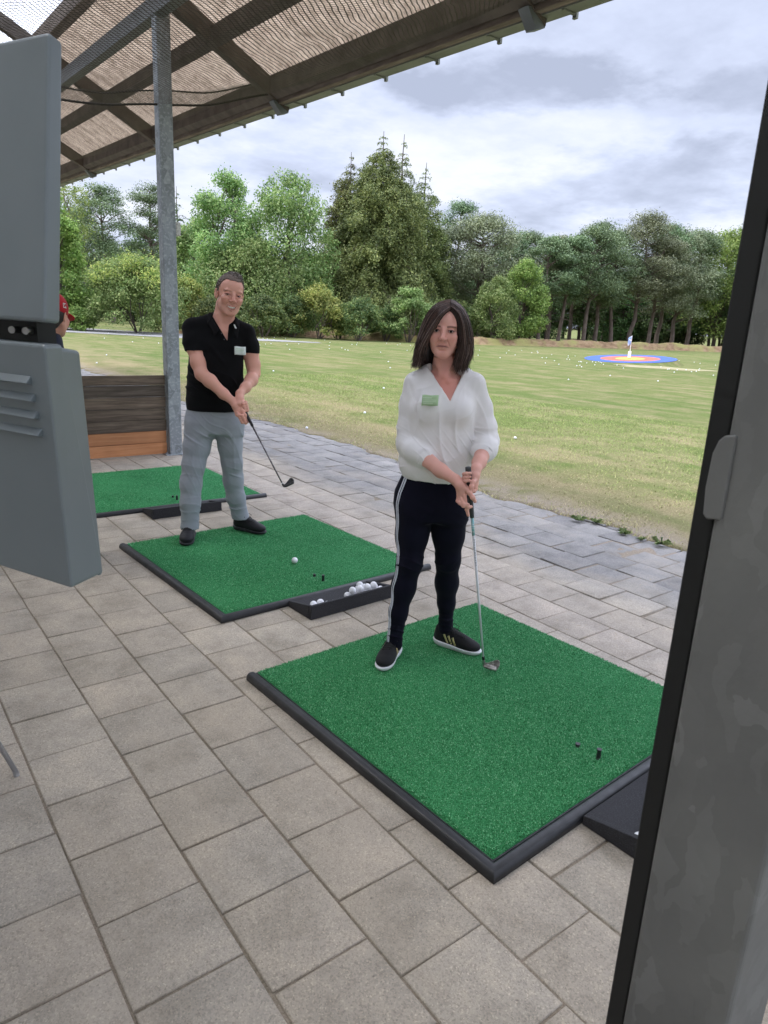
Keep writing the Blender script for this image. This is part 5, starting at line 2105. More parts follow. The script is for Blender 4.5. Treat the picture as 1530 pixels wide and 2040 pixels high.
def eyes(person, T, male):
    for sx in (-1, 1):
        c = T @ Vector((sx * 0.0315, -0.0755 if not male else -0.0742, 0.0))
        e = obj('eye', sphere_mesh('eye', 0.0112, 20, 14), m_eye, person, loc=c)
        look = Vector((0.0, -1, 0.02)).normalized()
        m = MB()
        m.lathe([(0.0062, 0.0), (0.0054, 0.0014), (0.0025, 0.0019), (0.0002, 0.0021)], n=18)
        i_ = m.build('iris', m_iris, e, loc=look * 0.0096, smooth=True)
        i_.rotation_euler = look.to_track_quat('Z', 'Y').to_euler()


def face_tint(P, T, male, base, smile=0):
    """P in person frame"""
    inv = np.array(T.inverted())
    q = P @ inv[:3, :3].T + inv[:3, 3]
    c = np.tile(base, (len(P), 1)).astype(float)

    def mixc(w_, col):
        w_ = np.clip(w_, 0, 1)[:, None]
        c[:] = c * (1 - w_) + np.array(col) * w_
    front = (q[:, 1] < -0.03) & (q[:, 2] > -0.14) & (q[:, 2] < 0.13) & (np.abs(q[:, 0]) < 0.08)
    red = (0.64, 0.235, 0.185)
    for sx in (-1, 1):
        mixc((0.55 if not male else 0.30) * blob(q, (sx * 0.042, -0.065, -0.030), (0.024, 0.03, 0.022)), red)
        if male:
            ex = (q[:, 0] * sx - 0.0315) / 0.014
            mixc(0.85 * np.exp(-((q[:, 2] - (0.0030 - 0.0022 * ex ** 2)) / 0.0020) ** 2) * (np.abs(ex) < 1.05) * (q[:, 1] < -0.06), (0.10, 0.05, 0.04))
            mixc(0.55 * np.exp(-((q[:, 2] - (-0.0036 + 0.0026 * ex ** 2)) / 0.0015) ** 2) * (np.abs(ex) < 1.0) * (q[:, 1] < -0.06), (0.16, 0.07, 0.055))
        # socket shade painted into the skin around the eyes, then brows
        mixc((0.72 if not male else 0.50) * blob(q, (sx * 0.0315, -0.08, 0.0), (0.018, 0.02, 0.0105)), (0.30, 0.125, 0.10))
        lx = (q[:, 0] * sx - 0.034) / 0.019
        bz = 0.0200 - 0.0025 * lx ** 2 - 0.0004 * lx
        mixc((0.85 if not male else 0.42) * np.exp(-((q[:, 2] - bz) / 0.0034) ** 2) * (np.abs(lx) < 1.05) * (q[:, 1] < -0.05), (0.035, 0.02, 0.018))
        if not male:       # lash line
            mixc(0.95 * np.exp(-((q[:, 2] - (0.0048 - 0.0035 * ((q[:, 0] * sx - 0.0315) / 0.013) ** 2)) / 0.0023) ** 2) * (np.abs(q[:, 0] * sx - 0.0325) < 0.0145) * (q[:, 1] < -0.06), (0.02, 0.012, 0.01))
            mixc(0.5 * np.exp(-((q[:, 2] - (-0.0062 + 0.0035 * ((q[:, 0] * sx - 0.0315) / 0.013) ** 2)) / 0.0012) ** 2) * (np.abs(q[:, 0] * sx - 0.0325) < 0.0130) * (q[:, 1] < -0.06), (0.06, 0.03, 0.025))
        mixc(0.85 * blob(q, (sx * 0.0075, -0.1, -0.0425), (0.0050, 0.012, 0.0032)), (0.06, 0.012, 0.010))
        mixc(0.35 * blob(q, (sx * 0.019, -0.09, -0.036), (0.003, 0.012, 0.008)), (0.30, 0.12, 0.10))
        mixc(0.30 * blob(q, (sx * 0.017, -0.09, 0.002), (0.006, 0.02, 0.012)), (0.26, 0.10, 0.085))
    mixc(0.40 * blob(q, (0, -0.105, -0.03), (0.014, 0.02, 0.016)), red)
    mixc(0.30 * blob(q, (0, -0.075, -0.105), (0.022, 0.03, 0.015)), red)
    mixc(0.25 * blob(q, (0, -0.08, 0.06), (0.05, 0.04, 0.03)), (0.74, 0.42, 0.34))
    zu = -0.062
    if not smile:
        lipz = np.exp(-((q[:, 2] - (zu - 0.002)) / 0.0072) ** 4)
        mixc(0.50 * lipz * np.exp(-(q[:, 0] / 0.0225) ** 6) * (q[:, 1] < -0.07), (0.36, 0.105, 0.09))
        mixc(0.95 * np.exp(-((q[:, 2] - (zu - 0.0018 - 0.0045 * (q[:, 0] / 0.0265) ** 2)) / 0.0022) ** 2) * np.exp(-(q[:, 0] / 0.0265) ** 6) * (q[:, 1] < -0.065), (0.07, 0.012, 0.012))
    else:
        up_ = zu + 0.001 + 0.0065 * (q[:, 0] / 0.0265) ** 2
        dn_ = zu - 0.0205 + 0.0185 * (q[:, 0] / 0.0265) ** 2
        mixc(0.65 * (np.exp(-((q[:, 2] - up_) / 0.0035) ** 2) + np.exp(-((q[:, 2] - dn_) / 0.0042) ** 2)) * np.exp(-(q[:, 0] / 0.024) ** 8) * (q[:, 1] < -0.074), (0.42, 0.14, 0.11))
    if male:      # stubble and greying sides
        st = blob(q, (0, -0.05, -0.088), (0.062, 0.06, 0.030)) + 0.6 * blob(q, (0, -0.085, -0.052), (0.026, 0.03, 0.007))
        mixc(0.20 * st, (0.40, 0.26, 0.22))
    return c


def tree_T(loc, yaw, pitch, roll):
    return Matrix.Translation(loc) @ Matrix.Rotation(yaw, 4, 'Z') @ Matrix.Rotation(pitch, 4, 'X') @ Matrix.Rotation(roll, 4, 'Y')


def finger(s, pts, r0, r1, k=0.0022):
    n = len(pts)
    s.chain(pts, list(np.linspace(r0, r1, n)), k)
    for p in pts[1:-1]:
        s.ell(p, (r0 * 1.06,) * 3, k)


def ribbon(sdf, axis, dirs, width, name, mat, parent, off=0.0016, rmax=0.2, side_off=0.0, thick=0.0015, disp=None):
    """thin band lying on the surface: march outwards from axis points along dirs"""
    A = np.array(axis, float)
    Dr = np.array(dirs, float)
    Dr /= np.linalg.norm(Dr, axis=1)[:, None]
    n = len(A)
    tang = np.gradient(A, axis=0)
    tang /= np.linalg.norm(tang, axis=1)[:, None]
    lat = np.cross(tang, Dr)
    lat /= np.linalg.norm(lat, axis=1)[:, None]
    edges = []
    for w_ in (side_off - width / 2, side_off + width / 2):
        ts = np.linspace(0.0, rmax, 160)
        st = A + lat * w_
        Pm = (st[:, None, :] + Dr[:, None, :] * ts[None, :, None]).reshape(-1, 3)
        d = sdf.eval(Pm)
        if disp is not None:
            d = d + disp(Pm)
        d = d.reshape(n, -1)
        ins = d < 0
        last = ins.shape[1] - 1 - np.argmax(ins[:, ::-1], axis=1)
        # first exit
        first = np.argmax(~ins & (np.arange(160)[None, :] > 2), axis=1)
        idx = np.clip(first, 1, 159)
        d0 = d[np.arange(n), idx - 1]
        d1 = d[np.arange(n), idx]
        f = np.clip(d0 / (d0 - d1 + 1e-9), 0, 1)
        t = ts[idx - 1] + f * (ts[1] - ts[0])
        t = np.convolve(np.pad(t, 2, 'edge'), np.ones(5) / 5, 'valid')
        edges.append(st + Dr * (t + off)[:, None])
    a, b = edges
    V = np.stack([a, b, b - Dr * thick * 2.2, a - Dr * thick * 2.2], 1).reshape(-1, 3)
    F = []
    for i in range(n - 1):
        for k in range(4):
            p, q = i * 4 + k, i * 4 + (k + 1) % 4
            F.append((p, q, q + 4, p + 4))
    return obj(name, mesh_np(name, V, F), mat, parent)


def tubes_np(paths, radii, n=4):
    """paths (m, k, 3), radii (k,) or (m,k) -> vertices, quads"""
    m_, k_, _ = paths.shape
    t = np.gradient(paths, axis=1)
    t /= np.linalg.norm(t, axis=2)[..., None] + 1e-9
    ref = np.array([0.31, 0.22, 0.92])
    u = np.cross(t, ref)
    u /= np.linalg.norm(u, axis=2)[..., None] + 1e-9
    v = np.cross(t, u)
    rad = np.broadcast_to(radii, (m_, k_))[..., None]
    ring = [paths + rad * (u * math.cos(2 * math.pi * i / n) + v * math.sin(2 * math.pi * i / n)) for i in range(n)]
    V = np.stack(ring, 2).reshape(-1, 3)
    F = []
    base = (np.arange(m_) * k_ * n)[:, None, None] + (np.arange(k_ - 1) * n)[None, :, None]
    for i in range(n):
        a = base + i
        b = base + (i + 1) % n
        F.append(np.stack([a, b, b + n, a + n], -1).reshape(-1, 4))
    return V, np.concatenate(F)


def smooth_path(P, k=12):
    """Catmull-like resampling of an (n,3) polyline"""
    P = np.array(P, float)
    s = np.linspace(0, 1, len(P))
    t = np.linspace(0, 1, k)
    out = np.stack([np.interp(t, s, P[:, i]) for i in range(3)], 1)
    for _ in range(2):
        out[1:-1] = (out[:-2] + 2 * out[1:-1] + out[2:]) / 4
    return out


def shoe(person, name, heel, toe, z0, width, ankle, mats, female):
    """heel, toe ground points (x,y) in person frame"""
    m_up, m_sole, m_stripe, m_lace = mats
    h_, t_ = Vector((*heel, z0)), Vector((*toe, z0))
    L_ = (t_ - h_).length
    yaw = math.atan2(t_.y - h_.y, t_.x - h_.x)
    sc = L_ / 0.285
    fr = dict(loc=tuple(h_), yaw=yaw, s=sc)
    w = width / sc
    root = None
    s = SDF().frame(**fr)
    s.ell((0.215, 0.004, 0.040), (0.064, w * 0.50, 0.030), 0.012)
    s.ell((0.150, 0.002, 0.048), (0.080, w * 0.47, 0.036), 0.03)
    s.ell((0.060, 0, 0.050), (0.058, w * 0.40, 0.040), 0.03)
    s.cap((0.175, 0, 0.058), (0.085, 0, 0.088), 0.026, 0.030, 0.03)
    s.cap((0.075, 0, 0.080), (0.045, 0, 0.088), 0.033, 0.031, 0.02)
    s.cap((0.030, 0, 0.050), (0.028, 0, 0.100), 0.026, 0.019, 0.02)
    s.cap((0.062, 0, 0.16), (0.062, 0, 0.108), 0.031, 0.024, 0.006, -1)
    s.box((0.14, 0, -0.03), (0.3, 0.2, 0.047), 0.001, 0.002, -1)
    up_ = obj('shoe', s.mesh('shoe', *bounds(s, (-.03, -.08, 0), (.32, .08, .15)), 0.0022), m_up, person)
    s2 = SDF().frame(**fr)
    zt = 0.030 if female else 0.026
    s2.ell((0.212, 0.004, 0.030), (0.078, w * 0.53, 0.045), 0.01)
    s2.ell((0.140, 0.000, 0.030), (0.10, w * 0.47, 0.045), 0.02)
    s2.ell((0.060, 0, 0.030), (0.066, w * 0.47, 0.045), 0.02)
    s2.box((0.14, 0, -0.098), (0.4, 0.2, 0.10), 0.001, 0.003, -1)
    s2.box((0.14, 0, zt + 0.1), (0.4, 0.2, 0.10), 0.001, 0.003, -1, pitch=0, roll=0.035)
    obj('sole', s2.mesh('sole', *bounds(s2, (-.03, -.08, -.01), (.32, .08, .06)), 0.0022), m_sole, up_)
    # laces
    T = Matrix(s.M.tolist())
    m = MB()

    def surf(x, y):
        zz = np.linspace(0.16, 0.02, 120)
        Q = np.array([tuple(T @ Vector((x, y, z))) for z in zz])
        d = s.eval(Q)
        i = int(np.argmax(d < 0))
        return T @ Vector((x, y, zz[i] + 0.0015))
    for k in range(5):
        x = 0.182 - 0.019 * k
        for sy in (-1, 1):
            pts = [surf(x - sy * 0.006 + sy * 0.006 * u_, 0.024 * u_ * sy * -1) for u_ in (-1, -0.6, -0.2, 0.2, 0.6, 1)]
            m.tube(pts, 0.0026 * sc, 6)
    for sy in (-1, 1):
        pts = [T @ Vector(p) for p in ((0.100, 0, 0.118), (0.104, sy * 0.02, 0.136), (0.128, sy * 0.040, 0.118), (0.126, sy * 0.034, 0.096), (0.102, 0, 0.116))]
        m.tube(pts, 0.0018 * sc, 6)
        pts = [T @ Vector(p) for p in ((0.100, 0, 0.118), (0.125, sy * 0.022, 0.110), (0.150, sy * 0.042, 0.076))]
        m.tube(pts, 0.0018 * sc, 6)
    m.build('laces', m_lace, up_, smooth=True)
    if m_stripe is not None:
        for sy in (-1, 1):
            for k in range(3):
                x0 = 0.150 - 0.024 * k
                n = 9
                zz = np.linspace(0.032, 0.072 + 0.004 * k, n)
                xx = x0 - (zz - 0.032) * 0.55
                ax_ = [tuple(T @ Vector((x, 0, z))) for x, z in zip(xx, zz)]
                dr = [tuple(T.to_3x3() @ Vector((0, sy, 0.12))) for _ in zz]
                ribbon(s, ax_, dr, 0.0115 * sc, 'stripe', m_stripe, up_, off=0.0008, rmax=0.09, thick=0.0008)
        # heel tab
        n = 8
        zz = np.linspace(0.055, 0.095, n)
        ax_ = [tuple(T @ Vector((0.04, 0, z))) for z in zz]
        ribbon(s, ax_, [tuple(T.to_3x3() @ Vector((-1, 0, 0))) for _ in zz], 0.028 * sc, 'heel_tab', m_stripe, up_, off=0.001, rmax=0.09, thick=0.0008)
    return up_


def bounds(s, a, b):
    """axis-aligned bounds (current frame of s) of a local box"""
    c = np.array([s.tp((x, y, z)) for x in (a[0], b[0]) for y in (a[1], b[1]) for z in (a[2], b[2])])
    return c.min(0), c.max(0)


def club(name, grip_end, sole, face_dir, lab, cols, tilt=0.0, frac=(0.24, 0.28, 0.955)):
    """golf iron: shaft from grip_end to hosel near sole; face_dir = direction from heel to toe (horizontal)"""
    m_grip, m_band, m_shaft, m_ferr, m_head = cols
    g, e_ = Vector(grip_end), Vector(sole)
    c = empty('golf_club', e_)
    tag(c, lab, 'golf club', 'golf irons held by the players')
    ax = (e_ - g)
    L_ = ax.length
    ax.normalize()
    fd = Vector(face_dir)
    fd = (fd - ax * fd.dot(ax) * 0.0).normalized()
    P = lambda t: g + (e_ - g) * t - e_
    m = MB()
    ts = np.linspace(0, frac[0], 12)
    m.tube([P(-0.006)] + [P(t) for t in ts], [0.0125] + [0.0132 - 0.0035 * t / frac[0] for t in ts], 14)
    m.build('grip', m_grip, c, smooth=True)
    if m_band is not None:
        m = MB()
        m.tube([P(frac[0]), P(frac[1])], [0.0068, 0.0066], 12)
        m.build('shaft_band', m_band, c, smooth=True)
    m = MB()
    m.tube([P(frac[0] if m_band is None else frac[1]), P(frac[2])], [0.0064, 0.0050], 12)
    m.build('shaft', m_shaft, c, smooth=True)
    m = MB()
    m.tube([P(frac[2] - 0.0), P(frac[2] + 0.018)], [0.0066, 0.0068], 12)
    m.build('ferrule', m_ferr, c, smooth=True)
    # head in frame: origin at hosel bottom, x towards toe, z up shaft
    hb = P(0.985) 
    up_ = -ax
    xx = (fd - up_ * fd.dot(up_)).normalized()
    # lie angle: blade lies level, so use world-ish vertical for blade
    zz_ = Vector((0, 0, 1)) if tilt == 0 else (-ax)
    xh = (fd - zz_ * fd.dot(zz_)).normalized()
    yh = zz_.cross(xh)
    zz2 = (zz_ + yh * 0.42).normalized()
    Mh = np.eye(4)
    Mh[:3, 0] = xh
    Mh[:3, 1] = np.array(zz2.cross(xh).normalized())
    Mh[:3, 2] = zz2
    Mh[:3, 3] = hb
    s = SDF()
    s.M = Mh
    out = [(-0.004, -0.013), (0.004, 0.004), (0.022, 0.010), (0.045, 0.026), (0.060, 0.036), (0.070, 0.037), (0.078, 0.030), (0.081, 0.014), (0.077, -0.004), (0.066, -0.015), (0.045, -0.019), (0.018, -0.019)]
    inn_ = [(0.014, -0.010), (0.020, 0.003), (0.045, 0.018), (0.060, 0.028), (0.068, 0.027), (0.072, 0.014), (0.068, 0.000), (0.058, -0.008), (0.035, -0.011)]
    s.plate(out, -0.0035, 0.0035, 0.002, 0.003)
    s.plate(inn_, -0.008, -0.0010, 0.001, 0.002, -1)
    s.plate(inn_, 0.0010, 0.008, 0.001, 0.002, -1)
    s.cap((0.012, 0.0, -0.0145), (0.066, 0.0, -0.0115), 0.0060, 0.0070, 0.005)
    s.cap((0.020, 0.0, -0.004), (0.060, 0.0, -0.002), 0.0032, 0.0032, 0.003)
    s.M = np.eye(4)
    s.cap(P(0.962), hb, 0.0066, 0.0072, 0.006)
    lo = np.array(hb) - 0.10
    obj('club_head', s.mesh('club_head', lo, np.array(hb) + 0.11, 0.0016), m_head, c)
    return c


# ------------------------------------------------------------------ THE WOMAN
WO = (0.47, 1.34, 0.0)
W_az = math.atan2(WO[1] - CAM.y, WO[0] - CAM.x)
woman = empty('person', WO, W_az - math.pi / 2)
tag(woman, 'dark-haired woman in white blouse and navy side-striped trousers holding a white-shafted club', 'person')
HT = tree_T((-0.005, 0.0, 1.628), 0.06 * -1, 0.05, 0.02)
s = SDF()
s.M = np.array(HT)
head_sdf(s, False)
s.M = np.eye(4)
s.chain([(0.0, 0.035, 1.56), (0.004, 0.042, 1.47), (0.008, 0.055, 1.40)], [0.048, 0.050, 0.060], 0.022)          # neck
s.cap((-0.035, 0.0, 1.50), (0.0, -0.022, 1.425), 0.012, 0.010, 0.02)
s.cap((0.040, 0.0, 1.50), (0.012, -0.022, 1.425), 0.012, 0.010, 0.02)
# shoulders, chest (under the blouse)
s.chain([(-0.100, 0.048, 1.375), (0.008, 0.052, 1.405), (0.110, 0.048, 1.385)], [0.026, 0.040, 0.026], 0.03)
s.loft([(1.02, 0.0, 0.03, 0.115, 0.075), (1.15, 0.0, 0.03, 0.120, 0.080), (1.27, 0.004, 0.025, 0.135, 0.090), (1.36, 0.008, 0.030, 0.120, 0.080), (1.415, 0.008, 0.04, 0.070, 0.056)], 0.04, rnd_=0.02)
s.cap((-0.035, -0.012, 1.412), (-0.006, -0.026, 1.402), 0.005, 0.006, 0.015)    # collar bones
s.cap((0.055, -0.012, 1.414), (0.028, -0.026, 1.402), 0.005, 0.006, 0.015)
s.ell((-0.048, -0.040, 1.285), (0.058, 0.045, 0.055), 0.03)
s.ell((0.070, -0.040, 1.285), (0.058, 0.045, 0.055), 0.03)
s.cap((0.012, -0.10, 1.35), (0.016, -0.115, 1.29), 0.006, 0.004, 0.012, -1)
# right arm (left in the picture)
RSh, REl, RWr = (-0.130, 0.045, 1.375), (-0.138, 0.010, 1.105), (0.087, -0.235, 1.000)
s.chain([RSh, (-0.140, 0.04, 1.25), REl], [0.038, 0.038, 0.032], 0.03)
s.chain([REl, (-0.060, -0.080, 1.062), (0.02, -0.165, 1.022), RWr], [0.030, 0.036, 0.030, 0.0225], 0.02)
# left arm
LSh, LEl, LWr = (0.150, 0.045, 1.385), (0.222, 0.030, 1.140), (0.173, -0.195, 1.043)
s.chain([LSh, (0.195, 0.045, 1.27), LEl], [0.038, 0.036, 0.032], 0.03)
s.chain([LEl, (0.208, -0.060, 1.100), (0.188, -0.140, 1.065), LWr], [0.036, 0.038, 0.029, 0.0225], 0.02)
# right hand, lower on the grip
s.chain([RWr, (0.106, -0.250, 0.982)], [0.0225, 0.024], 0.012)
for a, b, r in (((0.104, -0.250, 0.986), (0.127, -0.262, 0.944), 0.0155), ((0.104, -0.246, 0.984), (0.117, -0.256, 0.936), 0.0150), ((0.104, -0.238, 0.980), (0.108, -0.248, 0.930), 0.0140)):
    s.cap(a, b, r, r * 0.88, 0.010)
s.cap((0.118, -0.252, 0.985), (0.136, -0.268, 0.965), 0.015, 0.012, 0.012)
finger(s, [(0.129, -0.270, 0.940), (0.137, -0.278, 0.905), (0.145, -0.280, 0.880), (0.152, -0.279, 0.856)], 0.0092, 0.0068)     # index down the shaft
finger(s, [(0.116, -0.262, 0.932), (0.128, -0.283, 0.905), (0.149, -0.283, 0.893), (0.162, -0.268, 0.892)], 0.0092, 0.0070)     # middle
finger(s, [(0.109, -0.254, 0.930), (0.113, -0.272, 0.906), (0.128, -0.285, 0.898), (0.148, -0.284, 0.905)], 0.0088, 0.0068)
finger(s, [(0.105, -0.244, 0.932), (0.102, -0.254, 0.910), (0.110, -0.272, 0.908), (0.126, -0.278, 0.914)], 0.0080, 0.0062)
finger(s, [(0.134, -0.265, 0.975), (0.150, -0.285, 0.957), (0.164, -0.290, 0.940), (0.176, -0.286, 0.922)], 0.0110, 0.0078, 0.004)     # thumb
# left hand, upper
s.chain([LWr, (0.169, -0.220, 1.018)], [0.0225, 0.023], 0.012)
for a, b, r in (((0.170, -0.222, 1.020), (0.168, -0.240, 0.975), 0.0150), ((0.170, -0.218, 1.020), (0.176, -0.226, 0.985), 0.0145), ((0.168, -0.225, 1.022), (0.160, -0.244, 0.995), 0.0145)):
    s.cap(a, b, r, r * 0.88, 0.010)
finger(s, [(0.172, -0.236, 1.006), (0.160, -0.268, 1.002), (0.156, -0.280, 0.985), (0.158, -0.284, 0.968)], 0.0108, 0.0080, 0.004)     # thumb down the grip
finger(s, [(0.178, -0.232, 0.985), (0.178, -0.236, 0.965), (0.170, -0.250, 0.958), (0.160, -0.262, 0.960)], 0.0088, 0.0068)
for i, z in enumerate((1.000, 1.016, 1.032)):
    finger(s, [(0.158, -0.222, z + 0.002), (0.132, -0.232, z - 0.004), (0.121, -0.252, z - 0.001), (0.130, -0.270, z + 0.006), (0.146, -0.272, z + 0.009)], 0.0086, 0.0068)
wb = s
me = wb.mesh('body', (-0.24, -0.32, 0.83), (0.28, 0.15, 1.77), 0.0020)
base_f = np.array([0.74, 0.395, 0.320])


def wt(P):
    c = face_tint(P, HT, False, base_f)
    w_ = np.clip(0.75 * blob(P, (0.01, -0.05, 1.385), (0.09, 0.08, 0.07)), 0, 1)[:, None]
    c = c * (1 - w_) + np.array([0.66, 0.250, 0.195]) * w_
    hz = np.clip((1.06 - P[:, 2]) * 8, 0, 1)[:, None] * 0.5
    c = c * (1 - hz) + np.array([0.74, 0.39, 0.30]) * hz
    # finger nails
    return c


paint(me, wt)
body = obj('body', me, m_skin, woman)
eyes(woman, HT, False)

# blouse
m_blouse = cloth('off_white_blouse', (0.84, 0.82, 0.81), 0.8, (700, 0.15, 0.0008), 0.04)
s = SDF()
s.loft([(0.925, 0.012, 0.035, 0.160, 0.108), (0.955, 0.010, 0.033, 0.178, 0.122), (1.00, 0.002, 0.033, 0.186, 0.128), (1.08, -0.002, 0.033, 0.176, 0.124), (1.18, 0.000, 0.030, 0.165, 0.118),
        (1.27, 0.004, 0.026, 0.166, 0.118), (1.35, 0.006, 0.034, 0.164, 0.098), (1.41, 0.007, 0.044, 0.135, 0.072), (1.445, 0.008, 0.05, 0.085, 0.052)], 0.03, rnd_=0.02)
s.ell((-0.055, -0.045, 1.275), (0.070, 0.058, 0.066), 0.035)
s.ell((0.078, -0.045, 1.275), (0.070, 0.058, 0.066), 0.035)
s.chain([(-0.125, 0.045, 1.388), (-0.055, 0.048, 1.425), (0.008, 0.052, 1.432), (0.070, 0.048, 1.432), (0.142, 0.045, 1.400)], [0.046, 0.045, 0.046, 0.045, 0.046], 0.03)
s.chain([(-0.130, 0.045, 1.376), (-0.143, 0.042, 1.28), (-0.144, 0.030, 1.18), (-0.142, 0.008, 1.105)], [0.046, 0.048, 0.050, 0.053], 0.025)
s.chain([(-0.142, 0.005, 1.105), (-0.105, -0.042, 1.084), (-0.060, -0.082, 1.066)], [0.053, 0.054, 0.048], 0.02)
s.chain([(0.152, 0.045, 1.388), (0.192, 0.045, 1.285), (0.214, 0.036, 1.20), (0.220, 0.026, 1.135)], [0.046, 0.046, 0.050, 0.053], 0.025)
s.chain([(0.226, 0.026, 1.135), (0.216, -0.030, 1.108), (0.208, -0.062, 1.096)], [0.058, 0.056, 0.049], 0.02)
# creases
s.cap((-0.108, -0.050, 1.36), (-0.104, -0.090, 1.17), 0.006, 0.008, 0.018, -1)      # arm / body gap
s.cap((0.156, -0.045, 1.34), (0.166, -0.075, 1.15), 0.006, 0.008, 0.018, -1)
for a, b, am, wd_ in [((-0.16, 0.0, 1.40), (-0.120, -0.040, 1.31), -.005, .009), ((0.158, -0.01, 1.41), (0.150, -0.035, 1.31), -.005, .009),
                      ((0.040, -0.13, 1.305), (-0.085, -0.105, 1.215), -.005, .010), ((0.03, -0.13, 1.29), (-0.07, -0.115, 1.19), .005, .010),
                      ((-0.10, -0.09, 1.245), (0.0, -0.13, 1.165), .005, .011), ((-0.105, -0.09, 1.20), (-0.02, -0.12, 1.06), .006, .011),
                      ((0.135, -0.09, 1.24), (0.120, -0.10, 1.03), .006, .010), ((0.155, -0.06, 1.20), (0.15, -0.07, 1.02), .006, .009)]:
    s.fold(a, b, am, wd_)
xv, zv = 0.040, 1.322


def vcut(P):
    """V opening: negative inside the wedge in front of the throat"""
    x, y, z = P.T
    half = np.where(x > xv, (z - zv) * 0.43, (z - zv) * 0.84) 
    half = np.where(x <= xv, (z - zv) * 0.80, (z - zv) * 0.42)
    d1 = np.abs(x - xv) - half
    d2 = y - 0.035
    return np.maximum(d1 * 0.75, d2)


s.func(vcut, -1, 0.004)
s.cap((0.008, 0.050, 1.43), (0.006, 0.035, 1.60), 0.062, 0.068, 0.006, -1)
# raised ribbed band along the neckline
s.fold((0.040, -0.10, 1.318), (-0.060, -0.045, 1.45), 0.0035, 0.012)
s.fold((0.044, -0.10, 1.318), (0.098, -0.045, 1.45), 0.0035, 0.012)
s.fold((-0.12, -0.03, 0.945), (0.02, -0.09, 0.935), -0.001, 0.01)
sl = lambda P: np.clip((np.abs(P[:, 0] - 0.025) - 0.120) / 0.03, 0, 1)
to = lambda P: 1 - sl(P)
nf = addf(nfun(0.0010, 38, 4),
          wrinkle((1, 0.3, 0.35), 42, 0.0085, 11, lambda P: to(P) * np.clip((1.30 - P[:, 2]) / 0.12, 0, 1) * np.clip((P[:, 2] - 0.95) / 0.05, 0.15, 1), 1.0, 8),
          wrinkle((0.45, 0.2, 1), 46, 0.0070, 12, lambda P: to(P) * np.exp(-((P[:, 2] - 1.06) / 0.09) ** 2), 1.2, 9),
          wrinkle((0.9, 0.2, 0.5), 70, 0.0052, 16, lambda P: to(P) * np.clip((1.22 - P[:, 2]) / 0.10, 0, 1), 1.1, 10, 6.0),
          wrinkle((0.4, 0.2, 1), 85, 0.0055, 17, lambda P: sl(P) * np.clip((1.24 - P[:, 2]) / 0.06, 0, 1) * np.clip((P[:, 1] + 0.06) / 0.04, 0, 1), 1.1, 10, 6.0),
          wrinkle((0.9, 0.1, -0.6), 60, 0.0040, 18, lambda P: to(P) * np.exp(-((P[:, 2] - 1.36) / 0.07) ** 2), 1.0, 10, 5.0),
          wrinkle((0.8, 0.2, -0.5), 50, 0.0045, 13, lambda P: to(P) * np.exp(-((P[:, 2] - 1.30) / 0.09) ** 2), 1.0, 9),
          wrinkle((0.25, 0.3, 1), 62, 0.0085, 14, lambda P: sl(P) * np.exp(-((P[:, 2] - 1.155) / 0.050) ** 2) * np.clip((P[:, 1] + 0.06) / 0.04, 0, 1), 1.1, 11),
          wrinkle((0.9, 0.1, 0.45), 44, 0.0055, 15, lambda P: sl(P) * np.exp(-((P[:, 2] - 1.26) / 0.09) ** 2), 1.0, 9))
bl = s
bl.box((0.0, 0.0, 0.85), (0.5, 0.5, 0.092), 0.001, 0.004, -1, pitch=0, roll=-0.0)
me = bl.mesh('blouse', (-0.25, -0.16, 0.92), (0.31, 0.18, 1.51), 0.0032, nf)
blouse = obj('blouse', me, m_blouse, woman)
for nm, p, q, r in (('cuff', (-0.082, -0.064, 1.074), (-0.052, -0.090, 1.061), 0.0485), ('cuff', (0.2105, -0.056, 1.100), (0.206, -0.080, 1.091), 0.0475)):
    m = MB()
    p, q = Vector(p), Vector(q)
    m.tube([p, p.lerp(q, 0.1), p.lerp(q, 0.9), q, q + (p - q) * 0.3], [r * 0.97, r, r * 0.98, r * 0.95, r * 0.80], 28, cap=False)
    m.build(nm, m_blouse, blouse, smooth=True)
# badge
m_badge = Mat('pale_green_paper', (0.42, 0.60, 0.34), 0.7)
m_ink = Mat('badge_lines', (0.24, 0.42, 0.20), 0.8)
m_pale = Mat('badge_print', (0.66, 0.78, 0.60), 0.8)


def badge(person, c, w, h, yaw, pitch, roll, mat, lines):
    t_ = Matrix.Translation(c) @ Matrix.Rotation(yaw, 4, 'Z') @ Matrix.Rotation(pitch, 4, 'X') @ Matrix.Rotation(roll, 4, 'Y')
    V, F = [], []
    n = 8
    for i in range(n + 1):
        for j in range(5):
            x, z = (i / n - .5) * w, (j / 4 - .5) * h
            V.append(tuple(t_ @ Vector((x, -0.0015 * math.sin(i * 1.3) * (1 + j * .3) + 0.0018 * math.cos(x / w * 3), z + 0.0012 * math.sin(i * 0.9)))))
    F = [(i * 5 + j, (i + 1) * 5 + j, (i + 1) * 5 + j + 1, i * 5 + j + 1) for i in range(n) for j in range(4)]
    b_ = obj('name_badge', mesh_np('name_badge', V, F), mat, person, smooth=True)
    so = b_.modifiers.new('s', 'SOLIDIFY')
    so.thickness = 0.0012
    for (x0, x1, z, th, mt) in lines:
        m = MB()
        P = [t_ @ Vector((x * w, y, (z + s_ * th) * h)) for y in (-0.0036, -0.0030) for x, s_ in ((x0, -1), (x1, -1), (x1, 1), (x0, 1))]
        m.hexa(P)
        m.build('print_line', mt, b_)
    return b_


badge(woman, (-0.049, -0.1175, 1.325), 0.075, 0.048, -0.28, -0.30, -0.07, m_badge, [(-.42, .1, .22, .03, m_pale), (-.42, .40, .02, .022, m_pale), (-.42, .38, -.13, .022, m_pale), (-.42, .2, -.28, .022, m_pale)])

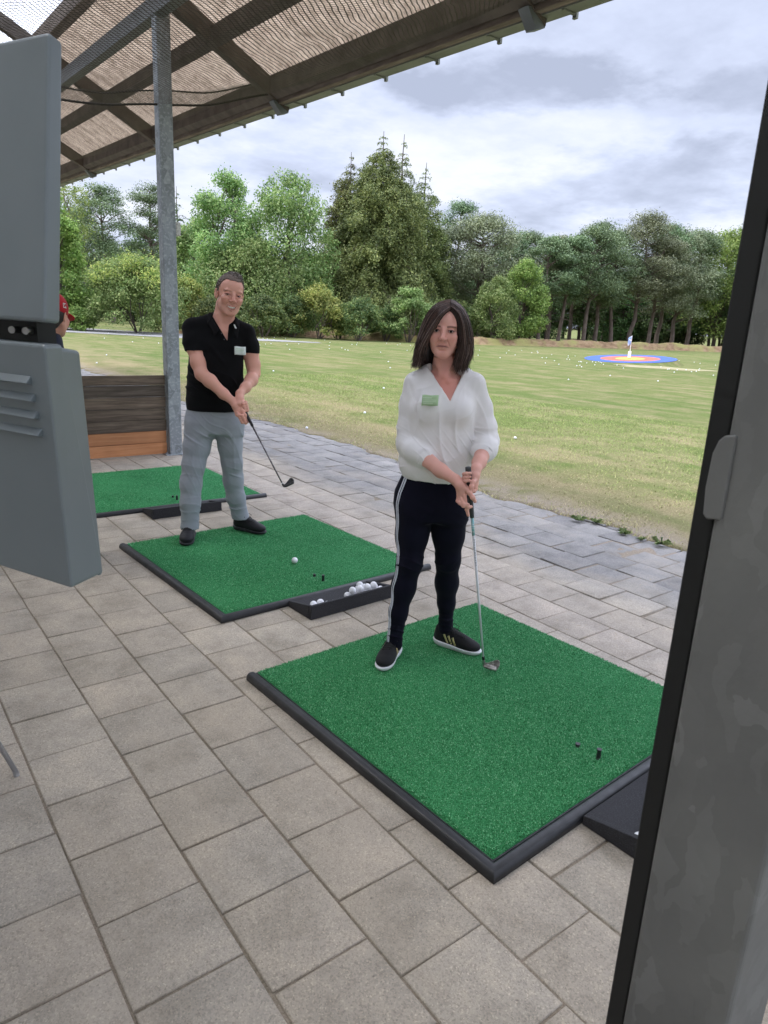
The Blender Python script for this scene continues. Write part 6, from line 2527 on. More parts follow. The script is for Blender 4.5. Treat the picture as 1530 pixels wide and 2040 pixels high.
# trousers
m_navy = cloth('navy_stretch_fabric', (0.0050, 0.0052, 0.0125), 0.85, (900, 0.15, 0.0005), 0.2, spec=0.1, sheen=0.04)
s = SDF()
s.loft([(0.74, -0.005, 0.040, 0.165, 0.105), (0.80, -0.012, 0.040, 0.178, 0.112), (0.87, -0.014, 0.038, 0.180, 0.112), (0.95, -0.004, 0.035, 0.158, 0.100), (1.00, 0.0, 0.035, 0.148, 0.092)], 0.03, rnd_=0.02)
RL = [(-0.090, 0.030, 0.80), (-0.096, 0.010, 0.66), (-0.098, -0.020, 0.53), (-0.1195, -0.020, 0.40), (-0.138, -0.035, 0.27), (-0.148, -0.050, 0.135)]
RLr = [0.098, 0.077, 0.060, 0.0565, 0.043, 0.0375]
s.chain(RL, RLr, 0.03)
s.chain([RL[-1], (-0.146, -0.052, 0.105)], [0.0370, 0.038], 0.01)
s.ell((-0.122, 0.010, 0.385), (0.050, 0.056, 0.085), 0.03)
LLg = [(0.078, 0.040, 0.80), (0.082, 0.045, 0.66), (0.088, 0.050, 0.53), (0.0915, 0.085, 0.40), (0.098, 0.110, 0.28), (0.103, 0.128, 0.17)]
LLr = [0.096, 0.074, 0.058, 0.054, 0.042, 0.0365]
s.chain(LLg, LLr, 0.03)
s.ell((0.092, 0.110, 0.39), (0.049, 0.056, 0.085), 0.03)
s.chain([LLg[-1], (0.104, 0.130, 0.13)], [0.0365, 0.039], 0.01)
for a, b, am, wd_ in [((-0.16, -0.03, 0.565), (-0.05, -0.085, 0.55), .003, .012), ((-0.15, -0.05, 0.50), (-0.06, -0.075, 0.49), .003, .010), ((0.03, -0.01, 0.52), (0.13, -0.01, 0.545), .005, .010), ((0.05, 0.0, 0.49), (0.14, 0.0, 0.50), .005, .010),
                      ((0.06, 0.05, 0.24), (0.14, 0.06, 0.22), .005, .008), ((0.06, 0.07, 0.20), (0.14, 0.08, 0.19), .005, .008), ((-0.19, -0.07, 0.20), (-0.11, -0.09, 0.21), .004, .009), ((-0.19, -0.08, 0.16), (-0.11, -0.1, 0.155), .004, .008), ((0.0, -0.08, 0.80), (-0.09, -0.10, 0.74), .005, .014), ((0.0, -0.08, 0.80), (0.09, -0.07, 0.74), .005, .014)]:
    s.fold(a, b, am, wd_)
tr_ = s
wdisp = addf(nfun(0.0008, 26, 9), wrinkle((0.2, 0.3, 1), 80, 0.0050, 21, gz(0.53, 0.05), 1.0, 10), wrinkle((0.15, 0.3, 1), 95, 0.0055, 22, gz(0.18, 0.06), 0.9, 10), wrinkle((0.5, 0.3, 1), 60, 0.0050, 23, gz(0.78, 0.07), 1.0, 10))
me = tr_.mesh('trousers', (-0.25, -0.13, 0.06), (0.23, 0.21, 1.02), 0.0035, wdisp)
trs = obj('trousers', me, m_navy, woman)
m_stripew = Mat('white_side_stripe', (0.62, 0.64, 0.72), 0.7)
ax_ = smooth_path([(-0.060, 0.035, 0.955), (-0.075, 0.035, 0.87)] + RL + [(-0.146, -0.052, 0.11)], 70)
dr = np.array([[-1.0, -0.62 + 0.35 * (0.95 - p[2]) * 0, 0.0] for p in ax_])
for so_ in (-0.0085, 0.0045):
    ribbon(tr_, ax_, dr, 0.0062, 'side_stripe', m_stripew, trs, 0.0024, 0.25, so_, disp=wdisp)
m_sb = cloth('black_knit_shoe', (0.010, 0.010, 0.011), 0.75, (500, 0.5, 0.001), 0.2)
m_ws = Mat('white_rubber_sole', (0.72, 0.73, 0.74), 0.5)
m_gold_ = Mat('gold_stripe', (0.55, 0.46, 0.22), 0.4, 0.5)
m_lace = Mat('black_lace', (0.012, 0.012, 0.012), 0.8)
shoe(woman, 'shoe', (-0.137, 0.035), (-0.205, -0.215), 0.030, 0.088, None, (m_sb, m_ws, m_gold_, m_lace), True)
shoe(woman, 'shoe', (0.052, 0.165), (0.288, 0.045), 0.030, 0.088, None, (m_sb, m_ws, m_gold_, m_lace), True)

# hair: dark mass plus combed strands
top = 0.118
GL = [  # image-left side guides, front to back (head frame)
    [(0.020, -0.068, 0.098), (-0.008, -0.094, 0.080), (-0.032, -0.099, 0.043), (-0.050, -0.093, 0.000), (-0.068, -0.075, -0.042), (-0.086, -0.050, -0.100), (-0.094, -0.040, -0.150), (-0.108, -0.036, -0.182)],
    [(0.016, -0.045, 0.116), (-0.030, -0.066, 0.108), (-0.064, -0.060, 0.066), (-0.080, -0.052, 0.010), (-0.104, -0.040, -0.048), (-0.106, -0.026, -0.105), (-0.108, -0.022, -0.145), (-0.132, -0.024, -0.170)],
    [(0.014, -0.010, 0.128), (-0.042, -0.014, 0.118), (-0.080, -0.010, 0.064), (-0.095, 0.0, 0.0), (-0.112, 0.010, -0.056), (-0.112, 0.018, -0.115), (-0.104, 0.022, -0.155), (-0.118, 0.022, -0.182)],
    [(0.012, 0.035, 0.126), (-0.046, 0.052, 0.108), (-0.084, 0.060, 0.050), (-0.094, 0.066, -0.010), (-0.094, 0.070, -0.070), (-0.090, 0.070, -0.130), (-0.085, 0.066, -0.170), (-0.080, 0.064, -0.195)],
    [(0.010, 0.075, 0.108), (-0.030, 0.105, 0.082), (-0.052, 0.118, 0.030), (-0.055, 0.118, -0.030), (-0.052, 0.108, -0.090), (-0.048, 0.098, -0.140), (-0.044, 0.092, -0.175), (-0.04, 0.090, -0.195)]]
GR = [
    [(0.022, -0.068, 0.098), (0.050, -0.078, 0.086), (0.068, -0.070, 0.048), (0.076, -0.058, 0.0), (0.078, -0.054, -0.045), (0.076, -0.050, -0.100), (0.068, -0.050, -0.150), (0.060, -0.048, -0.190)],
    [(0.018, -0.045, 0.116), (0.056, -0.056, 0.104), (0.080, -0.044, 0.060), (0.090, -0.034, 0.005), (0.108, -0.024, -0.045), (0.103, -0.022, -0.098), (0.084, -0.028, -0.145), (0.092, -0.030, -0.182)],
    [(0.016, -0.010, 0.128), (0.062, -0.012, 0.114), (0.092, -0.002, 0.058), (0.105, 0.008, 0.0), (0.120, 0.016, -0.050), (0.114, 0.020, -0.105), (0.096, 0.020, -0.150), (0.106, 0.020, -0.184)],
    [(0.014, 0.035, 0.126), (0.064, 0.050, 0.106), (0.092, 0.062, 0.048), (0.099, 0.070, -0.010), (0.098, 0.072, -0.070), (0.092, 0.070, -0.130), (0.085, 0.066, -0.170), (0.08, 0.062, -0.195)],
    [(0.012, 0.075, 0.108), (0.044, 0.105, 0.082), (0.056, 0.118, 0.030), (0.056, 0.118, -0.030), (0.052, 0.108, -0.090), (0.046, 0.098, -0.140), (0.042, 0.092, -0.175), (0.04, 0.090, -0.195)]]
for G in (GL, GR):      # fuller sides, ends lifted a little
    for g in G:
        for i_, (x_, y_, z_) in enumerate(g):
            k_x = 1.075 if -0.12 < z_ < 0.09 and abs(x_) > 0.05 else 1.0
            g[i_] = (x_ * k_x, y_, z_ + (0.012 if z_ < -0.14 else 0.006 if z_ < -0.09 else 0.0))
s = SDF()
s.M = np.array(HT)
s.ell((0.004, 0.024, 0.034), (0.0745, 0.090, 0.083), 0.01)
for G in (GL, GR):
    A = np.array([smooth_path(g, 14) for g in G])
    for q_ in np.linspace(0, len(G) - 1, 13):
        i0 = min(len(G) - 2, int(q_))
        p_ = A[i0] * (1 - (q_ - i0)) + A[i0 + 1] * (q_ - i0)
        fr_ = 1.0 if q_ > 0.3 else 0.55
        sh = np.linspace(0.0, 1.0, 14)
        r_ = (0.005 + 0.008 * np.sin(np.pi * np.clip(sh * 1.08, 0, 1)) ** 0.7) * fr_
        p_ = p_ * np.array([0.87, 0.90, 0.94]) + np.array([0, 0.002 + (0.008 if q_ < 0.3 else 0), 0])
        s.chain([tuple(v) for v in p_[:13]], list(r_[:13]), 0.014)
s.M = np.eye(4)
hm = s.mesh('hair', (-0.17, -0.15, 1.40), (0.17, 0.18, 1.79), 0.0032)
hair = obj('hair', hm, m_hairb, woman)
rs = np.random.RandomState(77)
paths = []
HM = np.array(HT)
for G in (GL, GR):
    A = np.array([smooth_path(g, 16) for g in G])
    for k in range(2600):
        t = rs.rand() ** 1.25 * (len(G) - 1)
        i = min(len(G) - 2, int(t))
        f = t - i
        p = A[i] * (1 - f) + A[i + 1] * f
        tl = min(len(G) - 1.001, max(0.0, round(t * 7 + 0.2) / 7))      # strands gather into locks towards the tips
        il = min(len(G) - 2, int(tl))
        pl = A[il] * (1 - (tl - il)) + A[il + 1] * (tl - il)
        cw_ = (np.linspace(0, 1, 16) ** 1.6 * 0.75)[:, None]
        p = p * (1 - cw_) + pl * cw_
        lock = math.sin(tl * 23.0)
        p = p + np.array([0.007 * np.sign(p[8, 0]), 0.0, 0.0]) * (lock * np.sin(np.linspace(0, 5.5, 16)) * np.linspace(0, 1, 16))[:, None]
        p[:, 2] += 0.012 * lock * np.linspace(0, 1, 16) ** 2
        lay = 0.955 + 0.085 * rs.rand() ** 0.7
        cen = np.array([0.0, 0.012, 0.0])
        sc_ = np.ones((16, 1)) * lay
        q = cen + (p - cen) * np.concatenate([sc_, sc_, 0 * sc_ + 1 + (lay - 0.97) * 0.55], 1)
        w_ = np.linspace(0, 1, 16)[:, None]
        q = q + (rs.normal(size=(1, 3)) * np.array([0.006, 0.006, 0.004])) * w_ ** 1.5
        q = q + np.stack([np.sin(w_[:, 0] * 5 + rs.rand() * 6), np.cos(w_[:, 0] * 4 + rs.rand() * 6), 0 * w_[:, 0]], 1) * 0.0026 * w_
        ln = 0.70 + 0.29 * rs.rand() ** 0.8
        tt = np.linspace(0, min(1.0, ln), 16) * 15
        q = np.stack([np.interp(tt, np.arange(16), q[:, c]) for c in range(3)], 1)
        q[9:] += np.outer(np.linspace(0, 1, 7) ** 2, rs.normal(size=3) * (0.005 if rs.rand() > 0.12 else 0.014))
        paths.append(q)
# loose wisps over the brow and cheek
for k in range(26):
    g = smooth_path(GL[0], 16)
    q = g + np.array([0.006 + 0.010 * rs.rand(), -0.004, 0.0]) * np.linspace(0, 1, 16)[:, None] + rs.normal(size=3) * 0.002
    tt = np.linspace(0, 8.0 + rs.rand() * 2, 16)
    paths.append(np.stack([np.interp(tt, np.arange(16), q[:, c]) for c in range(3)], 1))
paths = np.array(paths)
paths = paths @ HM[:3, :3].T + HM[:3, 3]
rad = 0.0015 * np.array([0.8] + [1.0] * 11 + [0.9, 0.7, 0.5, 0.2])
V, F = tubes_np(paths, rad, 4)
obj('hair_strands', mesh_np('hair_strands', V, F), m_hair, hair, smooth=True)['kind'] = 'stuff'

# her club
m_gripg = Mat('grey_club_grip', (0.045, 0.05, 0.05), 0.7)
m_gripw = Mat('teal_shaft_band', (0.28, 0.52, 0.55), 0.4)
m_gripw.color(m_gripw.ramp(m_gripw.noise(60, 2, stretch=(1, 1, 3)), [(0.45, (0.22, 0.50, 0.54)), (0.6, (0.55, 0.68, 0.70))]))
m_wsh = Mat('white_shaft', (0.66, 0.68, 0.70), 0.35)
m_wsh.color(m_wsh.mix(m_wsh.ramp(m_wsh.noise(130, 2, 0.5, stretch=(1, 1, .6)), [(0.60, (0, 0, 0)), (0.64, (1, 1, 1))]), (0.66, 0.68, 0.70), (0.60, 0.63, 0.65)))
m_nickel = Mat('brushed_nickel', (0.42, 0.39, 0.37), 0.35, 0.9)
m_nickel.color(m_nickel.ramp(m_nickel.noise(60, 2), [(0.35, (0.20, 0.185, 0.175)), (0.65, (0.50, 0.48, 0.46))]))


def to_world(o_, p):
    a = o_.rotation_euler.z
    return Vector((o_.location.x + p[0] * math.cos(a) - p[1] * math.sin(a), o_.location.y + p[0] * math.sin(a) + p[1] * math.cos(a), p[2]))


g = to_world(woman, (0.137, -0.248, 1.056))
e_ = to_world(woman, (0.298, -0.105, 0.052))
fd = to_world(woman, (1.0, -0.55, 0)) - to_world(woman, (0, 0, 0))
c1_ = club('golf_club', g, e_, fd, 'golf iron with white shaft held by the woman, head on the mat', (m_gripg, m_gripw, m_wsh, m_black, m_nickel), 0, (0.225, 0.31, 0.945))
# dark lettering along the shaft
m = MB()
for k in range(11):
    t = 0.335 + 0.0125 * k
    ctr = g.lerp(e_, t) - e_
    toc = (CAM - (ctr + e_)).normalized()
    dn = (e_ - g).normalized()
    sd_ = dn.cross(toc).normalized()
    r_ = random.Random(k)
    for q in range(2):
        o1 = ctr + toc * 0.0062 + dn * (q * 0.005 - 0.0025)
        P = [o1 + sd_ * a + dn * b + toc * c for c in (0, 0.0006) for a, b in ((-0.0028, -0.0012), (0.0028 - .002 * q * r_.random(), -0.0012), (0.0028 - .002 * q * r_.random(), 0.0012), (-0.0028, 0.0012))]
        m.hexa(P)
m.build('shaft_lettering', m_black, c1_)

# ------------------------------------------------------------------ THE MAN
MO = (0.42, 3.67, 0.0)
M_az = math.atan2(MO[1] - CAM.y, MO[0] - CAM.x)
man = empty('person', MO, M_az - math.pi / 2)
tag(man, 'smiling man with short greying hair, black polo shirt and light grey trousers', 'person')
MT_ = tree_T((0.098, -0.01, 1.772), 0.22, 0.04, 0.15)
MH = MT_ @ Matrix.Scale(1.20, 4)
s = SDF()
s.M = np.array(MH)
head_sdf(s, True, 1.0)
s.M = np.eye(4)
s.chain([(0.070, 0.045, 1.70), (0.055, 0.045, 1.60), (0.045, 0.055, 1.52)], [0.068, 0.070, 0.078], 0.03)
s.cap((0.118, 0.0, 1.63), (0.070, -0.03, 1.53), 0.013, 0.012, 0.02)
s.cap((0.020, 0.0, 1.63), (0.050, -0.03, 1.53), 0.013, 0.012, 0.02)
s.loft([(1.05, 0.0, 0.03, 0.16, 0.12), (1.25, 0.0, 0.03, 0.165, 0.12), (1.42, 0.012, 0.03, 0.175, 0.11), (1.52, 0.025, 0.04, 0.16, 0.09), (1.58, 0.04, 0.05, 0.10, 0.06)], 0.05, rnd_=0.03)
mRSh, mREl, mRWr = (-0.145, 0.02, 1.52), (-0.100, -0.130, 1.235), (0.112, -0.268, 1.066)
s.chain([mRSh, (-0.140, -0.035, 1.40), (-0.122, -0.090, 1.31), mREl], [0.056, 0.054, 0.047, 0.042], 0.03)
s.chain([mREl, (-0.045, -0.165, 1.195), (0.045, -0.225, 1.115), mRWr], [0.042, 0.044, 0.034, 0.026], 0.025)
mLSh, mLEl, mLWr = (0.215, 0.045, 1.50), (0.262, 0.010, 1.240), (0.155, -0.235, 1.120)
s.chain([mLSh, (0.240, 0.04, 1.38), (0.258, 0.025, 1.30), mLEl], [0.058, 0.052, 0.047, 0.043], 0.03)
s.chain([mLEl, (0.240, -0.070, 1.200), (0.195, -0.170, 1.155), mLWr], [0.041, 0.043, 0.033, 0.026], 0.025)
# right hand
s.chain([mRWr, (0.126, -0.290, 1.042)], [0.028, 0.029], 0.014)
for a, b, r in (((0.126, -0.288, 1.045), (0.160, -0.325, 1.000), 0.019), ((0.124, -0.285, 1.040), (0.146, -0.325, 0.985), 0.0185), ((0.122, -0.280, 1.036), (0.134, -0.315, 0.985), 0.017)):
    s.cap(a, b, r, r * 0.85, 0.012)
for i in range(4):
    z = 1.000 - 0.016 * i
    x = 0.140 + 0.008 * i
    finger(s, [(x - 0.004, -0.322, z), (x + 0.002, -0.350, z - 0.012), (x + 0.026, -0.358, z - 0.015), (x + 0.040, -0.340, z - 0.010)], 0.0112, 0.0088, 0.0035)
finger(s, [(0.155, -0.305, 1.030), (0.172, -0.335, 1.010), (0.182, -0.348, 0.988), (0.187, -0.350, 0.968)], 0.0135, 0.0095, 0.005)
# left hand
s.chain([mLWr, (0.154, -0.268, 1.090)], [0.028, 0.028], 0.014)
for a, b, r in (((0.152, -0.266, 1.092), (0.160, -0.300, 1.055), 0.0185), ((0.158, -0.262, 1.090), (0.172, -0.290, 1.060), 0.018), ((0.148, -0.262, 1.092), (0.146, -0.300, 1.060), 0.018)):
    s.cap(a, b, r, r * 0.85, 0.012)
finger(s, [(0.168, -0.285, 1.075), (0.176, -0.312, 1.058), (0.178, -0.328, 1.040)], 0.013, 0.010, 0.005)
for i in range(4):
    z = 1.075 - 0.015 * i
    x = 0.170 + 0.004 * i
    finger(s, [(x, -0.275, z), (x + 0.022, -0.292, z - 0.008), (x + 0.020, -0.318, z - 0.014), (x + 0.004, -0.330, z - 0.014)], 0.0108, 0.0086, 0.0035)
me = s.mesh('body', (-0.24, -0.39, 0.92), (0.34, 0.18, 1.95), 0.0022)
base_m = np.array([0.68, 0.350, 0.262])


def mtint(P):
    c = face_tint(P, MH, True, base_m, 1)
    hz = np.clip((1.10 - P[:, 2]) * 8, 0, 1)[:, None] * 0.35
    c = c * (1 - hz) + np.array([0.70, 0.34, 0.26]) * hz
    return c


paint(me, mtint)
obj('body', me, m_skin, man)
eyes(man, MH, True)
for e in man.children:
    if e.name.startswith('eye'):
        e.scale = (1.2,) * 3
m_tat = Mat('tattoo_ink', (0.16, 0.10, 0.09), 0.6)
# mouth inside and teeth
s = SDF()
s.M = np.array(MH)
s.ell((0, -0.062, -0.068), (0.026, 0.018, 0.013), 0.003)
obj('mouth_inside', s.mesh('mouth_inside', *bounds(s, (-.04, -.10, -.1), (.04, -.03, -.04)), 0.002), m_mouth, man)
s = SDF()
s.M = np.array(MH)
for i in range(8):
    t = (i - 3.5) / 3.5
    x = 0.0215 * t
    y = -0.0835 + 0.0115 * t * t
    z = -0.0685 + 0.0070 * t * t
    s.box((x * 1.08, y, z + 0.001), (0.0034, 0.0022, 0.0062 - 0.0018 * abs(t)), 0.0012, 0.0008, yaw=-0.75 * t)
obj('teeth', s.mesh('teeth', *bounds(s, (-.04, -.10, -.09), (.04, -.05, -.045)), 0.0010), m_teeth, man)

# polo shirt
m_polo = cloth('black_pique_cotton', (0.0050, 0.0050, 0.0058), 0.9, (700, 0.4, 0.001), 0.15, spec=0.12, sheen=0.04)
s = SDF()
s.loft([(0.972, -0.012, 0.03, 0.196, 0.138), (1.02, -0.014, 0.03, 0.200, 0.142), (1.12, -0.010, 0.028, 0.200, 0.148), (1.22, -0.008, 0.026, 0.194, 0.148), (1.34, 0.0, 0.026, 0.192, 0.138), (1.44, 0.010, 0.03, 0.196, 0.124),
        (1.52, 0.022, 0.038, 0.182, 0.102), (1.58, 0.032, 0.045, 0.130, 0.08), (1.615, 0.042, 0.05, 0.085, 0.065)], 0.03, rnd_=0.02)
s.chain([(-0.150, 0.04, 1.540), (0.03, 0.048, 1.600), (0.205, 0.042, 1.525)], [0.064, 0.055, 0.060], 0.05)
s.chain([(-0.155, 0.03, 1.53), (-0.150, -0.005, 1.45), (-0.138, -0.050, 1.365)], [0.072, 0.072, 0.070], 0.03)
s.chain([(0.210, 0.044, 1.505), (0.232, 0.040, 1.43), (0.244, 0.036, 1.385)], [0.066, 0.066, 0.060], 0.03)
s.box((-0.190, -0.090, 1.268), (0.16, 0.20, 0.120), 0.001, 0.005, -1, pitch=-0.16, roll=-0.02)
s.box((0.36, 0.0, 1.285), (0.175, 0.4, 0.092), 0.001, 0.006, -1, roll=0.05)
s.loft([(0.95, -0.012, 0.03, 0.196, 0.138), (1.02, -0.014, 0.03, 0.200, 0.142), (1.12, -0.010, 0.028, 0.200, 0.148), (1.22, -0.008, 0.026, 0.194, 0.148), (1.34, 0.0, 0.026, 0.188, 0.138), (1.42, 0.006, 0.03, 0.180, 0.124)], 0.012, rnd_=0.01)
s.box((0.0, 0.0, 0.86), (0.5, 0.5, 0.110), 0.001, 0.004, -1)
for a, b, am, wd_ in [((-0.10, -0.09, 1.50), (0.11, -0.13, 1.24), .008, .016), ((-0.08, -0.10, 1.44), (0.06, -0.13, 1.28), -.004, .014), ((0.17, -0.09, 1.36), (0.10, -0.12, 1.22), .006, .014), ((-0.15, -0.06, 1.20), (0.04, -0.13, 1.14), .006, .018),
                      ((-0.17, -0.05, 1.08), (0.02, -0.12, 1.06), .005, .014), ((0.16, -0.06, 1.16), (0.05, -0.13, 1.10), .005, .014), ((-0.20, -0.02, 1.52), (-0.16, -0.05, 1.40), .005, .014), ((0.23, -0.01, 1.50), (0.24, -0.03, 1.40), .004, .012),
                      ((0.185, -0.06, 1.38), (0.18, -0.06, 1.24), -.004, .010)]:
    s.fold(a, b, am * 0.8, wd_ * 1.0)
mxv_, mzv_ = 0.078, 1.462


def mcut(P):
    x, y, z = P.T
    xc = mxv_ - (z - mzv_) * 0.28
    half = (z - mzv_) * np.where(x > xc, 0.36, 0.34)
    return np.maximum((np.abs(x - xc) - half) * 0.9, y - 0.03)


s.func(mcut, -1, 0.004)
s.cap((0.045, 0.055, 1.55), (0.075, 0.04, 1.75), 0.082, 0.085, 0.005, -1)
polo_s = s
pdisp = addf(nfun(0.001, 24, 5), wrinkle((0.7, 0.2, 1), 32, 0.0085, 31, lambda P: np.exp(-((P[:, 2] - 1.14) / 0.14) ** 2), 1.1, 7), wrinkle((1, 0.2, -0.6), 34, 0.0070, 32, lambda P: np.exp(-((P[:, 2] - 1.40) / 0.12) ** 2), 1.0, 7))
me = s.mesh('polo_shirt', (-0.26, -0.17, 0.94), (0.33, 0.20, 1.68), 0.0036, pdisp)
polo = obj('polo_shirt', me, m_polo, man)
# collar flaps
for sx in (-1, 1):
    s = SDF()
    if sx < 0:
        P = [(-0.020, 0.085, 1.640), (-0.040, 0.020, 1.635), (-0.030, -0.040, 1.600), (0.015, -0.090, 1.535)]
    else:
        P = [(0.110, 0.085, 1.640), (0.138, 0.020, 1.615), (0.135, -0.040, 1.580), (0.118, -0.088, 1.520)]
    for i in range(len(P) - 1):
        a, b = np.array(P[i]), np.array(P[i + 1])
        dn = np.array([sx * 0.020, -0.012, -0.030])
        for q in range(9):
            s.cap(tuple(a + dn * q / 8 + (0, 0, 0.008)), tuple(b + dn * q / 8 * (1.15 if i == 2 else 1)), 0.0045, 0.0045, 0.005)
    obj('collar', s.mesh('collar', (-0.10, -0.14, 1.46), (0.2, 0.12, 1.68), 0.0028), m_polo, polo)
m_btn = Mat('dark_button', (0.03, 0.03, 0.03), 0.3)
m_lab = Mat('collar_label', (0.6, 0.6, 0.58), 0.6)
m = MB()
m.hexa([(0.128, -0.101, 1.552), (0.138, -0.098, 1.549), (0.141, -0.096, 1.552), (0.131, -0.099, 1.555), (0.120, -0.100, 1.575), (0.125, -0.098, 1.573), (0.128, -0.096, 1.576), (0.123, -0.098, 1.578)])
m.build('collar_tag', m_lab, polo)
for z in (1.475, 1.515):
    m = MB()
    m.lathe([(0.005, 0), (0.005, 0.0025)], n=12)
    b_ = m.build('button', m_btn, polo, loc=(0.056 - (z - 1.475) * 0.45, -0.112 + (z - 1.475) * 0.3, z))
    b_.rotation_euler = (R_(80), 0, 0)
m_wbadge = Mat('white_paper_badge', (0.66, 0.72, 0.68), 0.6)
m_wink = Mat('badge_green_print', (0.45, 0.62, 0.42), 0.7)
badge(man, (0.163, -0.112, 1.402), 0.082, 0.056, 0.30, -0.10, 0.03, m_wbadge, [(-.40, .10, .22, .03, m_wink), (-.40, .3, .03, .02, m_wink), (-.40, .2, -.15, .02, m_wink)])

# trousers
m_greyt = cloth('light_grey_cotton', (0.300, 0.322, 0.355), 0.85, (600, 0.3, 0.0008), 0.08)
s = SDF()
s.loft([(0.80, -0.012, 0.035, 0.195, 0.125), (0.88, -0.016, 0.035, 0.203, 0.132), (0.95, -0.018, 0.033, 0.202, 0.132), (1.02, -0.012, 0.033, 0.188, 0.125)], 0.03, rnd_=0.02)
mR = [(-0.115, 0.03, 0.86), (-0.148, 0.005, 0.70), (-0.170, -0.020, 0.58), (-0.192, -0.030, 0.44), (-0.200, -0.050, 0.30), (-0.207, -0.062, 0.135)]
mRr = [0.118, 0.094, 0.080, 0.076, 0.071, 0.063]
mL = [(0.080, 0.035, 0.86), (0.090, 0.040, 0.70), (0.102, 0.045, 0.58), (0.110, 0.072, 0.44), (0.130, 0.095, 0.30), (0.158, 0.110, 0.165)]
mLr = [0.112, 0.086, 0.076, 0.073, 0.069, 0.062]
s.chain(mR, mRr, 0.03)
s.chain(mL, mLr, 0.03)
s.chain([mR[-1], (-0.209, -0.064, 0.118)], [0.063, 0.067], 0.01)
s.chain([mL[-1], (0.164, 0.112, 0.140)], [0.062, 0.067], 0.01)
s.cap((-0.209, -0.064, 0.075), (-0.209, -0.064, 0.02), 0.07, 0.08, 0.004, -1)
s.cap((0.165, 0.112, 0.095), (0.165, 0.112, 0.03), 0.07, 0.08, 0.004, -1)
for a, b, am, wd_ in [((-0.17, -0.10, 0.82), (-0.19, -0.10, 0.20), .003, .010), ((0.11, -0.06, 0.80), (0.13, -0.01, 0.25), .003, .010), ((-0.08, -0.105, 0.93), (-0.075, -0.10, 0.84), -.004, .008), ((0.055, -0.115, 0.95), (0.045, -0.115, 0.86), .004, .008)]:
    s.fold(a, b, am, wd_)
mt_s = s
mdisp = addf(nfun(0.001, 20, 12), wrinkle((0.35, 0.2, 1), 52, 0.0110, 41, gz(0.50, 0.08), 1.1, 8), wrinkle((0.25, 0.2, 1), 62, 0.0120, 42, gz(0.215, 0.045), 1.0, 9),
             wrinkle((0.7, 0.2, 1), 38, 0.0090, 43, gz(0.78, 0.08), 1.0, 8), wrinkle((1, 0.1, 0.15), 40, 0.0060, 44, gz(0.62, 0.22), 0.8, 6), wrinkle((0.3, 0.2, 1), 50, 0.0080, 45, gz(0.34, 0.07), 1.1, 9), wrinkle((0.6, 0.2, 0.9), 46, 0.0034, 46, lambda P: np.clip(np.abs(P[:, 2] - 0.62) * 5, 0, 1), 1.8, 12, 3.5))
me = s.mesh('trousers', (-0.32, -0.15, 0.06), (0.25, 0.20, 1.03), 0.0038, mdisp)
mtr = obj('trousers', me, m_greyt, man)
m_ds = Mat('dark_sole', (0.030, 0.031, 0.034), 0.6)
m_blk2 = cloth('black_leather_shoe', (0.011, 0.011, 0.013), 0.55, (300, 0.3, 0.001), 0.2)
shoe(man, 'shoe', (-0.205, 0.035), (-0.238, -0.262), 0.030, 0.104, None, (m_blk2, m_ds, None, m_lace), False)
shoe(man, 'shoe', (0.118, 0.170), (0.345, -0.020), 0.030, 0.104, None, (m_blk2, m_ds, None, m_lace), False)

# short hair following the skull down to a real hairline
def hair_line(q):
    zl = np.interp(q[:, 1], [-0.095, -0.060, -0.035, -0.014, 0.0, 0.03, 0.055, 0.12], [0.083, 0.075, 0.060, 0.020, 0.004, -0.018, -0.055, -0.062])
    zl = zl + 0.012 * np.exp(-((np.abs(q[:, 0]) - 0.046) / 0.014) ** 2) * (q[:, 1] < -0.02)
    return q[:, 2] - zl


hs = SDF()
hs.ell((0, 0.018, 0.032), (0.0735, 0.092, 0.086), 0.01)
hs.ell((0, -0.028, 0.035), (0.062, 0.058, 0.062), 0.02)
hs.ell((0, -0.030, -0.030), (0.059, 0.058, 0.070), 0.02)
MHi = np.array(MH.inverted())


def to_head(P):
    return P @ MHi[:3, :3].T + MHi[:3, 3]


s = SDF()
s.func(lambda P: hs.eval(to_head(P)) * 1.2 - 0.0042, 1)
s.func(lambda P: hair_line(to_head(P)) * 1.0, -1, 0.004)
s.M = np.array(MH)
bb = bounds(s, (-.1, -.12, -.1), (.1, .14, .14))
obj('hair', s.mesh('hair', *bb, 0.0028), Mat('short_hair_base', (0.15, 0.115, 0.095), 0.85), man)
hairo = [c for c in man.children if c.name.startswith('hair')][0]
rs = np.random.RandomState(5)
d = rdir(rs, 9000)
cen_ = np.array([0, 0.0, 0.030])
ts_ = np.linspace(0.04, 0.15, 56)
Q = (cen_ + d[:, None, :] * ts_[None, :, None]).reshape(-1, 3)
ev = hs.eval(Q).reshape(len(d), -1)
first = np.argmax(ev > 0.002, axis=1)
P0 = cen_ + d * ts_[first][:, None]
keep = hair_line(P0) > 0.002
P0, d = P0[keep][:3800], d[keep][:3800]
n = len(P0)
topness = np.clip((P0[:, 2] - 0.06) / 0.05, 0, 1)[:, None]
comb_ = np.array([0.55, 0.35, 0.15]) * topness + np.array([0, 0.3, -0.8]) * (1 - topness)
ln = (0.005 + 0.019 * topness[:, 0]) * (0.7 + 0.6 * rs.rand(n))
dirn = d * 0.10 + comb_ + rs.normal(size=(n, 3)) * 0.12
dirn /= np.linalg.norm(dirn, axis=1)[:, None]
tt = np.linspace(0, 1, 4)
pth = P0[:, None, :] - d[:, None, :] * 0.001 + dirn[:, None, :] * (ln[:, None] * tt[None, :])[..., None] + d[:, None, :] * (0.003 * np.sin(tt * 3.0))[None, :, None]
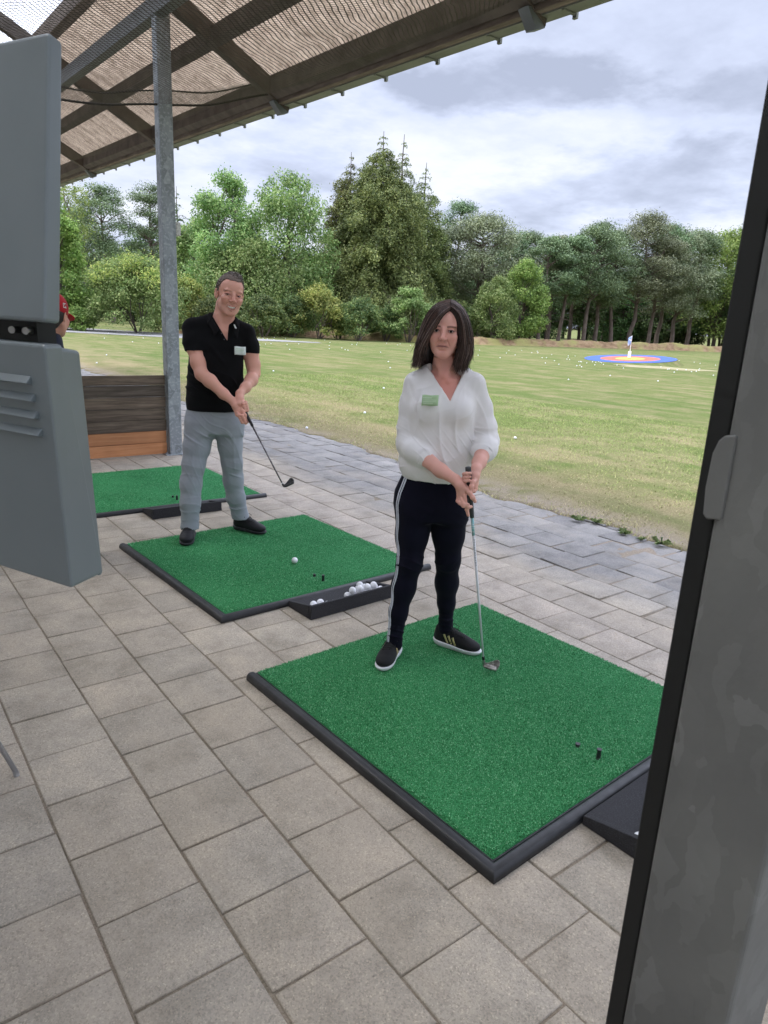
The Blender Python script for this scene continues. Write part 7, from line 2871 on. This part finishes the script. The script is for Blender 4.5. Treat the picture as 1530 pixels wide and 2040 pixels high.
pth = pth @ np.array(MH)[:3, :3].T + np.array(MH)[:3, 3]
V, F = tubes_np(pth, np.array([0.0011, 0.0011, 0.0009, 0.0004]), 3)
obj('hair_strands', mesh_np('hair_strands', V, F), m_mhair, hairo)['kind'] = 'stuff'

g = to_world(man, (0.170, -0.270, 1.105))
mid = to_world(man, (0.180, -0.335, 0.985))
dv = (mid - g).normalized()
e_ = to_world(man, (0.425, -0.66, 0.560))
m_gripb = Mat('black_club_grip', (0.018, 0.017, 0.018), 0.7)
m_dsh = Mat('dark_steel_shaft', (0.16, 0.15, 0.15), 0.3, 0.8)
m_dsh.color(m_dsh.ramp(m_dsh.noise(30, 2, 0.5, stretch=(1, 1, 2)), [(0.4, (0.10, 0.09, 0.09)), (0.6, (0.24, 0.22, 0.22))]))
m_bhead = Mat('black_iron_head', (0.035, 0.034, 0.033), 0.35, 0.6)
fd = to_world(man, (1.0, 0.2, 0.45)) - to_world(man, (0, 0, 0))
g2 = to_world(man, (0.135, -0.20, 1.115)) if False else to_world(man, (0.150, -0.262, 1.075))
c2_ = club('golf_club', g2, e_, fd, 'dark golf iron held by the man, its black head lifted off the ground', (m_gripb, None, m_dsh, m_white, m_bhead), 1, (0.30, 0.30, 0.955))

# ------------------------------------------------------------------ third player, mostly behind the display stand
CP = (-0.617, 3.82, 0.0)
az_ = math.atan2(CP[1] - CAM.y, CP[0] - CAM.x)
third = empty('person', CP, az_ - math.pi / 2)
tag(third, 'person in a red cap and dark navy jacket almost hidden behind the grey display stand', 'person')
TT_ = tree_T((0.022, 0.02, 1.585), 2.62, 0.16, 0.0)
TH = TT_ @ Matrix.Scale(1.05, 4)
s = SDF()
s.M = np.array(TH)
head_sdf(s, False)
s.M = np.eye(4)
s.chain([(-0.01, 0.03, 1.50), (-0.03, 0.03, 1.40)], [0.055, 0.06], 0.02)
s.cap((-0.03, 0.03, 1.38), (-0.05, 0.03, 1.10), 0.09, 0.09, 0.03)
s.chain([(-0.02, -0.10, 1.33), (0.0, -0.12, 1.10), (0.02, -0.22, 1.00)], [0.045, 0.038, 0.026], 0.02)
s.ell((0.03, -0.25, 0.97), (0.03, 0.022, 0.045), 0.01)
for k in range(4):
    finger(s, [(0.025 + k * 0.008, -0.26, 0.945 - k * .001), (0.035 + k * 0.008, -0.275, 0.915), (0.04 + k * .008, -0.26, 0.895)], 0.009, 0.007)
finger(s, [(0.015, -0.25, 0.97), (0.01, -0.28, 0.95), (0.018, -0.285, 0.93)], 0.0105, 0.008)
me = s.mesh('body', (-0.20, -0.32, 0.86), (0.18, 0.18, 1.72), 0.003)
paint(me, lambda P: face_tint(P, TH, False, base_m))
obj('body', me, m_skin, third)
m_jack = cloth('navy_jacket', (0.010, 0.013, 0.035), 0.7, (300, 0.2, 0.001), 0.2)
s = SDF()
s.loft([(0.86, -0.06, 0.03, 0.155, 0.17), (1.05, -0.06, 0.03, 0.145, 0.17), (1.30, -0.05, 0.03, 0.140, 0.19), (1.42, -0.04, 0.03, 0.095, 0.13), (1.48, -0.03, 0.03, 0.06, 0.07)], 0.03, rnd_=0.03)
s.chain([(-0.02, -0.12, 1.38), (0.0, -0.135, 1.12), (0.015, -0.19, 1.03)], [0.062, 0.056, 0.044], 0.02)
s.chain([(-0.04, 0.18, 1.38), (-0.06, 0.20, 1.12), (-0.02, 0.17, 0.95)], [0.062, 0.056, 0.044], 0.02)
s.ell((-0.02, 0.03, 1.44), (0.075, 0.10, 0.05), 0.03)
obj('jacket', s.mesh('jacket', (-0.24, -0.26, 0.84), (0.14, 0.28, 1.52), 0.005, nfun(0.003, 20, 3)), m_jack, third)
s = SDF()
s.loft([(0.78, -0.06, 0.03, 0.14, 0.165), (0.92, -0.06, 0.03, 0.135, 0.16)], 0.03, rnd_=0.02)
s.chain([(-0.06, -0.05, 0.82), (-0.05, -0.09, 0.48), (-0.07, -0.11, 0.10)], [0.095, 0.07, 0.055], 0.02)
s.chain([(-0.06, 0.11, 0.82), (-0.05, 0.15, 0.48), (-0.07, 0.17, 0.10)], [0.095, 0.07, 0.055], 0.02)
obj('trousers', s.mesh('trousers', (-0.22, -0.24, 0.03), (0.12, 0.28, 0.96), 0.006), cloth('dark_trousers', (0.02, 0.02, 0.025)), third)
shoe(third, 'shoe', (-0.12, -0.11), (0.15, -0.13), 0.003, 0.095, None, (m_blk2, m_ds, None, m_lace), False)
shoe(third, 'shoe', (-0.12, 0.17), (0.15, 0.19), 0.003, 0.095, None, (m_blk2, m_ds, None, m_lace), False)
m_red = cloth('red_cap_cotton', (0.42, 0.012, 0.020), 0.8, (500, 0.3, 0.001), 0.1)
s = SDF()
s.M = np.array(TH)
s.ell((0, 0.016, 0.040), (0.084, 0.102, 0.096), 0.01)
s.box((0, 0.0, -0.075), (0.2, 0.2, 0.085), 0.001, 0.004, -1, pitch=0.06)
s.ell((0, -0.105, 0.014), (0.066, 0.070, 0.010), 0.006, pitch=0.28)
s.ell((0, -0.02, -0.05), (0.070, 0.085, 0.062), 0.004, -1)
cap_ = obj('cap', s.mesh('cap', *bounds(s, (-.11, -.2, -.06), (.11, .14, .16)), 0.0028), m_red, third)
s = SDF()
s.M = np.array(TH)
s.ell((0, 0.040, 0.000), (0.078, 0.075, 0.075), 0.01)
s.ell((0, 0.060, -0.060), (0.060, 0.045, 0.035), 0.02)
obj('hair', s.mesh('hair', *bounds(s, (-.11, -.1, -.12), (.11, .14, .10)), 0.004), m_hairb, third)
# white emblem on the side of the cap
m_emb = Mat('white_embroidery', (0.75, 0.72, 0.70), 0.7)
Tq = TH
m = MB()


def emb(x0, x1, z0, z1, mm_, off):
    def pt_(u, v):
        # u along y (front negative), v height, on the cap's side facing the viewer
        th = u
        y = 0.016 + 0.102 * math.sin(th) * math.cos(v)
        x = 0.084 * math.cos(th) * math.cos(v)
        z = 0.040 + 0.096 * math.sin(v)
        n_ = Vector((x / 0.084, (y - .016) / 0.102, (z - .04) / 0.096)).normalized()
        return Vector((-x, y, z)) + Vector((-n_.x, n_.y, n_.z)) * off
    q = [pt_(x0, z0), pt_(x1, z0), pt_(x1, z1), pt_(x0, z1)]
    inn = [p * 0.985 for p in q]
    mm_.hexa([Tq @ p for p in inn] + [Tq @ p for p in q])


emb(-0.02, 0.26, 0.02, 0.30, m, 0.0022)
m.build('emblem_patch', m_emb, cap_)
m = MB()
emb(0.02, 0.05, 0.06, 0.26, m, 0.0034)
emb(0.19, 0.22, 0.06, 0.26, m, 0.0034)
emb(0.05, 0.10, 0.18, 0.25, m, 0.0034)
emb(0.10, 0.15, 0.12, 0.19, m, 0.0034)
emb(0.15, 0.19, 0.07, 0.13, m, 0.0034)
m.build('emblem_letter', m_red, cap_)
